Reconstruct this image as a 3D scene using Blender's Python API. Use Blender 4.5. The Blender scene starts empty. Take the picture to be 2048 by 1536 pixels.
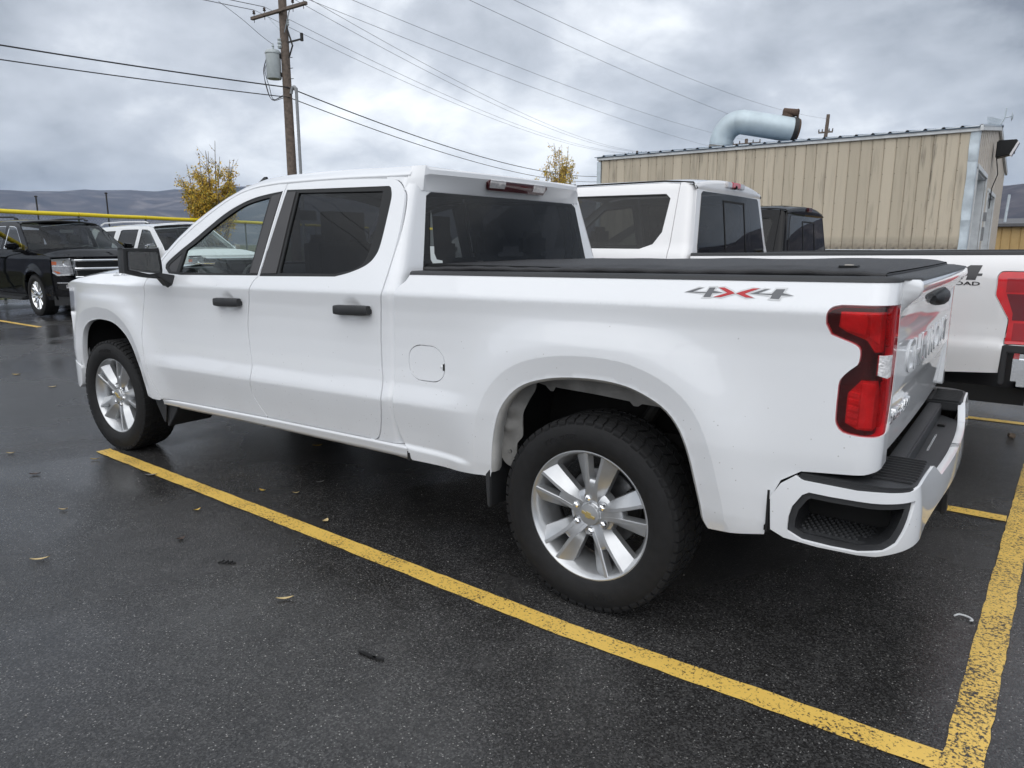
import bpy, bmesh, math, random
import numpy as np
from mathutils import Vector, Matrix
from mathutils.geometry import delaunay_2d_cdt

random.seed(7)
np.random.seed(7)
scene = bpy.context.scene
COL = scene.collection

# ---------------------------------------------------------------- camera
cam = bpy.data.cameras.new('camera')
cam.sensor_width = 36.0
cam.lens = 36.0 * 1422.0 / 2048.0
cam.clip_start = 0.05
cam.clip_end = 60000
camera = bpy.data.objects.new('camera', cam)
COL.objects.link(camera)
camera.location = (5.3663, -3.3546, 1.4934)
camera.rotation_euler = (math.radians(90) - .1938, 0, .6327)
scene.camera = camera

# ---------------------------------------------------------------- world: overcast sky with broken cloud tones
SUN_EL, SUN_AZ = 38.0, -72.0        # direction towards the veiled sun: elevation, azimuth from +x
SKY_SHIFT = (-18.2, -11.9, 0.0)
SKY_STRENGTH = .76
def build_world():
    w = bpy.data.worlds.new('World')
    scene.world = w
    w.use_nodes = True
    nt = w.node_tree
    for n in list(nt.nodes):
        nt.nodes.remove(n)
    N = lambda t: nt.nodes.new(t)
    L = nt.links.new
    out = N('ShaderNodeOutputWorld'); bg = N('ShaderNodeBackground')
    sky = N('ShaderNodeTexSky'); sky.sky_type = 'NISHITA'; sky.sun_disc = False
    sky.sun_elevation = math.radians(SUN_EL); sky.sun_rotation = math.radians(90 - SUN_AZ)
    tc = N('ShaderNodeTexCoord')
    sep = N('ShaderNodeSeparateXYZ'); L(tc.outputs['Generated'], sep.inputs[0])
    # cloud deck: project the view direction on a flat layer
    zc = N('ShaderNodeMath'); zc.operation = 'MAXIMUM'; L(sep.outputs['Z'], zc.inputs[0]); zc.inputs[1].default_value = 0.0
    za = N('ShaderNodeMath'); za.operation = 'ADD'; L(zc.outputs[0], za.inputs[0]); za.inputs[1].default_value = 0.42
    dx = N('ShaderNodeMath'); dx.operation = 'DIVIDE'; L(sep.outputs['X'], dx.inputs[0]); L(za.outputs[0], dx.inputs[1])
    dy = N('ShaderNodeMath'); dy.operation = 'DIVIDE'; L(sep.outputs['Y'], dy.inputs[0]); L(za.outputs[0], dy.inputs[1])
    comb = N('ShaderNodeCombineXYZ'); L(dx.outputs[0], comb.inputs[0]); L(dy.outputs[0], comb.inputs[1])
    mp = N('ShaderNodeMapping'); L(comb.outputs[0], mp.inputs[0])
    mp.inputs['Location'].default_value = SKY_SHIFT
    def noise(scale, detail, rough, dist):
        n = N('ShaderNodeTexNoise'); n.inputs['Scale'].default_value = scale; n.inputs['Detail'].default_value = detail
        n.inputs['Roughness'].default_value = rough; n.inputs['Distortion'].default_value = dist
        L(mp.outputs[0], n.inputs['Vector']); return n
    n1 = noise(.85, 2, .45, .2)
    n2 = noise(2.6, 6, .55, .25)
    n3 = noise(7.0, 6, .6, .3)
    mix = N('ShaderNodeMix'); mix.data_type = 'FLOAT'; mix.inputs[0].default_value = .38
    L(n1.outputs['Fac'], mix.inputs[2]); L(n2.outputs['Fac'], mix.inputs[3])
    mix3 = N('ShaderNodeMix'); mix3.data_type = 'FLOAT'; mix3.inputs[0].default_value = .13
    L(mix.outputs[0], mix3.inputs[2]); L(n3.outputs['Fac'], mix3.inputs[3])
    mix = mix3
    cr = N('ShaderNodeValToRGB')
    e = cr.color_ramp.elements
    e[0].position = .385; e[0].color = (.205, .225, .26, 1)
    e[1].position = .60; e[1].color = (1.08, 1.11, 1.14, 1)
    m = e.new(.43); m.color = (.37, .40, .445, 1)
    m = e.new(.51); m.color = (.59, .625, .68, 1)
    L(mix.outputs[0], cr.inputs[0])
    # thin clear gaps of sky add a little blue
    sk = N('ShaderNodeVectorMath'); sk.operation = 'SCALE'; sk.inputs['Scale'].default_value = .10
    L(sky.outputs[0], sk.inputs[0])
    mx = N('ShaderNodeMix'); mx.data_type = 'RGBA'; mx.inputs[0].default_value = .07
    L(cr.outputs[0], mx.inputs[6]); L(sk.outputs[0], mx.inputs[7])
    L(mx.outputs[2], bg.inputs['Color'])
    bg.inputs['Strength'].default_value = SKY_STRENGTH
    L(bg.outputs[0], out.inputs[0])



build_world()
sun_data = bpy.data.lights.new('sun', 'SUN')
sun_data.energy = 1.5
sun_data.angle = math.radians(110)
sun_data.color = (1.0, .985, .965)
sun = bpy.data.objects.new('sun', sun_data)
COL.objects.link(sun)
_d = Vector((math.cos(math.radians(SUN_AZ)) * math.cos(math.radians(SUN_EL)), math.sin(math.radians(SUN_AZ)) * math.cos(math.radians(SUN_EL)), math.sin(math.radians(SUN_EL))))
sun.rotation_euler = _d.to_track_quat('Z', 'Y').to_euler()
sun.location = (0, -20, 30)
scene.view_settings.view_transform = 'Standard'
scene.view_settings.look = 'None'
scene.view_settings.gamma = 1
scene.view_settings.use_curve_mapping = False
scene.view_settings.exposure = 0.72
scene.render.engine = 'CYCLES'
scene.render.resolution_x = 1024
scene.render.resolution_y = 768
# ---------------------------------------------------------------- numeric shape helpers (plain numpy)
def smooth01(t):
    t = np.clip(t, 0.0, 1.0)
    return t * t * (3 - 2 * t)

def catmull(pts, n=6, closed=False):
    p = np.asarray(pts, float)
    out = []
    m = len(p)
    rng = range(m) if closed else range(m - 1)
    for i in rng:
        if closed:
            a, b, c, d = p[(i - 1) % m], p[i], p[(i + 1) % m], p[(i + 2) % m]
        else:
            b, c = p[i], p[i + 1]
            a = p[i - 1] if i > 0 else 2 * b - c
            d = p[i + 2] if i + 2 < m else 2 * c - b
        for k in range(n):
            t = k / n
            out.append(0.5 * ((2 * b) + (-a + c) * t + (2 * a - 5 * b + 4 * c - d) * t * t + (-a + 3 * b - 3 * c + d) * t ** 3))
    if not closed:
        out.append(p[-1])
    return [tuple(q) for q in out]

def dense_profile(zs, ys, soft=0.0045):
    z = np.arange(zs[0] - 0.05, zs[-1] + 0.05, 0.002)
    y = np.interp(z, zs, ys)
    lo = ys[0] + (ys[1] - ys[0]) / (zs[1] - zs[0]) * (z - zs[0])
    hi = ys[-1] + (ys[-1] - ys[-2]) / (zs[-1] - zs[-2]) * (z - zs[-1])
    y = np.where(z < zs[0], lo, np.where(z > zs[-1], hi, y))
    k = np.exp(-0.5 * (np.arange(-30, 31) * 0.002 / soft) ** 2)
    k /= k.sum()
    yp = np.concatenate([np.full(30, y[0]), y, np.full(30, y[-1])])
    return z, np.convolve(yp, k, 'valid')

def poly_dist(x, z, poly):
    P = np.stack([np.ravel(x), np.ravel(z)], 1)
    a = np.asarray(poly[:-1], float); b = np.asarray(poly[1:], float)
    best = np.full(len(P), 9.0)
    for i in range(len(a)):
        d = b[i] - a[i]
        t = np.clip(((P - a[i]) @ d) / max(d @ d, 1e-12), 0, 1)
        q = a[i] + t[:, None] * d
        best = np.minimum(best, np.hypot(P[:, 0] - q[:, 0], P[:, 1] - q[:, 1]))
    return best.reshape(np.shape(x))

# ---------------------------------------------------------------- the white crew cab pickup: body side surface
# x runs from the front axle (0) to the rear axle (3.988), y across, z up
FARCH = catmull([(-.50, .47), (-.488, .62), (-.452, .765), (-.395, .86), (-.29, .925), (-.146, .957), (-.02, .966),
                 (.142, .954), (.275, .903), (.375, .825), (.455, .70), (.498, .56), (.512, .47)], 5)
RARCH = catmull([(3.502, .50), (3.513, .59), (3.524, .664), (3.546, .749), (3.580, .822), (3.640, .890), (3.719, .935),
                 (3.832, .966), (3.957, .980), (4.074, .981), (4.170, .969), (4.257, .940), (4.330, .899),
                 (4.385, .836), (4.422, .752), (4.450, .651), (4.472, .561), (4.480, .510), (4.497, .474)], 3)
_A = dense_profile([.40, .47, .51, .60, .70, .735, .76, .82, .90, 1.0, 1.1, 1.18, 1.25, 1.265, 1.31, 1.36, 1.42, 1.60, 1.75, 1.82, 1.90],
                   [.935, .950, .957, .974, .996, 1.003, .998, .981, .971, .967, .968, .974, .986, .983, .966, .947, .924, .858, .801, .772, .735])
_B = dense_profile([.40, .47, .51, .60, .70, .735, .76, .82, .90, 1.0, 1.1, 1.18, 1.25, 1.265, 1.31, 1.36, 1.42, 1.60, 1.75, 1.82, 1.90],
                   [.940, .958, .966, .974, .980, .982, .983, .982, .980, .977, .975, .977, .986, .983, .966, .947, .924, .858, .801, .772, .735])
def half_width(x, z):
    x = np.asarray(x, float); z = np.asarray(z, float)
    dc = 0.0125 * (x - 2.2)
    dl = 0.022 * (x - 2.2)
    k = np.clip((z - .5) / .24, 0, 1)
    sh = np.where(z < .74, dl * (.8 + .2 * k), np.where(z < 1.25, dl + (dc - dl) * (z - .74) / .51, dc * np.clip(1 - (z - 1.25) / .35, 0, 1)))
    zz = z - sh
    ya = np.interp(zz, *_A); yb = np.interp(zz, *_B)
    w = smooth01((x - .45) / .5) * (1 - smooth01((x - 3.15) / .4))
    y = yb + (ya - yb) * w
    # wheel arch flares
    for arch, cx in ((FARCH, 0.0), (RARCH, 3.988)):
        m = np.abs(x - cx) < 1.1
        if np.any(m):
            d = poly_dist(np.where(m, x, cx), z, arch)
            low = smooth01((1.30 - z) / .2)
            fl = np.where(d < .088, .030 - .021 * np.clip((.088 - d) / .088, 0, 1), .030 * np.exp(-(np.clip(d - .088, 0, 9) / .15) ** 2))
            y = y + np.where(m, low * fl, 0)
    # lip at the foot of the bed in front of the wheel
    y = y + .010 * smooth01((.535 - z) / .012) * smooth01((3.42 - x) / .12) * (x > 2.9)
    # plan view: nose tapers in, tail tapers slightly
    t = np.clip((.30 - x) / 1.1, 0, 1.3)
    y = y - .10 * t ** 2.6
    # front wing leans in above the shoulder
    y = y - smooth01((.75 - x) / .5) * np.clip(z - 1.22, 0, .3) * .55
    y = y - .012 * smooth01((x - 4.45) / .6)
    return y

BX0, BRC = 4.955, .075          # bed rear corner: where it starts and its radius
def side_map(s, z, off=0.0):
    """(s, z) on the body side -> x, y(positive), z; past BX0 it wraps round the rear corner."""
    s = np.asarray(s, float); z = np.asarray(z, float)
    y0 = half_width(np.minimum(s, BX0), z) + off
    rc = BRC + off
    a = np.clip((s - BX0) / BRC, 0, math.pi / 2)
    e = np.clip(s - BX0 - BRC * math.pi / 2, 0, None)
    x = np.minimum(s, BX0) + rc * np.sin(a)
    y = y0 - rc * (1 - np.cos(a)) - e
    return x, y, z + 0 * s
S_END = BX0 + BRC * math.pi / 2 + .075

# rear bumper
BMX, BMR = 5.03, .115
def bumper_map(s, z, off=0.0):
    s = np.asarray(s, float); z = np.asarray(z, float)
    t = (z - .60) / .14
    bulge = .012 * (1 - t * t)
    tuck = .05 * np.clip((.56 - z) / .1, 0, 2) ** 2 * smooth01((s - 4.78) / .3)
    y0 = .985 + bulge * .5 - tuck * .4 + off
    R_ = BMR + off
    a = np.clip((s - BMX) / BMR, 0, math.pi / 2)
    e = np.clip(s - BMX - BMR * math.pi / 2, 0, None)
    x = np.minimum(s, BMX) + (R_ + bulge) * np.sin(a) + .03 * smooth01(e / .8) - tuck * np.sin(a) * .5
    y = y0 - R_ * (1 - np.cos(a)) - e
    return x, y, z + 0 * s
# ---------------------------------------------------------------- scene helpers
def tag(o, label=None, cat=None, group=None, kind=None):
    if label: o['label'] = label
    if cat: o['category'] = cat
    if group: o['group'] = group
    if kind: o['kind'] = kind
    return o

def empty(name, loc=(0, 0, 0), rz=0.0, label=None, cat=None, group=None):
    o = bpy.data.objects.new(name, None)
    COL.objects.link(o)
    o.location = loc; o.rotation_euler = (0, 0, rz)
    o.empty_display_size = .3
    return tag(o, label, cat, group)

def obj(name, me, mat=None, parent=None, loc=None, rot=None):
    o = bpy.data.objects.new(name, me)
    COL.objects.link(o)
    if mat is not None and not me.materials:
        me.materials.append(mat)
    if parent is not None: o.parent = parent
    if loc is not None: o.location = loc
    if rot is not None: o.rotation_euler = rot
    return o

def copy_tree(o, parent=None):
    c = o.copy(); COL.objects.link(c); c.parent = parent
    for ch in o.children:
        copy_tree(ch, c)
    return c

def mesh_from(verts, faces, smooth=True, normals=None, name='mesh'):
    me = bpy.data.meshes.new(name)
    me.from_pydata([tuple(map(float, v)) for v in verts], [], [tuple(int(i) for i in f) for f in faces])
    if smooth:
        me.polygons.foreach_set('use_smooth', [True] * len(me.polygons))
    me.update()
    if normals is not None:
        me.normals_split_custom_set_from_vertices([tuple(map(float, n)) for n in normals])
    return me

def grid_mesh(P, smooth=True, close_u=False, flip=False):
    P = np.asarray(P, float)
    nu, nv = P.shape[:2]
    faces = []
    for i in range(nu if close_u else nu - 1):
        j = (i + 1) % nu
        for k in range(nv - 1):
            f = (i * nv + k, j * nv + k, j * nv + k + 1, i * nv + k + 1)
            faces.append(f[::-1] if flip else f)
    return mesh_from(P.reshape(-1, 3), faces, smooth)

class MB:
    """collects simple solids into one mesh"""
    def __init__(self): self.v = []; self.f = []
    def add(self, verts, faces):
        n = len(self.v); self.v += [tuple(map(float, p)) for p in verts]; self.f += [tuple(i + n for i in f) for f in faces]; return self
    def box(self, c, s, rot=None):
        c = Vector(c); h = [q / 2 for q in s]
        vs = [Vector((x * h[0], y * h[1], z * h[2])) for x in (-1, 1) for y in (-1, 1) for z in (-1, 1)]
        if rot is not None: vs = [rot @ v for v in vs]
        return self.add([v + c for v in vs], [(0, 1, 3, 2), (4, 6, 7, 5), (0, 4, 5, 1), (2, 3, 7, 6), (0, 2, 6, 4), (1, 5, 7, 3)])
    def bar(self, a, b, w, h=None):
        a = Vector(a); b = Vector(b); d = b - a
        return self.box((a + b) / 2, (w, h or w, d.length), d.to_track_quat('Z', 'Y').to_matrix())
    def tube(self, pts, r, n=8, caps=True):
        pts = [Vector(p) for p in pts]
        rr = r if isinstance(r, (list, tuple)) else [r] * len(pts)
        vs = []; fs = []; up = None
        for i, p in enumerate(pts):
            d = (pts[min(i + 1, len(pts) - 1)] - pts[max(i - 1, 0)]).normalized()
            if up is None:
                up = Vector((0, 0, 1)) if abs(d.z) < .9 else Vector((1, 0, 0))
            sx = d.cross(up).normalized(); up = sx.cross(d).normalized()
            for k in range(n):
                a = 2 * math.pi * k / n
                vs.append(p + (sx * math.cos(a) + up * math.sin(a)) * rr[i])
        for i in range(len(pts) - 1):
            for k in range(n):
                fs.append((i * n + k, i * n + (k + 1) % n, (i + 1) * n + (k + 1) % n, (i + 1) * n + k))
        if caps:
            fs.append(tuple(range(n))[::-1]); fs.append(tuple((len(pts) - 1) * n + k for k in range(n)))
        return self.add(vs, fs)
    def lathe(self, prof, n=48, axis='y', c=(0, 0, 0), caps=False):
        vs = []; fs = []; m = len(prof)
        for k in range(n):
            a = 2 * math.pi * k / n
            for (r, h) in prof:
                if axis == 'y': vs.append((c[0] + r * math.cos(a), c[1] + h, c[2] + r * math.sin(a)))
                elif axis == 'z': vs.append((c[0] + r * math.cos(a), c[1] + r * math.sin(a), c[2] + h))
                else: vs.append((c[0] + h, c[1] + r * math.cos(a), c[2] + r * math.sin(a)))
        for k in range(n):
            j = (k + 1) % n
            for i in range(m - 1):
                fs.append((k * m + i, k * m + i + 1, j * m + i + 1, j * m + i))
        if caps:
            fs.append(tuple(k * m for k in range(n))); fs.append(tuple(k * m + m - 1 for k in range(n))[::-1])
        return self.add(vs, fs)
    def prism(self, poly, a, b, axis='y'):
        n = len(poly)
        def P(u, v, h):
            return (u, h, v) if axis == 'y' else ((u, v, h) if axis == 'z' else (h, u, v))
        vs = [P(u, v, a) for u, v in poly] + [P(u, v, b) for u, v in poly]
        fs = [tuple(range(n)), tuple(range(n, 2 * n))[::-1]] + [(i, i + n, (i + 1) % n + n, (i + 1) % n) for i in range(n)]
        return self.add(vs, fs)
    def mesh(self, smooth=False, bevel=0.0, seg=2, angle=35, fix=True):
        bm = bmesh.new()
        vs = [bm.verts.new(p) for p in self.v]
        for f in self.f:
            try: bm.faces.new([vs[i] for i in f])
            except ValueError: pass
        if fix: bmesh.ops.recalc_face_normals(bm, faces=bm.faces)
        if bevel > 0:
            ed = [e for e in bm.edges if len(e.link_faces) == 2 and e.calc_face_angle(0) > math.radians(angle)]
            bmesh.ops.bevel(bm, geom=ed, offset=bevel, segments=seg, affect='EDGES', clamp_overlap=True)
        me = bpy.data.meshes.new('mesh'); bm.to_mesh(me); bm.free()
        if smooth or bevel > 0:
            me.polygons.foreach_set('use_smooth', [True] * len(me.polygons))
            me.set_sharp_from_angle(angle=math.radians(angle if not bevel else 50))
        me.update()
        return me

def inside(px, pz, poly):
    p = np.asarray(poly, float); x1, z1 = p[:, 0], p[:, 1]; x2, z2 = np.roll(x1, -1), np.roll(z1, -1)
    r = np.zeros(len(px), bool)
    for a, b, c, d in zip(x1, z1, x2, z2):
        if b == d: continue
        k = ((b > pz) != (d > pz)) & (px < (c - a) * (pz - b) / (d - b) + a)
        r ^= k
    return r

def resample(poly, h):
    out = []
    n = len(poly)
    for i in range(n):
        a = np.array(poly[i], float); b = np.array(poly[(i + 1) % n], float)
        L = np.linalg.norm(b - a)
        if L < 1e-6: continue
        k = max(1, int(math.ceil(L / h)))
        for j in range(k): out.append(tuple(a + (b - a) * j / k))
    return out

def surf_normals(M, s, z, sign):
    e = 1e-3
    a = np.stack(M(s + e, z), 1) - np.stack(M(s - e, z), 1)
    b = np.stack(M(s, z + e), 1) - np.stack(M(s, z - e), 1)
    n = np.cross(a, b); n /= np.linalg.norm(n, axis=1)[:, None] + 1e-12
    return n * sign

def panel_mesh(M, outline, holes=(), h=.04, hb=.03, depth=.02, flip=0, side=-1, mid=2.05, extra=()):
    """sheet cut to an outline in the (s, z) domain of surface M, with edges turned in.
    M gives x, y>=0, z; 'side' mirrors it; flip sets the outward sense."""
    loops = [resample(outline, hb)] + [resample(q, hb) for q in holes]
    pts = []; edges = []
    for lp in loops:
        o = len(pts); n = len(lp); pts += lp
        edges += [(o + i, o + (i + 1) % n) for i in range(n)]
    A = np.array(loops[0]); lo, hi = A.min(0), A.max(0)
    gx = np.arange(lo[0] + h / 2, hi[0], h); gz = np.arange(lo[1] + h / 2, hi[1], h)
    if len(gx) and len(gz):
        G = np.array([(a, b) for a in gx for b in gz])
        k = inside(G[:, 0], G[:, 1], loops[0])
        for q in loops[1:]: k &= ~inside(G[:, 0], G[:, 1], q)
        G = G[k]
        for lp in loops:
            if len(G):
                d = poly_dist(G[:, 0], G[:, 1], lp + [lp[0]])
                G = G[d > h * .35]
        pts += [tuple(g) for g in G]
    if len(extra):
        E_ = np.array(extra, float)
        k = inside(E_[:, 0], E_[:, 1], loops[0])
        for q in loops[1:]: k &= ~inside(E_[:, 0], E_[:, 1], q)
        pts += [tuple(q) for q in E_[k]]
    r = delaunay_2d_cdt([Vector(p) for p in pts], edges, [], 0, 1e-6)
    V = np.array([tuple(v) for v in r[0]]); F = [tuple(f) for f in r[2]]
    C = np.array([V[list(f)].mean(0) for f in F])
    k = inside(C[:, 0], C[:, 1], loops[0])
    for q in loops[1:]: k &= ~inside(C[:, 0], C[:, 1], q)
    F = [f for f, t in zip(F, k) if t]
    x, y, z = M(V[:, 0], V[:, 1]); P = np.stack([x, y, z], 1)
    if flip == 0:
        q = surf_normals(M, V[:, 0], V[:, 1], 1).mean(0); c = P.mean(0)
        if abs(q[1]) > abs(q[0]) and abs(q[1]) > abs(q[2]): flip = 1 if q[1] > 0 else -1
        elif abs(q[0]) > abs(q[2]): flip = 1 if q[0] * (c[0] - mid) > 0 else -1
        else: flip = 1 if q[2] > 0 else -1
    Nn = surf_normals(M, V[:, 0], V[:, 1], flip)
    vs = list(P); ns = list(Nn); fs = []
    for f in F:
        a, b, c = P[f[0]], P[f[1]], P[f[2]]
        fs.append(f if np.dot(np.cross(b - a, c - a), Nn[f[0]]) > 0 else f[::-1])
    if depth > 0:
        for li, lp in enumerate(loops):
            lp = np.array(lp); n = len(lp)
            x, y, z = M(lp[:, 0], lp[:, 1]); Q = np.stack([x, y, z], 1)
            nn = surf_normals(M, lp[:, 0], lp[:, 1], flip)
            t = np.roll(Q, -1, 0) - np.roll(Q, 1, 0)
            e = np.cross(t, nn); e /= np.linalg.norm(e, axis=1)[:, None] + 1e-12
            # test which way is out of the sheet
            t2 = np.roll(lp, -1, 0) - np.roll(lp, 1, 0)
            area = .5 * np.sum(lp[:, 0] * np.roll(lp[:, 1], -1) - np.roll(lp[:, 0], -1) * lp[:, 1])
            o2 = np.stack([t2[:, 1], -t2[:, 0]], 1) * (1 if area > 0 else -1) * (1 if li == 0 else -1)
            o2 /= np.linalg.norm(o2, axis=1)[:, None] + 1e-12
            x2, y2, z2 = M(lp[:, 0] + o2[:, 0] * 1e-3, lp[:, 1] + o2[:, 1] * 1e-3)
            out = np.stack([x2, y2, z2], 1) - Q
            e *= np.sign(np.sum(e * out, 1))[:, None]
            b0 = len(vs)
            vs += list(Q); ns += list(e * .92 + nn * .38)
            vs += list(Q - nn * depth); ns += list(e)
            for i in range(n):
                j = (i + 1) % n
                f = (b0 + i, b0 + j, b0 + n + j, b0 + n + i)
                a, b, c = vs[f[0]], vs[f[1]], vs[f[2]]
                fs.append(f if np.dot(np.cross(b - a, c - a), e[i]) > 0 else f[::-1])
    vs = np.array(vs); ns = np.array(ns)
    if side < 0:
        vs[:, 1] *= -1; ns[:, 1] *= -1
        fs = [f[::-1] for f in fs]
    return mesh_from(vs, fs, True, ns)

def text_mesh(txt, M, s0, z0, height, width=None, thick=.004, side=-1, flip=1, shear=0.0, bold=0.0):
    """raised lettering laid on surface M; reads along +s"""
    cu = bpy.data.curves.new('lettering', 'FONT'); cu.body = txt; cu.size = 1.0; cu.shear = shear; cu.offset = bold
    cu.resolution_u = 3; cu.extrude = .5
    o = bpy.data.objects.new('lettering', cu)
    me = bpy.data.meshes.new_from_object(o)
    bpy.data.objects.remove(o); bpy.data.curves.remove(cu)
    v = np.array([tuple(q.co) for q in me.vertices])
    v[:, 0] -= v[:, 0].min(); v[:, 1] -= v[:, 1].min()
    sc = height / v[:, 1].max()
    sx = sc if width is None else width / v[:, 0].max()
    off = (v[:, 2] + .5) * thick
    x, y, z = M(s0 + v[:, 0] * sx, z0 + v[:, 1] * sc, off)
    y = y * side
    me.vertices.foreach_set('co', np.stack([x, y, z], 1).ravel())
    bm = bmesh.new(); bm.from_mesh(me); bmesh.ops.recalc_face_normals(bm, faces=bm.faces); bm.to_mesh(me); bm.free()
    me.materials.clear()
    me.update()
    return me

# ---------------------------------------------------------------- materials
MATS = {}
def mat(name, col=(.5, .5, .5), rough=.5, metal=0.0, coat=0.0, spec=.5, var=0.0, scale=8.0, bump=0.0, bscale=60.0, emit=None, trans=0.0, coat_r=.03):
    if name in MATS: return MATS[name]
    m = bpy.data.materials.new(name); m.use_nodes = True
    nt = m.node_tree; b = nt.nodes['Principled BSDF']
    b.inputs['Base Color'].default_value = (*col, 1)
    b.inputs['Roughness'].default_value = rough
    b.inputs['Metallic'].default_value = metal
    b.inputs['Coat Weight'].default_value = coat
    b.inputs['Coat Roughness'].default_value = coat_r
    b.inputs['Specular IOR Level'].default_value = spec
    if trans: b.inputs['Transmission Weight'].default_value = trans
    tc = nt.nodes.new('ShaderNodeTexCoord')
    n = nt.nodes.new('ShaderNodeTexNoise'); n.inputs['Scale'].default_value = scale; n.inputs['Detail'].default_value = 6
    nt.links.new(tc.outputs['Object'], n.inputs['Vector'])
    v = max(var, .03)
    mr = nt.nodes.new('ShaderNodeMapRange')
    mr.inputs['To Min'].default_value = 1 - v; mr.inputs['To Max'].default_value = 1 + v
    mr.inputs['From Min'].default_value = .25; mr.inputs['From Max'].default_value = .75
    nt.links.new(n.outputs['Fac'], mr.inputs['Value'])
    vm = nt.nodes.new('ShaderNodeVectorMath'); vm.operation = 'SCALE'
    vm.inputs[0].default_value = col
    nt.links.new(mr.outputs[0], vm.inputs['Scale'])
    nt.links.new(vm.outputs[0], b.inputs['Base Color'])
    if bump:
        n2 = nt.nodes.new('ShaderNodeTexNoise'); n2.inputs['Scale'].default_value = bscale; n2.inputs['Detail'].default_value = 4
        nt.links.new(tc.outputs['Object'], n2.inputs['Vector'])
        bp = nt.nodes.new('ShaderNodeBump'); bp.inputs['Strength'].default_value = bump; bp.inputs['Distance'].default_value = .01
        nt.links.new(n2.outputs['Fac'], bp.inputs['Height']); nt.links.new(bp.outputs[0], b.inputs['Normal'])
    MATS[name] = m
    return m

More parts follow.
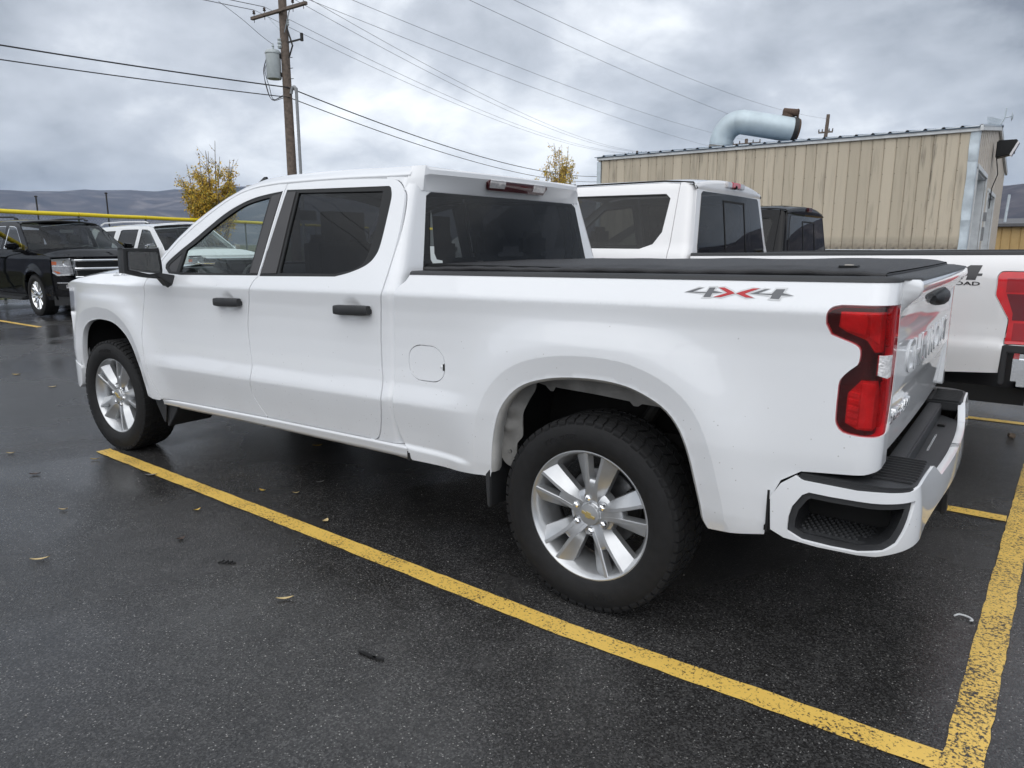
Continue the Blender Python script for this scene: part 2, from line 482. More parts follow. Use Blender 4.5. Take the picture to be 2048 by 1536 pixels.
def paint(name, col, coat=1.0, rough=.32, dirt=.0, drops=.0, metal=0.0, spec=.5):
    """clear-coated body paint with road spray specks low down and fine water beads"""
    if name in MATS: return MATS[name]
    m = bpy.data.materials.new(name); m.use_nodes = True
    nt = m.node_tree; b = nt.nodes['Principled BSDF']; N = nt.nodes.new; L = nt.links.new
    b.inputs['Roughness'].default_value = rough; b.inputs['Coat Weight'].default_value = coat
    b.inputs['Coat Roughness'].default_value = .025; b.inputs['Metallic'].default_value = metal
    b.inputs['Specular IOR Level'].default_value = spec
    tc = N('ShaderNodeTexCoord'); sep = N('ShaderNodeSeparateXYZ'); L(tc.outputs['Object'], sep.inputs[0])
    # film of road dirt, patchy, thicker low on the body
    n1 = N('ShaderNodeTexNoise'); n1.inputs['Scale'].default_value = 3.0; n1.inputs['Detail'].default_value = 8; L(tc.outputs['Object'], n1.inputs['Vector'])
    hz = N('ShaderNodeMapRange'); hz.inputs['From Min'].default_value = .9; hz.inputs['From Max'].default_value = .35; L(sep.outputs['Z'], hz.inputs['Value'])
    hp = N('ShaderNodeMath'); hp.operation = 'MULTIPLY'; L(hz.outputs[0], hp.inputs[0]); L(n1.outputs['Fac'], hp.inputs[1])
    hf = N('ShaderNodeMath'); hf.operation = 'MULTIPLY'; L(hp.outputs[0], hf.inputs[0]); hf.inputs[1].default_value = dirt
    # specks
    vo = N('ShaderNodeTexVoronoi'); vo.inputs['Scale'].default_value = 70; L(tc.outputs['Object'], vo.inputs['Vector'])
    sz = N('ShaderNodeMath'); sz.operation = 'LESS_THAN'; L(vo.outputs['Distance'], sz.inputs[0]); sz.inputs[1].default_value = .16
    rnd = N('ShaderNodeSeparateColor'); L(vo.outputs['Color'], rnd.inputs[0])
    n3 = N('ShaderNodeTexNoise'); n3.inputs['Scale'].default_value = 2.2; L(tc.outputs['Object'], n3.inputs['Vector'])
    hz2 = N('ShaderNodeMapRange'); hz2.inputs['From Min'].default_value = 1.1; hz2.inputs['From Max'].default_value = .45; hz2.inputs['To Min'].default_value = .012; hz2.inputs['To Max'].default_value = .28; L(sep.outputs['Z'], hz2.inputs['Value'])
    th = N('ShaderNodeMath'); th.operation = 'MULTIPLY'; L(hz2.outputs[0], th.inputs[0]); L(n3.outputs['Fac'], th.inputs[1])
    pick = N('ShaderNodeMath'); pick.operation = 'LESS_THAN'; L(rnd.outputs[0], pick.inputs[0]); L(th.outputs[0], pick.inputs[1])
    sp = N('ShaderNodeMath'); sp.operation = 'MULTIPLY'; L(sz.outputs[0], sp.inputs[0]); L(pick.outputs[0], sp.inputs[1])
    sp2 = N('ShaderNodeMath'); sp2.operation = 'MULTIPLY'; L(sp.outputs[0], sp2.inputs[0]); sp2.inputs[1].default_value = min(1, dirt * 1.7)
    ad = N('ShaderNodeMath'); ad.operation = 'MAXIMUM'; ad.use_clamp = True; L(hf.outputs[0], ad.inputs[0]); L(sp2.outputs[0], ad.inputs[1])
    mx = N('ShaderNodeMix'); mx.data_type = 'RGBA'; mx.inputs[6].default_value = (*col, 1); mx.inputs[7].default_value = (.20, .18, .155, 1)
    L(ad.outputs[0], mx.inputs[0]); L(mx.outputs[2], b.inputs['Base Color'])
    # coat wear: slightly uneven gloss
    gr = N('ShaderNodeMapRange'); gr.inputs['To Min'].default_value = .008; gr.inputs['To Max'].default_value = .045; L(n1.outputs['Fac'], gr.inputs['Value']); L(gr.outputs[0], b.inputs['Coat Roughness'])
    if drops > 0:
        v2 = N('ShaderNodeTexVoronoi'); v2.inputs['Scale'].default_value = 95; L(tc.outputs['Object'], v2.inputs['Vector'])
        r2 = N('ShaderNodeSeparateColor'); L(v2.outputs['Color'], r2.inputs[0])
        p2 = N('ShaderNodeMath'); p2.operation = 'LESS_THAN'; L(r2.outputs[0], p2.inputs[0]); p2.inputs[1].default_value = drops
        rp = N('ShaderNodeMapRange'); rp.inputs['From Min'].default_value = .28; rp.inputs['From Max'].default_value = .05; L(v2.outputs['Distance'], rp.inputs['Value'])
        hh = N('ShaderNodeMath'); hh.operation = 'MULTIPLY'; L(rp.outputs[0], hh.inputs[0]); L(p2.outputs[0], hh.inputs[1])
        bp = N('ShaderNodeBump'); bp.inputs['Strength'].default_value = .35; bp.inputs['Distance'].default_value = .003; L(hh.outputs[0], bp.inputs['Height']); L(bp.outputs[0], b.inputs['Coat Normal'])
    MATS[name] = m
    return m

def glass(name, tint, fres=1.5, rough=0.0):
    if name in MATS: return MATS[name]
    m = bpy.data.materials.new(name); m.use_nodes = True
    nt = m.node_tree; nt.nodes.clear(); N = nt.nodes.new; L = nt.links.new
    out = N('ShaderNodeOutputMaterial'); mx = N('ShaderNodeMixShader'); tr = N('ShaderNodeBsdfTransparent'); gl = N('ShaderNodeBsdfGlossy')
    tr.inputs['Color'].default_value = (*tint, 1); gl.inputs['Roughness'].default_value = rough
    tc = N('ShaderNodeTexCoord'); n = N('ShaderNodeTexNoise'); n.inputs['Scale'].default_value = 3; L(tc.outputs['Object'], n.inputs['Vector'])
    bp = N('ShaderNodeBump'); bp.inputs['Strength'].default_value = .04; bp.inputs['Distance'].default_value = .01; L(n.outputs['Fac'], bp.inputs['Height'])
    L(bp.outputs[0], gl.inputs['Normal'])
    lw = N('ShaderNodeLayerWeight'); lw.inputs['Blend'].default_value = .5
    pw = N('ShaderNodeMath'); pw.operation = 'POWER'; L(lw.outputs['Facing'], pw.inputs[0]); pw.inputs[1].default_value = 5.0
    fr = N('ShaderNodeMath'); fr.operation = 'MULTIPLY_ADD'; L(pw.outputs[0], fr.inputs[0]); fr.inputs[1].default_value = .93; fr.inputs[2].default_value = ((fres - 1) / (fres + 1)) ** 2
    L(fr.outputs[0], mx.inputs[0]); L(tr.outputs[0], mx.inputs[1]); L(gl.outputs[0], mx.inputs[2]); L(mx.outputs[0], out.inputs['Surface'])
    MATS[name] = m
    return m
# ---------------------------------------------------------------- ground: one wet asphalt sheet out to the horizon
def asphalt_mat():
    m = bpy.data.materials.new('wet asphalt'); m.use_nodes = True
    nt = m.node_tree; b = nt.nodes['Principled BSDF']; N = nt.nodes.new; L = nt.links.new
    tc = N('ShaderNodeTexCoord')
    def noise(sc, det, rough=.55, dist=0.0):
        n = N('ShaderNodeTexNoise'); n.inputs['Scale'].default_value = sc; n.inputs['Detail'].default_value = det; n.inputs['Roughness'].default_value = rough; n.inputs['Distortion'].default_value = dist
        L(tc.outputs['Object'], n.inputs['Vector']); return n
    # stones: voronoi cells of their own tone, a few of them pale
    v1 = N('ShaderNodeTexVoronoi'); v1.inputs['Scale'].default_value = 170; L(tc.outputs['Object'], v1.inputs['Vector'])
    c1 = N('ShaderNodeSeparateColor'); L(v1.outputs['Color'], c1.inputs[0])
    nb = noise(.7, 5)
    n5 = noise(6, 4)
    nf = noise(300, 2)
    p1 = N('ShaderNodeMath'); p1.operation = 'POWER'; L(c1.outputs[1], p1.inputs[0]); p1.inputs[1].default_value = 2.2
    base = N('ShaderNodeMix'); base.data_type = 'RGBA'; base.inputs[6].default_value = (.020, .0195, .0195, 1); base.inputs[7].default_value = (.066, .065, .064, 1); L(p1.outputs[0], base.inputs[0])
    mm = N('ShaderNodeMath'); mm.operation = 'MULTIPLY'; L(nb.outputs['Fac'], mm.inputs[0]); L(n5.outputs['Fac'], mm.inputs[1])
    fm = N('ShaderNodeMapRange'); fm.inputs['From Min'].default_value = .15; fm.inputs['From Max'].default_value = .36; fm.inputs['To Min'].default_value = .78; fm.inputs['To Max'].default_value = 1.22; L(mm.outputs[0], fm.inputs['Value'])
    sc = N('ShaderNodeVectorMath'); sc.operation = 'SCALE'; L(base.outputs[2], sc.inputs[0]); L(fm.outputs[0], sc.inputs['Scale'])
    pw = N('ShaderNodeMath'); pw.operation = 'POWER'; L(c1.outputs[0], pw.inputs[0]); pw.inputs[1].default_value = 22
    edge = N('ShaderNodeMapRange'); edge.inputs['From Min'].default_value = .55; edge.inputs['From Max'].default_value = .15; L(v1.outputs['Distance'], edge.inputs['Value'])
    pe = N('ShaderNodeMath'); pe.operation = 'MULTIPLY'; L(pw.outputs[0], pe.inputs[0]); L(edge.outputs[0], pe.inputs[1])
    stone = N('ShaderNodeMix'); stone.data_type = 'RGBA'; L(pe.outputs[0], stone.inputs[0]); L(sc.outputs[0], stone.inputs[6]); stone.inputs[7].default_value = (.42, .41, .39, 1)
    L(stone.outputs[2], b.inputs['Base Color'])
    # standing film of water: smoother in shallow hollows
    nw = noise(.55, 4, .5, .6)
    wet = N('ShaderNodeMapRange'); wet.inputs['From Min'].default_value = .45; wet.inputs['From Max'].default_value = .60; L(nw.outputs['Fac'], wet.inputs['Value'])
    rg = N('ShaderNodeMapRange'); rg.inputs['To Min'].default_value = .31; rg.inputs['To Max'].default_value = .08; L(wet.outputs[0], rg.inputs['Value']); L(rg.outputs[0], b.inputs['Roughness'])
    b.inputs['Specular IOR Level'].default_value = .5
    b.inputs['Coat Weight'].default_value = 0.0
    h = N('ShaderNodeMath'); h.operation = 'MULTIPLY_ADD'; L(v1.outputs['Distance'], h.inputs[0]); h.inputs[1].default_value = -.8; L(nf.outputs['Fac'], h.inputs[2])
    bs = N('ShaderNodeMapRange'); bs.inputs['To Min'].default_value = .42; bs.inputs['To Max'].default_value = .16; L(wet.outputs[0], bs.inputs['Value'])
    bp = N('ShaderNodeBump'); bp.inputs['Distance'].default_value = .004; L(bs.outputs[0], bp.inputs['Strength']); L(h.outputs[0], bp.inputs['Height']); L(bp.outputs[0], b.inputs['Normal'])
    return m
M_ASPH = asphalt_mat()
def yellow_mat(name, wear):
    m = bpy.data.materials.new(name); m.use_nodes = True
    nt = m.node_tree; b = nt.nodes['Principled BSDF']; N = nt.nodes.new; L = nt.links.new
    tc = N('ShaderNodeTexCoord')
    n = N('ShaderNodeTexNoise'); n.inputs['Scale'].default_value = 95; n.inputs['Detail'].default_value = 5; n.inputs['Roughness'].default_value = .65; L(tc.outputs['Object'], n.inputs['Vector'])
    n2 = N('ShaderNodeTexNoise'); n2.inputs['Scale'].default_value = 3.5; n2.inputs['Detail'].default_value = 3; L(tc.outputs['Object'], n2.inputs['Vector'])
    s = N('ShaderNodeMath'); s.operation = 'MULTIPLY_ADD'; L(n2.outputs['Fac'], s.inputs[0]); s.inputs[1].default_value = .25; L(n.outputs['Fac'], s.inputs[2])
    r = N('ShaderNodeMapRange'); r.inputs['From Min'].default_value = wear - .03; r.inputs['From Max'].default_value = wear + .05; L(s.outputs[0], r.inputs['Value'])
    tone = N('ShaderNodeMix'); tone.data_type = 'RGBA'; tone.inputs[6].default_value = (.64, .41, .085, 1); tone.inputs[7].default_value = (.80, .54, .13, 1); L(n2.outputs['Fac'], tone.inputs[0])
    mx = N('ShaderNodeMix'); mx.data_type = 'RGBA'; L(r.outputs[0], mx.inputs[0]); L(tone.outputs[2], mx.inputs[7]); mx.inputs[6].default_value = (.035, .032, .03, 1)
    L(mx.outputs[2], b.inputs['Base Color']); b.inputs['Roughness'].default_value = .42
    bp = N('ShaderNodeBump'); bp.inputs['Strength'].default_value = .4; bp.inputs['Distance'].default_value = .003; L(s.outputs[0], bp.inputs['Height']); L(bp.outputs[0], b.inputs['Normal'])
    return m
M_YEL = yellow_mat('yellow road paint', .525)
M_YELW = yellow_mat('worn yellow road paint', .565)
def ground():
    S = 9000
    # finer squares near the cars so that shading stays stable
    xs = [-S, -900, -120, -40, 0, 20, 60, 200, 900, S]
    P = [[(x, y, 0) for y in (-S, -900, -120, -30, -6, 10, 40, 120, 900, S)] for x in xs]
    o = obj('asphalt_ground', grid_mesh(P, False), M_ASPH); tag(o, kind='structure')
    def stripe(pts, w, m, rag=.003):
        a = Vector((*pts[0], 0)); b = Vector((*pts[1], 0)); d = (b - a); L_ = d.length; d.normalize(); n = Vector((-d.y, d.x, 0))
        k = max(2, int(L_ / .06)); rnd = random.Random(int(L_ * 1000))
        V = []; F = []
        for i in range(k + 1):
            p = a + d * L_ * i / k
            V += [p + n * (w / 2 + rnd.uniform(-rag, rag)) + Vector((0, 0, .004)), p - n * (w / 2 + rnd.uniform(-rag, rag)) + Vector((0, 0, .004))]
            if i: F.append((2 * i - 2, 2 * i - 1, 2 * i + 1, 2 * i))
        me = mesh_from(V, F, False)
        o = obj('parking_line', me, m); tag(o, kind='structure')
        return o
    stripe(((-.06, -1.062), (4.0, -1.160)), .098, M_YEL)
    stripe(((4.0, -1.160), (5.345, -1.127)), .098, M_YEL)
    stripe(((5.33, -1.6), (5.475, 2.4)), .105, M_YELW).location.z = .002
    stripe(((5.475, 2.4), (5.60, 5.2)), .105, M_YELW)
    stripe(((-.2, 1.27), (5.375, 1.265)), .10, M_YEL)
    stripe(((-.2, 3.92), (5.46, 3.92)), .10, M_YEL)
    stripe(((-.2, 6.5), (5.5, 6.5)), .10, M_YEL)
    for y in (-.6, 2.02, 4.75, 7.4, 10.0):
        stripe(((-14.6, y), (-9.35, y)), .10, M_YEL)
ground()
# ---------------------------------------------------------------- wheels (axle along y, outer face towards -y, centre at the origin)
M_RUBBER = mat('tyre rubber', (.012, .012, .0125), .70, spec=.3, bump=.15, bscale=220, var=.25, scale=30)
M_TREAD = mat('tread rubber', (.010, .010, .0105), .80, spec=.3, bump=.2, bscale=160, var=.3)
M_ALLOY = mat('silver alloy', (.52, .53, .54), .30, metal=.75, var=.08, scale=20, coat=.5)
M_ALLOYD = mat('alloy darkened for shade', (.10, .10, .105), .45, metal=.7, var=.15)  # darker copy of the silver alloy: recess shade put into the colour
M_CHROME = mat('chrome', (.80, .81, .82), .07, metal=1.0)
M_STEEL = mat('bare brake steel', (.25, .25, .255), .40, metal=.9, var=.3, scale=40)
M_DARKST = mat('dark chassis steel', (.022, .021, .020), .65, var=.4, scale=12)
M_BLKPLA = mat('black textured plastic', (.022, .023, .025), .48, bump=.25, bscale=500, var=.1)
M_GOLD = mat('gold emblem', (.55, .42, .16), .35, metal=.6)

def tyre_profile(R, w, rim):
    hw = w / 2
    return [(rim * .97, -hw * .70), (rim, -hw * .80), (rim + .006, -hw * .86), (rim + .016, -hw * .91), (rim + (R - rim) * .35, -hw * 1.0),
            (rim + (R - rim) * .58, -hw * .985), (R - .034, -hw * .93), (R - .022, -hw * .88), (R - .012, -hw * .80), (R - .010, -hw * .4), (R - .010, 0),
            (R - .010, hw * .4), (R - .012, hw * .80), (R - .022, hw * .88), (R - .034, hw * .93), (rim + (R - rim) * .58, hw * .985), (rim + (R - rim) * .35, hw),
            (rim + .016, hw * .91), (rim, hw * .80), (rim * .97, hw * .70)]

def tread_mesh(R, w, n=58, fine=True):
    mb = MB(); hw = w / 2
    def block(a0, a1, y0, y1, r0, r1, skew=0.0, drop0=0.0, drop1=0.0):
        vs = []
        for r, dd in ((r0, 0), (r1, 1)):
            for (a, y) in ((a0, y0), (a1, y0), (a1 + skew, y1), (a0 + skew, y1)):
                rr = r - (drop0 if y == y0 else drop1)
                vs.append((rr * math.cos(a), y, rr * math.sin(a)))
        mb.add(vs, [(0, 1, 2, 3), (4, 7, 6, 5), (0, 4, 5, 1), (1, 5, 6, 2), (2, 6, 7, 3), (3, 7, 4, 0)])
    st = 2 * math.pi / n
    for k in range(n):
        a = k * st
        long = k % 2
        for sg in (-1, 1):
            # shoulder lugs: run over the edge and down the upper sidewall
            block(a, a + st * .78, sg * hw * .62, sg * hw * .885, R - .012, R - .003, st * .12 * sg, 0, .006)
            block(a + st * .12 * sg, a + st * (.78 + .12 * sg), sg * hw * .885, sg * hw * (.918 if long else .908), R - (.034 if long else .026), R - .009, 0, 0, .012 if long else .009)
        if fine:
            block(a + st * .12, a + st * .88, -hw * .54, -hw * .24, R - .012, R - .003, st * .4)
            block(a + st * .42, a + st * 1.18, -hw * .18, hw * .16, R - .012, R - .003, -st * .4)
            block(a + st * .0, a + st * .78, hw * .24, hw * .54, R - .012, R - .003, st * .4)
    return mb.mesh(fix=True)

def alloy_wheel_parts(rim=.272, pairs=5, R=.413, w=.275):
    """meshes of the ten-spoke alloy wheel with its tyre"""
    D = {}
    f = -w / 2 * .80                                   # outer lip plane
    D['wheel'] = MB().lathe([(rim - .004, w * .36), (rim - .014, w * .30), (rim - .040, w * .18), (rim - .045, 0), (rim - .034, f + .060), (rim - .018, f + .022),
                             (rim - .012, f + .006), (rim - .002, f - .004), (rim + .006, f - .003), (rim + .006, f + .012)], 72).mesh(smooth=True)
    D['wheel'].materials.append(M_ALLOY)
    D['tyre'] = MB().lathe(tyre_profile(R, w, rim), 84).mesh(smooth=True, angle=60)
    D['tread'] = tread_mesh(R, w)
    # one split spoke: narrow proud ridge beside the pair's slot, broad facet falling towards the wide opening
    def spoke(sg):
        mb = MB()
        # stations: radius, angle of the slot-side edge, ridge width, facet width, front depth
        st = [(.050, .010, .018, .006, f + .030), (.085, .009, .020, .016, f + .018), (.118, .0085, .019, .026, f + .012), (.140, .0110, .017, .034, f + .010),
              (.190, .0195, .015, .044, f + .006), (rim - .026, .0290, .015, .054, f + .003), (rim - .006, .0310, .017, .060, f + .001)]
        vs = []
        for (r, a, rw, fw_, y) in st:
            base = a
            for (u, yy) in ((base - .004, y + .040), (base, y + .004), (base + .003, y), (base + rw, y + .001), (base + rw + fw_, y + .036), (base + rw + fw_ + .002, y + .065)):
                ang = math.pi / 2 + sg * u / r
                vs.append((r * math.cos(ang), yy, r * math.sin(ang)))
        m = 6; fs = []
        for i in range(len(st) - 1):
            for k in range(m - 1):
                fs.append((i * m + k, i * m + k + 1, (i + 1) * m + k + 1, (i + 1) * m + k))
        mb.add(vs, fs)
        # floor of the slot near the hub: web joining the pair
        return mb.mesh(smooth=True, angle=18, fix=True)
    D['spoke'] = [spoke(1), spoke(-1)]
    web = MB()
    P = []
    for (r, hwid, y) in ((.050, .012, f + .030), (.085, .011, f + .019), (.118, .0105, f + .013), (.140, .0125, f + .012), (.152, .0145, f + .014), (.157, .0155, f + .022), (.159, .016, f + .055)):
        row = []
        for t in np.linspace(-1, 1, 5):
            a = math.pi / 2 + t * hwid / r
            row.append((r * math.cos(a), y, r * math.sin(a)))
        P.append(row)
    D['web'] = grid_mesh(P, smooth=True)
    D['hub'] = MB().lathe([(.108, f + .085), (.102, f + .046), (.090, f + .036), (.070, f + .030), (.050, f + .030), (.046, f + .026)], 48).mesh(smooth=True, angle=30)
    D['hub_cap'] = MB().lathe([(.047, f + .04), (.047, f + .020), (.043, f + .014), (.02, f + .011), (.0005, f + .010)], 40).mesh(smooth=True, angle=40)
    D['lug_nut'] = MB().lathe([(.0145, f + .06), (.0145, f + .026), (.013, f + .016), (.006, f + .011), (.0004, f + .011)], 6).mesh(smooth=False)
    D['lug_pocket'] = MB().lathe([(.0225, f + .0285), (.0200, f + .040), (.0140, f + .042)], 20).mesh(smooth=True)
    D['brake_disc'] = MB().lathe([(.06, .03), (.165, .03), (.168, .035), (.168, .05), (.165, .055), (.06, .055)], 48).mesh(smooth=True, angle=30)
    D['caliper'] = MB().box((.15, .045, .03), (.07, .09, .15)).mesh(bevel=.012)
    y = f + .010
    D['emblem'] = MB().prism([(-.030, -.005), (-.012, -.005), (-.010, -.012), (.012, -.012), (.010, -.005), (.032, -.005), (.030, .005), (.012, .005), (.010, .012), (-.012, .012), (-.010, .005), (-.032, .005)], y - .0025, y + .004).mesh()
    return D

def sidewall_text(txt, R, w, rim, a_mid, h):
    rr = rim + (R - rim) * .45
    def M(s, z, off=0.0):
        a = a_mid - (s / (rr))
        r = rr + z
        return r * np.cos(a), w / 2 * (.997 - .6 * np.abs(z) ) + off, r * np.sin(a)
    return text_mesh(txt, M, 0, -h / 2, h, thick=.0022, side=-1)

def place_wheel(D, root, loc, turn=0.0, right=False, steer=0.0, text=True):
    o = obj('wheel', D['wheel'], M_ALLOY, root, loc, (0, 0, (math.pi if right else 0) + steer))
    def sub(n, me, m, ry=0.0):
        return obj(n, me, m, o, (0, 0, 0), (0, ry, 0))
    sub('tyre', D['tyre'], M_RUBBER)
    tag(sub('tread', D['tread'], M_TREAD), kind='stuff')
    for k in range(5):
        a = turn + 2 * math.pi * k / 5
        for s in D['spoke']: sub('spoke', s, M_ALLOY, a)
        sub('spoke_web', D['web'], M_ALLOY, a)
    sub('hub', D['hub'], M_ALLOY)
    sub('hub_cap', D['hub_cap'], M_ALLOY)
    sub('emblem', D['emblem'], M_GOLD, turn * 1.0 + .2)
    for k in range(6):
        a = turn + 2 * math.pi * (k + .5) / 6
        for n, me, mm in (('lug_nut', D['lug_nut'], M_CHROME), ('lug_pocket', D['lug_pocket'], M_ALLOYD)):
            q = sub(n, me, mm)
            q.location = (.0700 * math.cos(a), 0, .0700 * math.sin(a))
    sub('brake_disc', D['brake_disc'], M_STEEL)
    sub('caliper', D['caliper'], M_DARKST)
    if text and 'text' in D:
        for t in D['text']: sub('sidewall_lettering', t, M_RUBBER, turn)
    return o
# ---------------------------------------------------------------- the white crew cab pickup
M_WHITE = paint('white paint', (.755, .77, .79), dirt=.30, drops=.05)
M_WHITE_IN = mat('unpolished white primer', (.42, .42, .41), .6, var=.25, scale=6)
M_LINER = mat('grey wheelhouse steel', (.22, .215, .205), .6, var=.35, scale=9, bump=.2, bscale=40)
M_GAP = mat('black seal and gap shade', (.006, .006, .006), .8)  # real seals, and the sheet whose black stands for shade in door gaps
M_TRIM = mat('satin black trim', (.009, .0095, .010), .45, var=.1, spec=.3)
M_APPL = mat('matte black pillar cover', (.035, .033, .034), .45, var=.08)
M_CLOTH = mat('dark seat cloth', (.03, .03, .032), .85, var=.2, scale=30)
M_DASH = mat('dark dashboard plastic', (.05, .052, .055), .6)
M_GL_F = glass('light tint glass', (.80, .87, .84))
M_GL_R = glass('privacy glass', (.085, .088, .095), fres=1.5)
M_GL_W = glass('windscreen glass', (.84, .90, .88))
M_MIRR = mat('mirror glass', (.55, .56, .57), .02, metal=1.0)
M_VINYL = mat('black vinyl cover', (.018, .018, .020), .55, bump=.35, bscale=300, var=.15, scale=5)
M_RED = mat('red decal', (.45, .012, .018), .35)
M_GREY = mat('grey decal', (.115, .12, .13), .35)
M_DECEDGE = mat('silver decal border', (.60, .61, .62), .35)

def red_lens(name, col, rough=.08):
    if name in MATS: return MATS[name]
    m = mat(name, col, rough, coat=1.0, var=.12, scale=14)
    return m
M_LENS_GL = glass('deep red lens glass', (.80, .10, .12), fres=1.5)
M_LENS_H = mat('dark lamp housing', (.035, .012, .014), .35)
def reflector(name, col, sc=180, st=.6):
    m = mat(name, col, .18, metal=.55, var=.25, scale=25, bump=st, bscale=sc)
    return m
M_CELL_B = reflector('bright reflector', (.98, .42, .40), 60, .25)
M_CELL = reflector('lamp reflector', (.78, .22, .22), 90, .3)
M_CELL_X = reflector('faceted reflector', (.70, .25, .25), 240, 1.0)
M_CELL_W = mat('clear reverse lamp', (.85, .84, .84), .12, metal=.3, coat=1.0, var=.3, scale=90, bump=.5, bscale=150)
M_LENS_D = red_lens('dark red lens', (.055, .002, .005))
M_LENS = red_lens('red lens', (.34, .004, .010))
M_LENS_B = red_lens('bright red reflector', (.62, .010, .016))
M_CLEAR = mat('clear ribbed lens', (.62, .60, .60), .12, coat=1.0, metal=.3, var=.2, scale=60)

def door_dents(s, z):
    d = 0
    for (cx, cz) in ((1.565, 1.168), (2.640, 1.178)):
        d = d + .013 * smooth01(1.3 - np.hypot((s - cx) / .058, (z - cz) / .050))
    return d
def hero_side(s, z, off=0.0):
    x, y, zz = side_map(s, z, off)
    return x, y - door_dents(np.asarray(s, float), np.asarray(z, float)), zz

SPLIT = [(1.909, 1.826), (1.898, 1.760), (1.870, 1.381), (1.855, 1.318), (1.826, 1.296), (1.800, 1.250), (1.771, 1.171), (1.747, 1.098), (1.734, 1.017),
         (1.745, .908), (1.769, .815), (1.770, .74), (1.757, .660), (1.785, .590), (1.860, .503)]
RSHUT = [(2.177, 1.828), (2.431, 1.825), (2.700, 1.814), (2.791, 1.800), (2.844, 1.759), (2.870, 1.703), (2.885, 1.559), (2.879, 1.427), (2.863, 1.281),
         (2.852, 1.235), (2.834, 1.127), (2.828, 1.046), (2.832, .914), (2.843, .847), (2.846, .741), (2.822, .638), (2.792, .560), (2.765, .530), (2.722, .521)]
FSHUT = [(.643, 1.263), (.626, 1.219), (.572, 1.064), (.557, .906), (.580, .770), (.615, .633), (.662, .535), (.703, .471)]
DTOP = [(.745, 1.345), (.815, 1.414), (.926, 1.504), (1.066, 1.594), (1.207, 1.672), (1.342, 1.738), (1.478, 1.788), (1.620, 1.814), (1.75, 1.823), (1.836, 1.827)]
BFRONT = [(3.022, 1.361), (3.000, 1.327), (2.966, 1.301), (2.947, 1.270), (2.933, 1.185), (2.922, 1.087), (2.922, .923), (2.929, .826), (2.930, .752), (2.925, .691), (2.931, .634), (2.953, .556), (2.975, .520)]
FWIN = catmull([(.843, 1.345), (.851, 1.380), (.953, 1.446), (1.098, 1.523), (1.239, 1.604), (1.371, 1.676), (1.507, 1.728), (1.644, 1.762), (1.790, 1.780), (1.886, 1.788)], 4) + [(1.848, 1.323), (1.055, 1.307), (.901, 1.313)]
RWIN = [(1.920, 1.793), (2.735, 1.777)] + catmull([(2.752, 1.768), (2.769, 1.735), (2.775, 1.687), (2.775, 1.500), (2.754, 1.434), (2.704, 1.392), (2.605, 1.357), (2.498, 1.334)], 4) + [(1.864, 1.320)]
FGLS = catmull([(1.040, 1.459), (1.141, 1.510), (1.280, 1.592), (1.408, 1.660), (1.545, 1.716), (1.670, 1.742), (1.778, 1.757)], 4) + [(1.758, 1.330), (1.020, 1.322)]
SAIL = [(.875, 1.350), (.885, 1.372), (1.000, 1.440), (.985, 1.325), (.915, 1.325)]
RGLS = [(2.030, 1.772), (2.698, 1.753)] + catmull([(2.712, 1.60), (2.705, 1.47), (2.680, 1.405), (2.62, 1.372), (2.49, 1.348)], 4) + [(2.036, 1.340)]
def rev(l): return list(l)[::-1]
def shift(l, dx, dz=0): return [(a + dx, b + dz) for a, b in l]

def rocker_top(x): return np.interp(x, [.5, .716, 1.897, 2.748, 3.4], [.466, .474, .508, .524, .532])

def roof_z(x):
    return np.interp(x, *dense_profile([1.10, 1.35, 1.6, 1.9, 2.2, 2.5, 2.8, 2.95], [1.800, 1.872, 1.912, 1.930, 1.928, 1.912, 1.882, 1.862], .06))

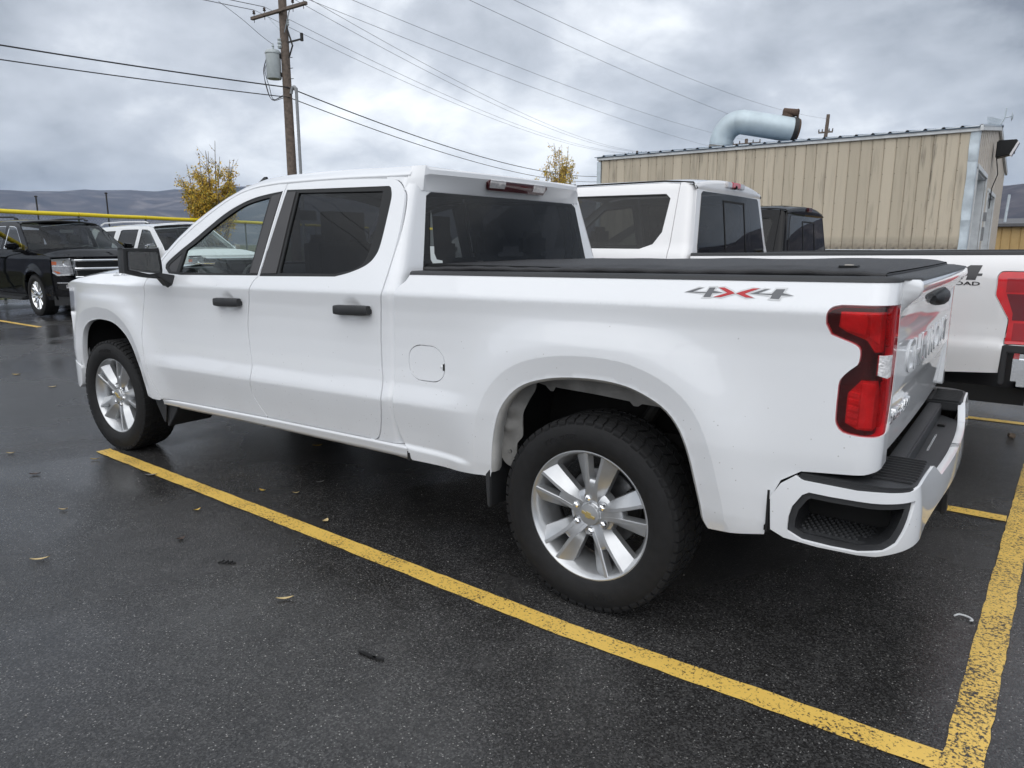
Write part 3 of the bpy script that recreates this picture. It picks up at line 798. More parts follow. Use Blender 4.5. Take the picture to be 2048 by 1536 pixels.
def build_hero():
    root = empty('pickup_truck', (2.05, 0, 0), 0, 'white crew cab pickup with black tonneau cover, CHEVROLET tailgate and red 4X4 decal', 'pickup truck')
    off = (-2.05, 0, 0)
    def part(n, me, m, parent=None):
        o = obj(n, me, m, parent or root)
        if parent is None: o.location = off
        return o
    g = .0046                                                  # half a shut line
    fender_front = [(-.70, 1.20), (-.70, .62)]
    for s in (-1, 1):
        # --- front wing
        out = [(.512, .47), (.675, .463)] + [(a - g, b) for a, b in rev(FSHUT)[0:]] + [(.655, 1.30), (.30, 1.302), (-.1, 1.285), (-.45, 1.245), (-.70, 1.195), (-.715, .78), (-.60, .60), (-.498, .58)]
        arch = [p for p in FARCH if p[1] > .50]
        out = out + arch[0:] + []
        part('front_fender', panel_mesh(hero_side, out, h=.020, hb=.014, depth=.035, side=s, extra=flare_pts(FARCH, 0) + crease_pts(-.6, .64)), M_WHITE)
        # --- doors
        fd = rev(shift(SPLIT, -g))
        fd = catmull(fd[:11], 3) + fd[11:]
        rt = [(x, float(rocker_top(x)) + .004) for x in np.linspace(.712, 1.84, 8)]
        front = [(a + g, b) for a, b in catmull(FSHUT, 3)]
        out = catmull(rev(DTOP), 3) + front + rt + fd
        fdoor = part('front_door', panel_mesh(hero_side, out, [FWIN], h=.024, hb=.018, depth=.016, side=s, extra=crease_pts(.7, 1.85)), M_WHITE)
        sp = shift(SPLIT, g); sp = sp[:4] + catmull(sp[4:], 3)
        rt = [(x, float(rocker_top(x)) + .004) for x in np.linspace(1.87, 2.72, 6)]
        out = sp + rt + catmull([(a - g, b) for a, b in rev(RSHUT)], 3)
        rdoor = part('rear_door', panel_mesh(hero_side, out, [RWIN], h=.024, hb=.018, depth=.016, side=s, extra=crease_pts(1.75, 2.88)), M_WHITE)
        # --- window surrounds and glass, set in behind the skin
        def rec(d):
            return lambda a, b, off=0.0: hero_side(a, b, off - d)
        for (door, win, gls, dark) in ((fdoor, FWIN, [FGLS, SAIL], M_GL_F), (rdoor, RWIN, [RGLS], M_GL_R)):
            t = obj('window_trim', panel_mesh(rec(.003), win, gls, h=.05, hb=.022, depth=.014, side=s), M_TRIM, door)
            obj('window_glass', panel_mesh(rec(.012), gls[0], h=.08, hb=.04, depth=.003, side=s), dark, door)
        obj('sail_panel', panel_mesh(rec(.006), SAIL, h=.05, depth=.004, side=s), M_APPL, fdoor)
        obj('pillar_cover', panel_mesh(rec(-.002), [(1.800, 1.764), (1.878, 1.776), (1.846, 1.335), (1.772, 1.335)], h=.05, depth=.006, side=s), M_APPL, fdoor)
        obj('pillar_cover', panel_mesh(rec(-.002), [(1.930, 1.780), (2.006, 1.780), (2.012, 1.340), (1.874, 1.335), (1.905, 1.60)], h=.05, depth=.006, side=s), M_APPL, rdoor)
        # --- handles
        for door, cx, cz, ln in ((fdoor, 1.580, 1.165, .250), (rdoor, 2.652, 1.176, .250)):
            y = float(half_width(cx, cz))
            mb = MB()
            P = []
            for t in np.linspace(-1, 1, 13):
                wz = .0255 * (1 - .12 * abs(t) ** 6)
                yo = y + .030 - .012 * t * t + (0.004 if t > .25 else 0)
                row = []
                for a in np.linspace(0, 2 * math.pi, 13)[:-1]:
                    ca, sa = math.cos(a), math.sin(a)
                    row.append((cx + t * ln / 2, s * (yo + .015 * math.copysign(abs(ca) ** .5, ca)), cz + .004 * t + wz * math.copysign(abs(sa) ** .5, sa)))
                P.append(row + [row[0]])
            me = grid_mesh(P, True, flip=(s > 0))
            bm = bmesh.new(); bm.from_mesh(me); bmesh.ops.remove_doubles(bm, verts=bm.verts, dist=1e-5); bmesh.ops.holes_fill(bm, edges=bm.edges); bmesh.ops.recalc_face_normals(bm, faces=bm.faces); bm.to_mesh(me); bm.free()
            me.polygons.foreach_set('use_smooth', [True] * len(me.polygons)); me.set_sharp_from_angle(angle=math.radians(50))
            h = obj('door_handle', me, M_BLKPLA, door)
            for hx, hl_ in ((cx - ln * .36, .05), (cx + ln * .36, .07)):
                obj('handle_mount', MB().box((hx, s * (y + .004), cz - .002), (hl_, .05, .026)).mesh(bevel=.004), M_BLKPLA, h)
        obj('key_lock', MB().lathe([(.007, .035), (.007, .0445), (.0004, .0445)], 16, c=(1.685, 0, 1.167)).mesh(smooth=True), M_STEEL, fdoor).location = (0, s * (.985 + .0) if s > 0 else -1.03, 0)
        # --- cab corner behind the rear door, wrapped to the cab back
        edge = [(2.885 + .02, .53)]
        def corner_M(a, b, off=0.0):
            a = np.asarray(a, float); b = np.asarray(b, float)
            xr = 2.945 - .055 * np.clip((b - 1.36) / .42, 0, 1.2)
            rc = .060
            x0 = xr - rc
            ang = np.clip((a - 2.86) / rc, 0, math.pi / 2)
            e = np.clip(a - 2.86 - rc * math.pi / 2, 0, None)
            xs = np.where(a < 2.86, 2.72 + (a - 2.72) * (x0 - 2.72) / .14, x0)
            y0 = half_width(np.minimum(xs, 2.9), b) + off
            return xs + (rc + off) * np.sin(ang), y0 - (rc + off) * (1 - np.cos(ang)) - e, b + 0 * a
        # keep the shut line where the door has it: map door-edge x into this domain
        def to_dom(p):
            x, z = p
            xr = 2.945 - .055 * min(max((z - 1.36) / .42, 0), 1.2); x0 = xr - .060
            return (2.72 + (x - 2.72) * .14 / (x0 - 2.72), z) if x < x0 else (2.86 + .06 * math.asin(min(1, (x - x0) / .06)), z)
        rs = [to_dom((a + g, b)) for a, b in catmull(RSHUT[2:], 3)]
        out = rs + [(2.765, .528), (2.99, .531), (2.99, 1.28), (3.050, 1.30), (3.056, 1.36), (3.030, 1.55), (3.004, 1.73), (2.99, 1.775), (2.93, 1.812), (2.80, 1.817), (2.70, 1.821)]
        part('cab_corner', panel_mesh(corner_M, out, h=.03, hb=.02, depth=.02, side=s), M_WHITE)
        # --- rocker
        P = []
        for x in np.linspace(.69, 2.985, 40):
            zt = float(rocker_top(x)); zb = float(np.interp(x, [.7, 1.57, 3.05], [.420, .441, .460]))
            yb = float(half_width(max(x, .9), zt + .01))
            P.append([(x, s * (yb - .03), zt + .001), (x, s * (yb - .002), zt), (x, s * (yb + .008), zt - .005), (x, s * (yb + .009), zt - .012), (x, s * (yb + .003), zt - .022), (x, s * (yb + .002), zt - .040), (x, s * (yb - .006), zb + .010), (x, s * (yb - .030), zb), (x, s * (yb - .12), zb - .012)])
        part('rocker', grid_mesh(P, True, flip=(s < 0)), M_WHITE)
        P = []
        for x in np.linspace(.8, 2.98, 30):
            zb = float(np.interp(x, [.7, 1.57, 3.05], [.408, .427, .446])); yb = float(half_width(max(x, .9), .5)) - .05
            P.append([(x, s * (yb), zb + .02), (x, s * yb, zb), (x, s * (yb - .02), zb - .004), (x, s * (yb - .10), zb + .01)])
        part('pinch_seam', grid_mesh(P, False, flip=(s < 0)), mat('dirty underbody white', (.30, .28, .25), .7, var=.5, scale=14))
        part('rocker_seal', MB().box((2.987, s * .935, .492), (.03, .055, .075)).mesh(bevel=.006), M_GAP)
        # --- bed side
        arch = [p for p in RARCH if p[1] > .478]
        out = catmull(BFRONT, 3) + [(2.985, .505), (2.99, .462), (3.30, .472), (3.455, .480), (3.497, .478)] + arch + [(4.497, .476), (4.613, .493), (4.700, .508), (4.712, .640), (4.744, .715), (4.806, .757), (4.894, .766), (4.992, .776), (5.055, .790), (S_END, .795),
                 (S_END, .90), (S_END, 1.31), (S_END, 1.385), (5.03, 1.384), (4.6, 1.378), (3.8, 1.369)]
        tail = TAIL_OUT
        fuel = FUEL if s < 0 else None
        holes = [tail] + ([fuel] if fuel else [])
        bed = part('bed_side', panel_mesh(bed_M, out, holes, h=.019, hb=.014, depth=.045, side=s, extra=flare_pts(RARCH, 3.988) + crease_pts(2.96, 4.82, True)), M_WHITE)
        if fuel:
            c = np.mean(np.array(fuel), 0)
            fin = [tuple(c + (np.array(p) - c) * .958) for p in fuel]
            fd_ = part('fuel_door', panel_mesh(bed_M, fin, [], h=.03, hb=.015, depth=.012, side=s), M_WHITE)
            obj('finger_notch', MB().box((3.236, s * (float(half_width(3.236, .945)) - .003), .945), (.016, .010, .036)).mesh(bevel=.003), M_GAP, fd_)
            obj('notch_scoop', MB().lathe([(.0005, .0), (.010, .002), (.017, .009)], 16, c=(3.222, 0, .945)).mesh(smooth=True), M_WHITE, fd_).location = (0, s * (float(half_width(3.222, .945)) + .002), 0)
        # --- tail lamp: dark outer lens with brighter inner chambers behind its face
        lamp = part('tail_lamp', panel_mesh(lambda a, b, off=0.0: bed_M(a, b, off - .001), inset(tail, .004), h=.02, hb=.012, depth=.006, side=s), M_LENS_GL)
        obj('lamp_housing', panel_mesh(lambda a, b, off=0.0: bed_M(a, b, off - .030), inset(tail, -.004), h=.03, hb=.02, depth=.004, side=s), M_LENS_H, lamp)
        for poly, m_, d in TAIL_CELLS:
            obj('lens_cell', panel_mesh(lambda a, b, off=0.0, d=d: bed_M(a, b, off + d), poly, h=.012, hb=.010, depth=.010, side=s), m_, lamp)
        # --- mud flaps
        part('mud_flap', panel_mesh(lambda a, b, off=0.0: (a + 0 * b, .955 - .06 * np.clip(.5 - b, 0, 1) + 0 * a, b), [(.505, .60), (.530, .60), (.62, .48), (.70, .42), (.66, .30), (.64, .305), (.575, .42)], h=.05, depth=.006, side=s), M_BLKPLA)
        part('mud_flap', MB().prism([(.66, .42), (.655, .27), (.675, .27), (.80, .40), (.80, .43)], s * .62, s * .93).mesh(bevel=.004), M_BLKPLA)
        part('mud_flap', MB().prism([(3.462, .600), (3.502, .575), (3.500, .335), (3.478, .335)], s * .66, s * .972).mesh(bevel=.005), M_BLKPLA)
        # --- wheelhouse: inner lip, stamped panel, dark tub
        P = []
        for (x, z) in RARCH:
            cx, cz = 3.99, .55
            y = float(half_width(x, z))
            k = (.012 / max(.01, math.hypot(x - cx, z - cz)))
            P.append([(x, s * (y - .004), z), (x + (cx - x) * k, s * (y - .012), z + (cz - z) * k), (x + (cx - x) * k * 1.0, s * (y - .045), z + (cz - z) * k * .6), (x - (cx - x) * .02, s * (y - .10), z + .012), (x - (cx - x) * .03, s * (y - .17), z + .010)])
        part('wheel_arch_lip', grid_mesh(P, True, flip=(s > 0)), M_WHITE_IN)
        low = [(3.56, .93), (3.66, .905), (3.70, .895), (3.72, .872), (3.735, .872), (3.75, .893), (3.95, .886), (4.10, .876), (4.115, .858), (4.135, .858), (4.155, .872), (4.33, .866), (4.42, .80)]
        top = [(4.46, .86), (4.38, 1.02), (4.0, 1.06), (3.6, 1.02), (3.52, .93)]
        part('inner_fender', panel_mesh(lambda a, b, off=0.0: (a + 0 * b, .845 + .35 * np.clip(b - .92, -.1, .2) + 0 * a, b), low + top, h=.05, depth=.006, side=s), M_LINER)
        def stamp(a, b, off=0.0):
            bump = .03 * np.exp(-((a - 3.555) / .03) ** 2 - ((b - .78) / .035) ** 2) + .025 * np.exp(-((a - 3.545) / .03) ** 2 - ((b - .70) / .03) ** 2)
            return a + 0 * b, .90 + bump - .35 * (a - 3.5) + off, b + 0 * a
        part('stamped_bracket', panel_mesh(stamp, catmull([(3.50, .60), (3.505, .92), (3.56, .95), (3.64, .93), (3.655, .88), (3.625, .82), (3.60, .75), (3.60, .66), (3.575, .62), (3.57, .53), (3.535, .52)], 3, True), [], h=.02, hb=.02, depth=.02, side=s), M_LINER)
        for (bx, bz) in ((3.56, .86), (3.575, .70), (3.545, .585)):
            part('bracket_bolt', MB().lathe([(.009, 0), (.009, .008), (.0004, .009)], 8, c=(bx, 0, bz)).mesh(), M_STEEL).location = (-2.05, s * (.905 - .35 * (bx - 3.5)), 0)
        for cx, ar in ((0, FARCH), (3.988, RARCH)):
            P = []
            for (x, z) in ar:
                xx = cx + (x - cx) * 1.10; zz = .45 + (z - .45) * 1.10
                P.append([(xx, s * (.86 if cx > 1 else .93), zz), (xx, s * .45, zz)])
            part('wheel_tub', grid_mesh(P, True), mat('black wheel liner', (.008, .008, .008), .85))
            part('tub_wall', MB().prism([(cx + (x - cx) * 1.12, .45 + (z - .45) * 1.12) for x, z in ar], s * .44, s * .42).mesh(), MATS['black wheel liner'])
        # --- mirror
        mir = part('door_mirror', mirror_mesh(s), M_BLKPLA)
        gp = [(-1.045, 1.322), (-1.052, 1.447), (-1.232, 1.452), (-1.238, 1.345), (-1.115, 1.315)]
        me = MB().prism([(y * -s, z) for y, z in gp], .955, .972, 'x').mesh(bevel=.004)
        obj('mirror_glass', me, M_MIRR, mir)
        me = MB().prism([(y * -s, z) for y, z in [(-1.045, 1.318), (-1.045, 1.452), (-1.240, 1.457), (-1.245, 1.340), (-1.115, 1.308)]], .94, .962, 'x').mesh(bevel=.003)
        obj('mirror_bezel', me, M_TRIM, mir)
        obj('mirror_arm', MB().add([(.86, s * .955, 1.20), (.99, s * .952, 1.22), (.99, s * .945, 1.30), (.80, s * .945, 1.30), (.87, s * 1.06, 1.325), (.955, s * 1.06, 1.325), (.955, s * 1.12, 1.335), (.87, s * 1.12, 1.335), (.92, s * .97, 1.205), (.985, s * .975, 1.235)],
            [(0, 3, 7, 4), (0, 8, 9, 1), (3, 2, 6, 7), (1, 2, 3, 0), (0, 4, 5, 8), (8, 5, 6, 9), (9, 6, 2, 1), (4, 7, 6, 5)]).mesh(bevel=.006), M_BLKPLA, mir)
    for s in (-1, 1):
        skin = [(.56, .50), (.50, 1.20), (.70, 1.30), (.82, 1.37)] + [(a, b - .03) for a, b in DTOP[2:]] + [(2.7, 1.79), (2.80, 1.76), (2.82, 1.5), (2.90, 1.25), (2.905, .56)]
        part('gap_shade_backing', panel_mesh(lambda a, b, off=0.0: side_map(a, b, off - .0185), skin, [inset(FWIN, -.006), inset(RWIN, -.006)], h=.08, hb=.04, depth=.0, side=s), M_GAP)  # black sheet behind the skins, added so the shut lines read as dark shade
    # --- decals on the bed sides
    for s in (-1, 1):
        Mx = (lambda a, b, off=0.0: side_map(a, b, off)) if s < 0 else (lambda a, b, off=0.0: side_map(9.106 - np.asarray(a, float), b, off))
        d = None
        for poly, m_ in DECAL:
            c = np.mean(np.array(poly), 0)
            bo = inset(poly, -.005)
            o1 = part('four_by_four_decal', panel_mesh(lambda a, b, off=0.0: Mx(a, b, off + .0012), bo, h=.04, hb=.02, depth=.001, side=s), M_DECEDGE) if d is None else obj('decal_border', panel_mesh(lambda a, b, off=0.0: Mx(a, b, off + .0012 + .0001 * len(d.children)), bo, h=.04, hb=.02, depth=.001, side=s), M_DECEDGE, d)
            if d is None: d = o1
            obj('decal_letter', panel_mesh(lambda a, b, off=0.0: Mx(a, b, off + .0026), poly, h=.04, hb=.02, depth=.001, side=s), m_, d)
    # --- roof, pillars, screens
    def rail(s, x):
        z = float(np.interp(x, [p[0] for p in DTOP] + [2.177, 2.431, 2.7, 2.93], [p[1] for p in DTOP] + [1.828, 1.825, 1.818, 1.815])) + .006
        return x, float(half_width(x, z)), z
    for s in (-1, 1):
        P = []; xs = list(np.linspace(.745, 1.75, 26)) + list(np.linspace(1.8, 2.86, 20))
        for x in xs:
            x0, y0, z0 = rail(s, x)
            t = float(smooth01((x - 1.05) / .55))
            inn = np.array([x0 - (.10 * (1 - t)), y0 - .075, z0 + .030 + .022 * t])
            a = np.array([x0, y0, z0]); ctrl = a + np.array([-.05 * (1 - t), -.012, .026])
            row = []
            row.append((a[0], s * (a[1] - .03), a[2] - .02))
            for k in np.linspace(0, 1, 7):
                q = (1 - k) ** 2 * a + 2 * k * (1 - k) * ctrl + k * k * inn
                row.append((q[0], s * q[1], q[2]))
            P.append(row)
        part('roof_rail', grid_mesh(P, True, flip=(s > 0)), M_WHITE)
    P = []
    for x in np.linspace(1.20, 2.955, 36):
        xe = min(x, 2.86); x0, y0, z0 = rail(1, xe)
        ye, ze = y0 - .074, z0 + .051
        if x > 2.86: ze -= (x - 2.86) * .12; ye -= (x - 2.86) * .1
        zc = float(roof_z(x))
        row = []
        for v in np.linspace(-1, 1, 25):
            zz = ze + (zc - ze) * (1 - abs(v) ** 2.4)
            xx = x - (.05 * v * v if x > 2.9 else 0) * (x - 2.9) / .055
            zz += .006 * math.cos(v * 9) * (1 - abs(v)) * float(smooth01((x - 1.5) / .3)) * float(smooth01((2.75 - x) / .2))
            row.append((xx, v * ye, zz))
        P.append(row)
    part('roof', grid_mesh(P, True, flip=False), M_WHITE)
    # rear roof spoiler face between roof edge and glass
    P = []; edge = P_last = None
    xr = 2.955; x0, y0, z0 = rail(1, 2.86); ye, ze = y0 - .074 - .0095, z0 + .051 - .0114; zc = float(roof_z(xr))
    for v in np.linspace(-1, 1, 25):
        zz = ze + (zc - ze) * (1 - abs(v) ** 2.4); xx = xr - .05 * v * v
        P.append([(xx, v * ye, zz), (xx + .006, v * ye, zz - .008), (xx + .006, v * ye * 1.0, zz - .030), (xx - .010, v * ye * 1.0, zz - .055), (2.890 + .012 * (1 - v * v), v * ye * .99, 1.752), (2.86, v * ye * .98, 1.735)])
    ends = []
    for s in (-1, 1):
        for (xx, k) in ((2.905, .35), (2.875, .8), (2.85, 1.0)):
            yo = lambda z: float(half_width(2.85, z))
            pts = [(xx, s * (ye + .0095 + .004 * k), ze + .0114), (xx, s * (ye + (y0 - .03 - ye) * k), ze + .008), (xx, s * (ye + (yo(1.825) - ye) * k), z0 + .002), (xx, s * (ye + (yo(1.80) + .001 - ye) * k), 1.80), (xx - .005, s * (ye * .99 + (yo(1.752) - .002 - ye * .99) * k), 1.752), (2.83, s * (ye * .98 + (yo(1.735) - .012 - ye * .98) * k), 1.735)]
            ends.append((s, xx, pts))
    left = [e[2] for e in ends if e[0] < 0][::-1]; right = [e[2] for e in ends if e[0] > 0]
    me = grid_mesh(left + P + right, True, flip=True); me.set_sharp_from_angle(angle=math.radians(28))
    part('roof_spoiler', me, M_WHITE)
    # centre high lamp
    cl = part('centre_brake_lamp', panel_mesh(lamp_M, [(-.285, 1.812), (-.268, 1.838), (.268, 1.838), (.285, 1.812), (.262, 1.778), (-.262, 1.778)], h=.03, depth=.02, side=1), M_LENS_D)
    for (a, b) in ((-.262, -.135), (.135, .262)):
        obj('clear_lens', panel_mesh(lambda u, v, off=0.0: lamp_M(u, v, off + .003), [(a, 1.790), (a, 1.826), (b, 1.826), (b, 1.790)], h=.04, depth=.003, side=1), M_CLEAR, cl)
    obj('clear_lens', panel_mesh(lambda u, v, off=0.0: lamp_M(u, v, off + .003), [(-.262, 1.828), (.262, 1.828), (.262, 1.834), (-.262, 1.834)], h=.04, depth=.003, side=1), M_CLEAR, cl)
    # cab back and its window
    def back_M(a, b, off=0.0):
        a = np.asarray(a, float); b = np.asarray(b, float)
        return 2.945 - .055 * np.clip((b - 1.36) / .42, -.2, 1.2) + .018 * (1 - (a / .9) ** 2) + off, a, b
    RG = [(-.775, 1.30), (-.785, 1.36), (-.70, 1.725), (-.66, 1.748), (.66, 1.748), (.70, 1.725), (.785, 1.36), (.775, 1.30)]
    part('cab_back', panel_mesh(lambda a, b, off=0.0: back_M(a, b, off - .014), [(-.86, .60), (-.86, 1.36), (-.75, 1.76), (.75, 1.76), (.86, 1.36), (.86, .60)], [RG], h=.08, depth=.02, side=1), M_WHITE)
    rw = part('rear_window', panel_mesh(lambda a, b, off=0.0: back_M(a, b, off - .006), RG, h=.06, depth=.006, side=1), M_GL_R)
    M_STK = mat('white window sticker', (.62, .66, .65), .5)
    hs = obj('window_sticker', panel_mesh(lambda a, b, off=0.0: back_M(a, b, off - .004), [(-.722, 1.420), (-.710, 1.402), (-.640, 1.402), (-.640, 1.414), (-.680, 1.420), (-.692, 1.450), (-.688, 1.485), (-.716, 1.485)], h=.05, depth=.0005, side=1), M_STK, rw)
    obj('sticker_shaft', panel_mesh(lambda a, b, off=0.0: back_M(a, b, off - .0038), [(-.715, 1.487), (-.689, 1.487), (-.678, 1.63), (-.682, 1.66), (-.690, 1.63)], h=.05, depth=.0005, side=1), mat('grey window sticker', (.10, .11, .11), .5), rw)
    obj('sticker_band', panel_mesh(lambda a, b, off=0.0: back_M(a, b, off - .0030), [(-.705, 1.565), (-.686, 1.565), (-.685, 1.575), (-.704, 1.575)], h=.05, depth=.0005, side=1), mat('yellow window sticker', (.50, .40, .05), .5), rw)
    # windscreen
    P = []
    for t in np.linspace(0, 1, 14):
        x = .62 + (1.215 - .62) * t; z = 1.36 + (1.845 - 1.36) * t ** .92
        hw = .86 - .20 * t
        P.append([(x - .16 * (1 - (v) ** 2) * (1 - .6 * t), v * hw, z + .012 * (1 - v * v)) for v in np.linspace(-1, 1, 15)])
    part('windscreen', grid_mesh(P, True, flip=False), M_GL_W)
    part('cowl', MB().box((.50, 0, 1.335), (.30, 1.66, .03)).mesh(bevel=.01), M_TRIM)
    part('roof_antenna', MB().add([(1.235, -.52, 1.862), (1.235, -.48, 1.862), (1.345, -.478, 1.872), (1.345, -.522, 1.872), (1.315, -.503, 1.915), (1.315, -.497, 1.915), (1.350, -.497, 1.915), (1.350, -.503, 1.915)],
        [(0, 3, 2, 1), (0, 1, 5, 4), (4, 5, 6, 7), (1, 2, 6, 5), (0, 4, 7, 3), (2, 3, 7, 6)]).mesh(bevel=.004), M_TRIM)
    # --- hood
    P = []
    for x in np.linspace(-.80, .70, 26):
        zt = float(np.interp(x, [-.80, -.70, -.45, -.1, .3, .70], [1.16, 1.195, 1.245, 1.285, 1.302, 1.312])) + .002
        yt = float(half_width(x, zt - .002)) - .001
        zc = float(np.interp(x, *dense_profile([-.90, -.72, -.5, -.2, .2, .7], [1.19, 1.262, 1.315, 1.350, 1.372, 1.375], .05)))
        row = []
        for v in np.linspace(-1, 1, 33):
            zz = zt + (zc - zt) * (1 - abs(v) ** 3.2)
            zz -= .012 * float(smooth01((.62 - abs(v)) / .08)) * float(smooth01((x + .7) / .4))
            xx = x - .13 * (1 - v * v) * float(smooth01((.0 - x) / .8))
            row.append((xx, v * yt, zz))
        P.append(row)
    part('hood', grid_mesh(P, True, flip=False), M_WHITE)
    for s in (-1, 1):
        def hb(a, b, off=0.0):
            a = np.asarray(a, float)
            if s > 0: a = .415 - a + .02
            zt = np.interp(a, [-.80, -.70, -.45, -.1, .3, .70], [1.16, 1.195, 1.245, 1.285, 1.302, 1.312])
            return side_map(a, b + zt - 1.30, off)
        part('fender_lettering', text_mesh('SILVERADO', lambda a, b, off=0.0: hb(a, b, off), .115, 1.284, .028, .40, .006, side=s, shear=.25), M_CHROME)
    # --- nose: bumper, grille, lamps (mostly turned away from the lens)
    def nose_x(y, z):
        return -.60 - .36 * (1 - (np.abs(y) / .93) ** 2.6) - .02 * np.sin((z - .5) * 3)
    def nose_M(a, b, off=0.0):
        a = np.asarray(a, float); b = np.asarray(b, float)
        return nose_x(a, b) - off, a, b
    part('front_bumper', panel_mesh(nose_M, [(-.95, .45), (-.95, .72), (-.60, .76), (.60, .76), (.95, .72), (.95, .45), (.6, .40), (-.6, .40)], [[(-.55, .47), (-.5, .62), (.5, .62), (.55, .47)]], h=.06, depth=.10, side=1), M_WHITE)
    part('bumper_grille', panel_mesh(lambda a, b, off=0.0: nose_M(a, b, off - .03), [(-.57, .45), (-.52, .64), (.52, .64), (.57, .45)], h=.1, depth=.02, side=1), M_BLKPLA)
    part('grille', panel_mesh(lambda a, b, off=0.0: nose_M(a, b, off - .02), [(-.70, .77), (-.74, 1.14), (.74, 1.14), (.70, .77)], h=.08, depth=.03, side=1), M_BLKPLA)
    for z in (.83, .90, 1.00, 1.07):
        part('grille_bar', panel_mesh(lambda a, b, off=0.0: nose_M(a, b, off + .004), [(-.70, z), (-.70, z + .03), (.70, z + .03), (.70, z)], h=.08, depth=.03, side=1), M_CHROME if z == 1.00 else M_TRIM)
    for s in (-1, 1):
        hl = part('head_lamp', panel_mesh(lambda a, b, off=0.0: (nose_M(a, b, off)[0] + .012, a, b), [(.72, .98), (.76, 1.16), (.945, 1.17), (.955, 1.00), (.86, .95)], h=.03, depth=.05, side=s), mat('headlamp lens', (.25, .26, .28), .05, coat=1.0, metal=.4))
        part('front_corner', panel_mesh(lambda a, b, off=0.0: (nose_M(a, b, off)[0] + .010, a, b), [(.70, .77), (.72, .97), (.86, .94), (.955, .99), (.95, .73)], h=.05, depth=.05, side=s), M_WHITE)
        part('nose_panel', MB().add([(-.70, s * .90, 1.19), (-.70, s * .91, .60), (-.60, s * .935, .46), (-.52, s * .955, .46), (-.52, s * .95, .60)], [(0, 1, 2, 3, 4)]).mesh(), M_WHITE)
        part('bumper_end', panel_mesh(lambda a, b, off=0.0: (a + 0 * b, .962 - .10 * np.clip((-a - .5) / .3, 0, 1) ** 2 + 0 * b, b + 0 * a), [(-.505, .575), (-.62, .60), (-.70, .60), (-.70, .42), (-.58, .40), (-.52, .43), (-.508, .50)], h=.04, depth=.04, side=s), M_WHITE)
    part('hood_lip', panel_mesh(lambda a, b, off=0.0: (nose_M(a, b, off)[0] + .012, a, b), [(-.90, 1.145), (-.80, 1.175), (-.4, 1.215), (0, 1.225), (.4, 1.215), (.80, 1.175), (.90, 1.145)], h=.05, depth=.05, side=1), M_WHITE)
    # --- tailgate
    TG = dense_profile([.76, .80, .90, .98, 1.02, 1.19, 1.22, 1.26, 1.295, 1.330, 1.345, 1.372, 1.386], [5.000, 5.006, 5.014, 5.020, 5.028, 5.028, 5.016, 5.018, 5.032, 5.068, 5.080, 5.084, 5.070], .006)
    def tg_M(a, b, off=0.0):
        a = np.asarray(a, float); b = np.asarray(b, float)
        x = np.interp(b, *TG) + .010 * (1 - (a / .9) ** 2)
        e = smooth01((.845 - np.abs(a)) / .03)
        return x * e + (1 - e) * np.minimum(x, 5.02) + off, a, b + 0 * a
    tgo = [(-.852, .795), (-.852, 1.32), (-.85, 1.386), (.85, 1.386), (.852, 1.32), (.852, .795)]
    tg = part('tailgate', panel_mesh(tg_M, tgo, [], h=.022, hb=.02, depth=.04, side=1), M_WHITE)
    me = text_mesh('CHEVROLET', tg_M, -.62, 1.050, .118, 1.24, .0055, side=1)
    obj('tailgate_lettering', me, M_WHITE, tg)
    me = text_mesh('SILVERADO', tg_M, -.80, .905, .042, .40, .007, side=1, shear=.2, bold=.01)
    obj('tailgate_badge', me, M_CHROME, tg)
    P = []
    for y in np.linspace(-.855, .855, 30):
        xo = 5.066 + .010 * (1 - (y / .9) ** 2) - .05 * float(smooth01((abs(y) - .80) / .06))
        P.append([(4.945, y, 1.380), (4.945, y, 1.393), (4.98, y, 1.397), (xo - .03, y, 1.396), (xo + .006, y, 1.390), (xo + .010, y, 1.384)])
    obj('tailgate_cap', grid_mesh(P, True, flip=True), M_BLKPLA, tg)
    obj('tailgate_latch', MB().tube([(5.046, -.15, 1.288), (5.050, -.10, 1.288), (5.054, .0, 1.288), (5.050, .12, 1.288), (5.044, .17, 1.288)], [.012, .030, .036, .030, .012], 12).mesh(smooth=True, angle=60), M_BLKPLA, tg)
    obj('tailgate_core', MB().box((4.972, 0, 1.09), (.036, 1.66, .56)).mesh(), M_WHITE, tg)
    # dealer sticker low on the corner post
    stk = part('dealer_sticker', panel_mesh(lambda a, b, off=0.0: tg_M(a, b, off + .001), [(-.842, .862), (-.842, .868), (-.775, .868), (-.775, .862)], h=.05, depth=.0005, side=1), M_TRIM)
    for k in range(3):
        obj('sticker_line', panel_mesh(lambda a, b, off=0.0: tg_M(a, b, off + .001), [(-.838, .828 + k * .011), (-.838, .834 + k * .011), (-.785 + .01 * k, .834 + k * .011), (-.785 + .01 * k, .828 + k * .011)], h=.05, depth=.0005, side=1), M_TRIM, stk)
    # --- bed rails, cover
    for s in (-1, 1):
        P = []
        for q in list(np.linspace(3.018, 4.93, 18)) + list(np.linspace(4.955, 5.095, 9)):
            z = float(np.interp(q, [3.0, 5.0], [1.361, 1.384]))
            o1 = side_map(q, z - .005, .002); o2 = side_map(q, z + .006, .002); o3 = side_map(q, z + .012, -.006)
            iy = min(float(half_width(min(q, 4.93), z)) - .085, .84); ix = min(q, 4.94)
            P.append([(float(o[0]), s * float(o[1]), float(o[2])) for o in (o1, o2, o3)] + [(ix, s * iy, z + .013), (ix, s * (iy - .004), z - .10)])
        part('bed_rail_cap', grid_mesh(P, True, flip=(s < 0)), M_BLKPLA)
        part('cover_rail', MB().box((3.98, s * .835, 1.392), (1.92, .035, .022)).mesh(bevel=.004), M_TRIM)
    P = []
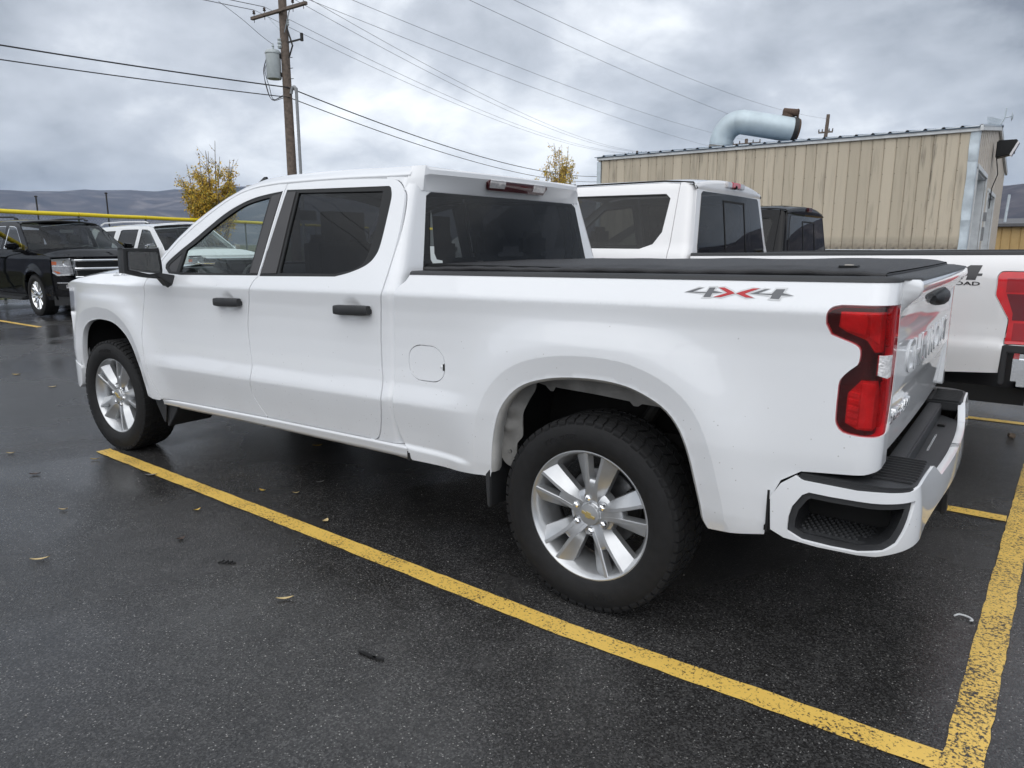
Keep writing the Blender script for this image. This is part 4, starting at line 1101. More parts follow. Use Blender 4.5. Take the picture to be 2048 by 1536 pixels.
    for i, x in enumerate(np.linspace(3.03, 4.985, 60)):
        t = (x - 3.03) / 1.955
        zr = float(np.interp(x, [3.0, 5.0], [1.361, 1.384]))
        top = zr + .036 + .004 * math.sin(t * 3 * math.pi) ** 2 - .004 * float(smooth01((x - 4.9) / .05))
        hw = .872
        row = []
        prof = [(-hw + .01, -.022), (-hw, -.014), (-hw - .004, -.002), (-hw + .010, .004), (-hw + .05, .010)]
        for (y, dz) in prof: row.append((x, y, top + dz - .012 + .0015 * math.sin(x * 40 + y * 7)))
        for v in np.linspace(-.92, .92, 15): row.append((x, v * hw, top + .012 * (1 - v * v) + .0012 * math.sin(x * 13 + v * 9)))
        for (y, dz) in prof[::-1]: row.append((x, -y, top + dz - .012))
        if x > 4.97: row = [(4.985 + .012 * (1 - (q[1] / hw) ** 2), q[1], min(q[2], top - .008)) for q in row]
        P.append(row)
    cov = part('tonneau_cover', grid_mesh(P, True, flip=False), M_VINYL)
    P2 = [[(4.985 + .012 * (1 - (v) ** 2), v * .868, 1.404), (4.990 + .012 * (1 - v * v), v * .866, 1.394), (4.965, v * .86, 1.388)] for v in np.linspace(-1, 1, 20)]
    obj('cover_hem', grid_mesh(P2, True, flip=True), M_VINYL, cov)
    P3 = [[(3.03, v * .868, 1.405), (3.025, v * .868, 1.392), (3.05, v * .86, 1.375)] for v in np.linspace(-1, 1, 20)]
    obj('cover_hem', grid_mesh(P3, True), M_VINYL, cov)
    obj('cover_latch', MB().box((4.86, -.79, 1.422), (.06, .05, .008)).mesh(bevel=.003), M_TRIM, cov)
    obj('latch_label', MB().box((4.86, -.79, 1.4275), (.025, .018, .003)).mesh(), mat('pale label', (.45, .42, .38), .5), cov)
    for (y, h) in ((-.42, .05), (-.10, .035), (.30, .04), (.52, .045)):
        part('bulkhead_hook', MB().box((3.005, y, 1.392), (.025, .06, h * .75)).mesh(bevel=.006), M_BLKPLA)
    # --- rear bumper
    bs = [(4.725, .540), (4.717, .655), (4.747, .707), (4.790, .741), (4.82, .731), (4.98, .729), (5.055, .737), (5.14, .741), (5.178, .750), (5.47, .748), (5.53, .720), (5.60, .685), (6.12, .685), (6.12, .585), (5.55, .590), (5.30, .590), (5.19, .575), (5.103, .545), (5.05, .525), (4.997, .517), (4.878, .514), (4.77, .521)]
    hole = [(4.839, .695), (4.904, .694), (4.984, .696), (5.022, .698), (5.094, .706), (5.158, .712), (5.138, .655), (5.122, .615), (5.102, .575), (5.068, .547), (4.998, .526), (4.917, .523), (4.827, .526), (4.778, .548), (4.780, .597), (4.789, .635), (4.818, .682)]
    for s in (-1, 1):
        bp = part('rear_bumper', panel_mesh(bumper_map, bs, [hole], h=.03, hb=.018, depth=.03, side=s), M_WHITE)
        # step pocket: rim, tunnel, floor with raised tread
        hin = inset(hole, .022)
        def funnel(a, b, off=0.0): return bumper_map(a, b, off - .012)
        obj('step_rim', panel_mesh(funnel, hole, [hin], h=.03, hb=.018, depth=.0, side=s), M_BLKPLA, bp)
        hl = np.array(resample(hin, .02)); P = []
        x, y, z = bumper_map(hl[:, 0], hl[:, 1], -.012)
        for i in list(range(len(hl))) + [0]:
            xi = x[i]; P.append([(xi, s * y[i], z[i]), (xi - .03 * max(0, (xi - 4.95) / .2), s * (y[i] - .06), z[i]), (min(xi, 5.06), s * (min(y[i], .93) - .14), z[i])])
        obj('step_pocket', grid_mesh(P, True), M_BLKPLA, bp)
        obj('step_back', MB().prism([(4.74, .50), (4.74, .73), (5.09, .73), (5.07, .50)], s * .80, s * .79).mesh(), M_GAP, bp)
        fl = MB().prism([(4.80, .80), (4.80, .965), (5.00, .965), (5.075, .92), (5.075, .80)], .545, .556, 'z').mesh(bevel=.002)
        if s < 0:
            for v in fl.vertices: v.co.y *= -1
            fl.flip_normals()
        obj('step_floor', fl, M_BLKPLA, bp)
        tb = MB()
        for i in range(13):
            for j in range(8):
                cx = 4.815 + .02 * i + (.010 if j % 2 else 0); cy = .815 + .02 * j
                if cx > 4.99 and cy > .93: continue
                tb.add([(cx - .008, s * cy, .5555), (cx, s * (cy - .008), .5555), (cx + .008, s * cy, .5555), (cx, s * (cy + .008), .5555), (cx - .005, s * cy, .562), (cx, s * (cy - .005), .562), (cx + .005, s * cy, .562), (cx, s * (cy + .005), .562)],
                       [(4, 5, 6, 7), (0, 1, 5, 4), (1, 2, 6, 5), (2, 3, 7, 6), (3, 0, 4, 7)])
        tag(obj('step_tread', tb.mesh(), M_BLKPLA, bp), kind='stuff')
        # top pad with ribs
        ss = np.concatenate([np.linspace(4.80, 5.03, 6), np.linspace(5.05, 5.21, 9), np.linspace(5.25, 5.455, 5)])
        bx_, by_, _ = bumper_map(ss, np.full(len(ss), .74), -.004)
        pad = [(float(a), float(b)) for a, b in zip(bx_, by_)] + [(5.13, .590), (4.99, .590), (4.99, .86), (4.965, .905), (4.88, .925), (4.80, .935)]
        me = MB().prism([(a, s * b) for a, b in pad], .705, .752, 'z').mesh(bevel=.007)
        pd = obj('bumper_pad', me, M_BLKPLA, bp)
        rb = MB().box((0, 0, 0), (.118, .012, .008)).mesh(bevel=.003)
        for k in range(10):
            yy = .60 + k * .0315
            obj('tread_rib', rb, M_BLKPLA, bp).location = (5.070 - .004 * max(0, k - 7), s * yy, .7545)
        part('bumper_seam', MB().box((4.708, s * .93, .60), (.02, .10, .16)).mesh(bevel=.006), M_GAP)
        part('sensor', MB().lathe([(.012, 0), (.012, .004), (.0004, .005)], 16, c=(4.56, s * .948, .492)).mesh(smooth=True), M_WHITE_IN)
    part('licence_pocket', MB().box((5.03, 0, .66), (.06, 1.16, .16)).box((5.10, 0, .585), (.12, 1.12, .02)).mesh(bevel=.006), M_BLKPLA)
    part('bumper_shelf', MB().prism([(5.00, -.60), (5.06, -.60), (5.15, -.50), (5.165, 0), (5.15, .50), (5.06, .60), (5.00, .60)], .662, .680, 'z').mesh(bevel=.004), M_BLKPLA)
    part('bumper_socket', MB().box((5.085, .35, .684), (.03, .05, .014)).mesh(bevel=.003), M_TRIM)
    part('licence_plate', MB().box((5.085, 0, .63), (.006, .31, .11)).mesh(bevel=.003), M_CHROME)
    part('tow_hitch', MB().box((5.02, 0, .438), (.28, .075, .075)).box((5.155, 0, .438), (.022, .092, .092)).box((4.90, 0, .44), (.08, 1.1, .07)).mesh(bevel=.005), M_DARKST)
    # --- chassis
    part('cab_floor', MB().box((1.75, 0, .50), (2.40, 1.66, .06)).mesh(), M_GAP)
    part('bed_floor', MB().box((3.99, 0, .98), (1.90, 1.50, .03)).mesh(), M_GAP)
    part('bed_wall', MB().box((3.03, 0, 1.03), (.03, 1.6, .64)).box((3.98, -.78, 1.16), (1.92, .02, .36)).box((3.98, .78, 1.16), (1.92, .02, .36)).mesh(), M_GAP)
    for s in (-1, 1):
        part('frame_rail', MB().tube([(-.75, s * .42, .55), (.9, s * .42, .42), (3.2, s * .45, .42), (3.6, s * .45, .62), (4.4, s * .45, .62), (4.9, s * .45, .50)], .06, 6).mesh(), M_DARKST)
        part('shock_absorber', MB().tube([(3.85, s * .56, .38), (4.1, s * .5, .85)], .03, 10).mesh(smooth=True), M_DARKST)
        part('leaf_spring', MB().tube([(3.35, s * .56, .46), (3.7, s * .56, .36), (3.99, s * .56, .33), (4.3, s * .56, .37), (4.62, s * .56, .50)], .03, 6).mesh(), M_DARKST)
    part('rear_axle', MB().tube([(3.988, -.80, .405), (3.988, .80, .405)], .045, 12).lathe([(.02, -.14), (.14, -.08), (.16, 0), (.14, .08), (.02, .14)], 16, c=(3.988, 0, .405)).mesh(smooth=True), M_DARKST)
    part('front_axle', MB().tube([(0, -.80, .405), (0, .80, .405)], .04, 12).box((.2, 0, .5), (1.2, .7, .3)).mesh(), M_DARKST)
    part('fuel_tank', MB().box((2.2, .18, .42), (1.5, .75, .18)).mesh(bevel=.03), M_DARKST)
    part('exhaust_pipe', MB().tube([(1.5, .52, .38), (3.3, .56, .40), (3.7, .40, .66), (4.3, .40, .66), (4.75, .62, .42), (4.85, .80, .38)], .035, 12).mesh(smooth=True), M_STEEL)
    part('spare_wheel', MB().lathe([(.2, -.1), (.36, -.1), (.39, -.05), (.39, .05), (.36, .1), (.2, .1)], 32, 'z', (4.55, 0, .56)).mesh(smooth=True), M_RUBBER)
    # --- cabin
    seat('front_seat', (1.62, -.40), part); seat('front_seat', (1.62, .40), part)
    part('rear_bench', MB().box((2.42, 0, .86), (.50, 1.35, .18)).mesh(bevel=.04), M_CLOTH)
    part('rear_backrest', MB().box((2.70, 0, 1.14), (.14, 1.35, .56)).mesh(bevel=.05), M_CLOTH)
    for y in (-.46, 0, .46): part('head_rest', MB().box((2.73, y, 1.49), (.09, .24, .16)).mesh(bevel=.035), M_CLOTH)
    part('dashboard', MB().prism([(.55, .75), (.55, 1.30), (.72, 1.345), (.95, 1.34), (1.03, 1.26), (1.00, 1.05), (.90, .75)], -.82, .82).mesh(bevel=.02), M_DASH)
    part('instrument_hood', MB().prism([(.80, 1.32), (.88, 1.40), (1.02, 1.39), (1.04, 1.30)], -.62, -.20).mesh(bevel=.02), M_DASH)
    rim = MB(); c = Vector((1.16, -.40, 1.20)); ax = Vector((.88, 0, .47)).normalized(); u = Vector((0, 1, 0)); v = ax.cross(u)
    rim.tube([c + (u * math.cos(a) + v * math.sin(a)) * .19 for a in np.linspace(0, 2 * math.pi, 33)], .014, 8, False)
    rim.bar(c - u * .18, c + u * .18, .05, .02); rim.bar(c, c - v * .18, .05, .02); rim.tube([c, c - ax * .2], .04, 10)
    part('steering_wheel', rim.mesh(smooth=True, angle=40), M_DASH)
    part('interior_mirror', MB().box((1.02, 0, 1.70), (.03, .25, .07)).tube([(1.0, 0, 1.72), (.98, 0, 1.78)], .01).mesh(bevel=.01), M_DASH)
    part('headliner', MB().box((2.10, 0, 1.845), (1.55, 1.28, .02)).mesh(), mat('pale headliner', (.30, .30, .29), .9))
    part('door_lining', MB().box((1.78, -.88, 1.0), (2.1, .03, .62)).mesh(bevel=.01), M_DASH)
    part('door_lining', MB().box((1.78, .88, 1.0), (2.1, .03, .62)).mesh(bevel=.01), M_DASH)
    part('firewall', MB().box((.52, 0, .95), (.03, 1.66, .70)).mesh(), M_GAP)
    # --- wheels
    D = alloy_wheel_parts()
    D['text'] = [sidewall_text('COURSER', .413, .275, .272, math.pi * .72, .026), sidewall_text('TRAIL', .413, .275, .272, -math.pi * .33, .034)]
    for (x, turn, st) in ((0, .35, .05), (3.988, .10, 0)):
        w1 = place_wheel(D, root, (x - 2.05, -.848, .405), turn, False, st)
        w2 = place_wheel(D, root, (x - 2.05, .848, .405), turn + .5, True, st)
    return root

def crease_pts(x0, x1, bed=False):
    out = []
    for x in np.arange(x0, x1, .022):
        zc = 1.256 + .0125 * (x - 2.2)
        out += [(x, zc + d) for d in (-.012, -.005, .003, .012)]
        if .7 < x < 3.4:
            zl = .737 + .022 * (x - 2.2)
            if bed and poly_dist(np.array([x]), np.array([zl]), RARCH)[0] < .13: continue
            out += [(x, zl + d) for d in (-.012, -.005, .005, .014)]
    return out
def flare_pts(arch, cx):
    out = []
    a = np.array(resample(list(arch), .012)[:-3])
    for d in (.078, .086, .090, .098):
        t = np.gradient(a, axis=0); n = np.stack([-t[:, 1], t[:, 0]], 1); n /= np.linalg.norm(n, axis=1)[:, None]
        c = np.array([cx, .5]); n *= np.sign(np.sum(n * (a - c), 1))[:, None]
        q = a + n * d
        out += [tuple(p) for p in q[2:-2] if .48 < p[1] < 1.2]
    return out

def inset(poly, d):
    """move every edge of a closed outline inwards by d"""
    p = np.array(poly, float)
    if np.hypot(*(p[0] - p[-1])) < 1e-6: p = p[:-1]
    n = len(p)
    A = .5 * np.sum(p[:, 0] * np.roll(p[:, 1], -1) - np.roll(p[:, 0], -1) * p[:, 1])
    sg = 1 if A > 0 else -1
    out = []
    for i in range(n):
        a, b, c = p[i - 1], p[i], p[(i + 1) % n]
        e1 = (b - a) / (np.linalg.norm(b - a) + 1e-12); e2 = (c - b) / (np.linalg.norm(c - b) + 1e-12)
        n1 = np.array([-e1[1], e1[0]]) * sg; n2 = np.array([-e2[1], e2[0]]) * sg
        k = n1 + n2; q = 1 + n1 @ n2
        k = k / max(q, .35)
        out.append(tuple(b + k * d))
    return out

def bed_M(s, z, off=0.0):
    return side_map(s, z, off - tail_recess(s, z))
def tail_recess(s, z):
    return 0.0
def lamp_M(a, b, off=0.0):
    a = np.asarray(a, float); b = np.asarray(b, float)
    return 2.958 - .05 * (a / .68) ** 2 + .008 - np.clip(1.815 - b, 0, .1) * .5 + np.clip(1.83 - b, -.02, 0) * 1.0 + off, a, b
def seat(name, c, part):
    x, y = c
    s = part(name, MB().box((x, y, .90), (.52, .52, .16)).box((x + .27, y, 1.24), (.14, .50, .62)).mesh(bevel=.05, seg=3), M_CLOTH)
    obj('head_rest', MB().box((x + .31, y, 1.60), (.10, .26, .17)).tube([(x + .30, y - .06, 1.5), (x + .30, y - .06, 1.6)], .008).tube([(x + .30, y + .06, 1.5), (x + .30, y + .06, 1.6)], .008).mesh(bevel=.035), M_CLOTH, s)
def mirror_mesh(s):
    P = []
    for x, k in ((.850, .70), (.862, .86), (.885, .96), (.92, 1.0), (.955, 1.0), (.960, .985)):
        base = catmull([(-1.030, 1.302), (-1.036, 1.462), (-1.06, 1.470), (-1.235, 1.470), (-1.255, 1.455), (-1.260, 1.335), (-1.245, 1.322), (-1.12, 1.292)], 4, True)
        c = np.mean(np.array(base), 0)
        P.append([(x, -s * (c[0] + (q[0] - c[0]) * k), c[1] + (q[1] - c[1]) * k) for q in base] )
    P = [r + [r[0]] for r in P]
    me = grid_mesh(P, True)
    bm = bmesh.new(); bm.from_mesh(me); bmesh.ops.remove_doubles(bm, verts=bm.verts, dist=1e-5); bmesh.ops.holes_fill(bm, edges=bm.edges); bmesh.ops.recalc_face_normals(bm, faces=bm.faces); bm.to_mesh(me); bm.free()
    me.polygons.foreach_set('use_smooth', [True] * len(me.polygons)); me.set_sharp_from_angle(angle=math.radians(45))
    return me

FUEL = catmull([(3.012, .955), (3.022, 1.005), (3.065, 1.033), (3.125, 1.037), (3.182, 1.033), (3.228, 1.000), (3.242, .955), (3.236, .903), (3.195, .874), (3.130, .870), (3.070, .873), (3.026, .903)], 3, True)
TAIL_OUT = catmull([(4.843, 1.248), (4.844, 1.281), (4.857, 1.302), (4.885, 1.310)], 3) + [(5.10, 1.313), (5.136, 1.308), (5.138, 1.14), (5.130, 1.02), (5.100, .92)] + \
    catmull([(5.085, .905), (5.030, .899), (4.993, .899), (4.955, .901), (4.918, .907), (4.898, .930), (4.894, .961), (4.894, 1.031), (4.897, 1.073), (4.922, 1.106), (4.943, 1.125), (4.948, 1.146), (4.947, 1.171), (4.934, 1.187), (4.898, 1.201), (4.860, 1.215)], 2)
TAIL_CELLS = [
    ([(4.882, 1.288), (5.045, 1.290), (5.045, 1.165), (5.000, 1.165), (4.965, 1.200), (4.90, 1.225), (4.878, 1.240)], M_CELL, -.022),
    ([(4.885, 1.282), (4.955, 1.284), (4.962, 1.255), (4.955, 1.218), (4.905, 1.230), (4.884, 1.243)], M_CELL_B, -.014),
    ([(4.968, 1.284), (5.010, 1.285), (5.012, 1.190), (4.972, 1.212), (4.972, 1.255)], M_CELL_B, -.016),
    ([(4.955, 1.075), (5.03, 1.075), (5.045, 1.04), (5.045, .925), (5.02, .915), (4.955, .918), (4.920, .935), (4.920, 1.03)], M_CELL, -.022),
    ([(4.962, 1.068), (5.012, 1.064), (5.012, .925), (4.962, .926)], M_CELL_B, -.014),
    ([(5.004, 1.158), (5.060, 1.158), (5.060, 1.090), (5.040, 1.085), (5.004, 1.096)], M_CELL_W, .0012),
    ([(5.060, 1.300), (5.122, 1.298), (5.122, 1.18), (5.064, 1.18)], M_CELL_X, -.016),
    ([(5.056, 1.070), (5.120, 1.070), (5.118, 1.02), (5.088, .93), (5.056, .925)], M_CELL_X, -.016),
] + [([(4.926, .938 + k * .022), (4.926, .950 + k * .022), (4.955, .945 + k * .022), (4.955, .933 + k * .022)], M_CELL_B, -.012) for k in range(5)]
DECAL = [
    ([(4.372, 1.330), (4.419, 1.346), (4.433, 1.347), (4.398, 1.332), (4.448, 1.332), (4.456, 1.348), (4.477, 1.349), (4.472, 1.338), (4.504, 1.333), (4.469, 1.330), (4.465, 1.317), (4.440, 1.316), (4.446, 1.329)], M_GREY),
    ([(4.488, 1.349), (4.508, 1.350), (4.537, 1.338), (4.547, 1.332), (4.501, 1.318), (4.475, 1.317), (4.521, 1.333)], M_RED),
    ([(4.626, 1.351), (4.604, 1.350), (4.566, 1.338), (4.551, 1.332), (4.586, 1.320), (4.612, 1.320), (4.580, 1.332)], M_RED),
    ([(4.599, 1.333), (4.643, 1.349), (4.657, 1.350), (4.624, 1.335), (4.668, 1.335), (4.680, 1.350), (4.708, 1.351), (4.702, 1.339), (4.734, 1.332), (4.699, 1.331), (4.693, 1.319), (4.665, 1.320), (4.670, 1.331)], M_GREY)]
build_hero()
# ---------------------------------------------------------------- the other vehicles: a common builder
M_BLACKP = paint('black paint', (.0035, .0035, .0045), dirt=.01, drops=.02, spec=.0, coat=.5)
M_PEARL = paint('pearl white paint', (.74, .735, .735), dirt=.25, drops=.02, rough=.25)
M_WHITE2 = paint('plain white paint', (.72, .73, .74), dirt=.25, drops=.0)
M_HEADL = mat('clear headlamp', (.35, .36, .38), .06, coat=1.0, metal=.5, var=.3, scale=30)
M_AMBER = mat('amber reflector', (.45, .10, .03), .2, coat=1.0)
M_GL_D = glass('dark cabin glass', (.06, .06, .065))

class Car:
    """side skin from a height profile; strips of it are cut at the shut lines"""
    def __init__(self, root, prof, top, sill, arches, ends, mid, paint_):
        self.root = root; self.P = dense_profile(*prof, .012); self.top = top; self.sill = sill
        self.arches = arches; self.x0, self.x1, self.rc = ends; self.mid = mid; self.paint = paint_
    def half(self, x, z):
        x = np.asarray(x, float); z = np.asarray(z, float)
        y = np.interp(z, *self.P)
        for (cx, cz, r) in self.arches:
            d = np.abs(np.hypot(x - cx, z - cz) - r)
            y = y + .022 * np.exp(-(d / .10) ** 2) * smooth01((1.2 - z) / .2)
        return y + 0 * x
    def M(self, s, z, off=0.0):
        """wraps round both ends with corner radius rc"""
        s = np.asarray(s, float); z = np.asarray(z, float)
        rc = self.rc; xa, xb = self.x0 + rc, self.x1 - rc
        y0 = self.half(np.clip(s, xa, xb), z) + off
        a = np.clip((s - xb) / rc, 0, math.pi / 2) + np.clip((xa - s) / rc, 0, math.pi / 2)
        sg = np.where(s > (xa + xb) / 2, 1.0, -1.0)
        e = np.clip(s - xb - rc * math.pi / 2, 0, None) + np.clip(xa - s - rc * math.pi / 2, 0, None)
        return np.clip(s, xa, xb) + sg * (rc + off) * np.sin(a), y0 - (rc + off) * (1 - np.cos(a)) - e, z + 0 * s
    def bottom(self, x):
        b = float(np.interp(x, [p[0] for p in self.sill], [p[1] for p in self.sill]))
        for (cx, cz, r) in self.arches:
            if abs(x - cx) < r: b = max(b, cz + r * (1 - (abs(x - cx) / r) ** 2.6) ** (1 / 2.6))
        return b
    def topz(self, x): return float(np.interp(x, [p[0] for p in self.top], [p[1] for p in self.top]))
    def part(self, n, me, m, parent=None): return obj(n, me, m, parent or self.root)
    def strip(self, name, x0, x1, holes=(), m=None, h=.045, slant=0.0, top=None, bottom=None, depth=.025):
        xs = np.linspace(x0, x1, max(3, int((x1 - x0) / .02)))
        b = [(x, bottom if bottom is not None else self.bottom(x)) for x in xs]
        t = [(x + slant * max(0, self.topz(x) - 1.0), (top if top is not None else self.topz(x)) - .003) for x in xs[::-1]]
        out = []
        for s in (-1, 1):
            out.append(self.part(name, panel_mesh(self.M, b + t, holes, h=h, hb=.03, depth=depth, side=s, mid=self.mid), m or self.paint))
        return out
    def window(self, doors, poly, gmat, trim=None, frame=.018):
        for s, d in zip((-1, 1), doors):
            rec = lambda k: (lambda a, b, off=0.0: self.M(a, b, off - k))
            gi = inset(poly, frame)
            obj('window_trim', panel_mesh(rec(.003), poly, [gi], h=.08, hb=.04, depth=.012, side=s, mid=self.mid), trim or M_TRIM, d)
            obj('window_glass', panel_mesh(rec(.010), gi, h=.10, hb=.05, depth=.003, side=s, mid=self.mid), gmat, d)
    def deck(self, name, xs, crown, m, bulge=0.0, n=19, power=2.4, yin=0.0):
        """surface between the top edges of both sides"""
        P = []
        for i, x in enumerate(xs):
            z = self.topz(x); y = float(self.half(x, z)) - yin
            c = crown[i] if hasattr(crown, '__len__') else crown
            g = bulge[i] if hasattr(bulge, '__len__') else bulge
            P.append([(x + g * (1 - v * v), v * y, z + c * (1 - abs(v) ** power)) for v in np.linspace(-1, 1, n)])
        return self.part(name, grid_mesh(P, True), m)
    def chassis(self, x0, x1, z=.45, w=.8):
        self.part('underbody', MB().box(((x0 + x1) / 2, 0, z + .06), (x1 - x0, 2 * w, .10)).mesh(), M_GAP)
        for (cx, cz, r) in self.arches:
            for s in (-1, 1):
                P = []
                for a in np.linspace(-.15, math.pi + .15, 21):
                    P.append([(cx + (r + .03) * math.cos(a), s * .92, cz + (r + .03) * math.sin(a)), (cx + (r + .03) * math.cos(a), s * .45, cz + (r + .03) * math.sin(a))])
                self.part('wheel_tub', grid_mesh(P, True), mat('black wheel liner'))

def simple_wheel_parts(R, w, rim, spokes, style):
    D = {}
    f = -w / 2 * .80
    D['wheel'] = MB().lathe([(rim - .01, w * .3), (rim - .04, 0), (rim - .03, f + .03), (rim - .006, f), (rim + .006, f), (rim + .006, f + .02)], 56).mesh(smooth=True)
    D['tyre'] = MB().lathe(tyre_profile(R, w, rim), 64).mesh(smooth=True, angle=60)
    D['tread'] = tread_mesh(R, w, 44, False)
    sp = MB(); n = 5
    vs = []
    for (r, h_, y) in ((.05, .018, f + .03), (.12, .016, f + .012), (rim - .01, .022, f + .004)):
        for (u, yy) in ((-h_ * 1.3, y + .03), (-h_ * .6, y), (h_ * .6, y), (h_ * 1.3, y + .03)):
            vs.append((u, yy, r))
    fs = [(i * 4 + k, i * 4 + k + 1, i * 4 + k + 5, i * 4 + k + 4) for i in range(2) for k in range(3)]
    D['spoke'] = sp.add(vs, fs).mesh(smooth=True, angle=20)
    D['hub'] = MB().lathe([(.09, f + .06), (.085, f + .03), (.06, f + .02), (.035, f + .012), (.0005, f + .010)], 32).mesh(smooth=True, angle=30)
    D['brake_disc'] = MB().lathe([(.06, .03), (.155, .03), (.158, .05), (.06, .055)], 32).mesh(smooth=True, angle=30)
    D['n'] = spokes
    return D
def put_simple_wheel(D, root, loc, right, m, turn=0.0):
    o = obj('wheel', D['wheel'], m, root, loc, (0, 0, math.pi if right else 0))
    obj('tyre', D['tyre'], M_RUBBER, o); tag(obj('tread', D['tread'], M_TREAD, o), kind='stuff')
    for k in range(D['n']):
        # spokes stand in pairs
        a = turn + 2 * math.pi * (k // 2) / (D['n'] // 2) + (.20 if k % 2 else -.20) * (12 / D['n'])
        obj('spoke', D['spoke'], m, o, None, (0, a, 0))
    obj('hub', D['hub'], m, o); obj('brake_disc', D['brake_disc'], M_STEEL, o)
    return o

def seats_simple(car, rows, zs=.95):
    for x, ys in rows:
        for y in ys:
            st = car.part('seat', MB().box((x, y, zs + .2), (.16, .48, .62)).mesh(bevel=.05), M_CLOTH)
            obj('head_rest', MB().box((x + .03, y, zs + .62), (.10, .26, .20)).mesh(bevel=.04), M_CLOTH, st)

# ------------------------------------------------------------ pickups parked alongside (same heading as the white one)
def other_pickup(loc, label, pnt, kind):
    root = empty('pickup_truck', loc, 0, label, 'pickup truck')
    tall = kind == 'tall'
    dz = .10 if tall else .02
    zr = 1.425 if tall else 1.33                      # bed rail
    zt = 1.955 if tall else 1.86                       # roof rail
    rear = 5.44 if tall else 5.30
    xc = 3.285 if tall else 3.24                       # back of the cab
    prof = ([.45, .62, .90, .93, 1.05, 1.30, 1.36, zr, zr + .06, zt - .02, zt + .06], [.93, .970, 1.0, .984, .982, .995, .985, .965, .925, .775 if tall else .75, .72])
    top = [(-.75, 1.20 + dz), (-.6, 1.26 + dz), (.75, 1.34 + dz), (.95, 1.42 + dz), (1.62, zt - .03), (1.85, zt), (3.0, zt), (xc - .055, zt - .02), (xc - .005, zr), (xc + .01, zr - .01), (xc + .02, zr - .01), (rear + .3, zr + .015)]
    ax_f, ax_r = .12, 4.18
    sill = [(-.8, .55), (.6, .50 + dz), (3.2, .53 + dz), (3.5, .55 + dz), (4.8, .63 + dz), (rear + .3, .66 + dz)]
    arches = [(ax_f, .45, .53), (ax_r, .47, .53)]
    car = Car(root, prof, top, sill, arches, (-.85, rear, .06), 2.2, pnt)
    g = .0035
    car.strip('front_fender', -.78, .80 - g)
    wf = [(1.05, zr + .06), (1.12, zr + .09), (1.62, zt - .10), (1.95, zt - .075), (1.95, zr + .05)]
    wr = [(2.10, zr + .04), (2.10, zt - .075), (3.02, zt - .085), (3.06, zt - .12), (3.04, zr + .16), (2.98, zr + .07), (2.88, zr + .035)]
    fd = car.strip('front_door', .80 + g, 2.02 - g, [wf]); rd = car.strip('rear_door', 2.02 + g, 3.12 - g, [wr])
    car.window(fd, wf, M_GL_F); car.window(rd, wr, M_GL_R, frame=.010)
    for s, d in zip((-1, 1), rd):
        obj('pillar_cover', panel_mesh(lambda a, b, off=0.0: car.M(a, b, off - .001), [(2.03, zr + .03), (2.03, zt - .065), (2.10, zt - .068), (2.10, zr + .03)], h=.1, depth=.004, side=s, mid=2.2), M_APPL, d)
        obj('door_handle', MB().box((2.95, s * 1.005, 1.24 + dz), (.22, .04, .035)).mesh(bevel=.01), M_CHROME if tall else M_TRIM, d)
    for s, d in zip((-1, 1), fd):
        obj('door_handle', MB().box((1.85, s * 1.005, 1.23 + dz), (.22, .04, .035)).mesh(bevel=.01), M_CHROME if tall else M_TRIM, d)
    # cab corner and back, leaning forward
    def cab_x(z): return np.interp(z, [zr - .2, zr, zt], [xc + .01, xc, xc - .055])
    def corner(a, b, off=0.0):
        a = np.asarray(a, float); b = np.asarray(b, float)
        rc = .07; x0 = cab_x(b) - rc; sx = np.minimum(a, 3.215)
        xs = np.where(a < 3.215, 3.12 + (a - 3.12) * (x0 - 3.12) / .095, x0)
        ang = np.clip((a - 3.215) / rc, 0, math.pi / 2); e = np.clip(a - 3.215 - rc * math.pi / 2, 0, None)
        y0 = car.half(xs, b) + off
        return xs + (rc + off) * np.sin(ang), y0 - (rc + off) * (1 - np.cos(ang)) - e, b + 0 * a
    for s in (-1, 1):
        car.part('cab_corner', panel_mesh(corner, [(3.12 + g, .62), (3.38, .62), (3.38, zr), (3.375, zt - .10), (3.35, zt - .03), (3.20, zt - .005), (3.12 + g, zt - .004)], h=.04, hb=.03, depth=.02, side=s, mid=2.2), pnt)
    def back(a, b, off=0.0):
        a = np.asarray(a, float); b = np.asarray(b, float)
        return cab_x(b) - .004 + .02 * (1 - (a / .9) ** 2) + off, a, b
    gb = .80; gt = .665
    rg = [(-gb, zr - .06), (-gb + .01, zr + .05), (-gt, zt - .085)] + [(-gt + .03, zt - .065), (gt - .03, zt - .065), (gt, zt - .085), (gb - .01, zr + .05), (gb, zr - .06)]
    car.part('cab_back', panel_mesh(back, [(-.87, .7), (-.87, zr), (-.73, zt - .01), (.73, zt - .01), (.87, zr), (.87, .7)], [rg], h=.1, depth=.02, side=1, mid=2.2), pnt)
    rw = car.part('rear_window', panel_mesh(lambda a, b, off=0.0: back(a, b, off + .004), rg, h=.1, depth=.004, side=1, mid=2.2), M_GL_R)
    # slider frame in the rear glass
    for (a, b, c, d_) in ((-.25, zr - .05, -.235, zt - .13), (.235, zr - .05, .25, zt - .13), (-.25, zt - .13, .25, zt - .115)):
        obj('slider_frame', panel_mesh(lambda u, v, off=0.0: back(u, v, off + .008), [(a, b), (a, d_), (c, d_), (c, b)], h=.1, depth=.003, side=1, mid=2.2), M_GAP, rw)
    # decks
    car.deck('hood', np.linspace(-.75, .75, 14), np.linspace(.04, .10, 14), pnt)
    car.deck('windscreen', np.linspace(.80, 1.60, 10), .02, M_GL_W, bulge=list(np.linspace(-.22, -.12, 10)))
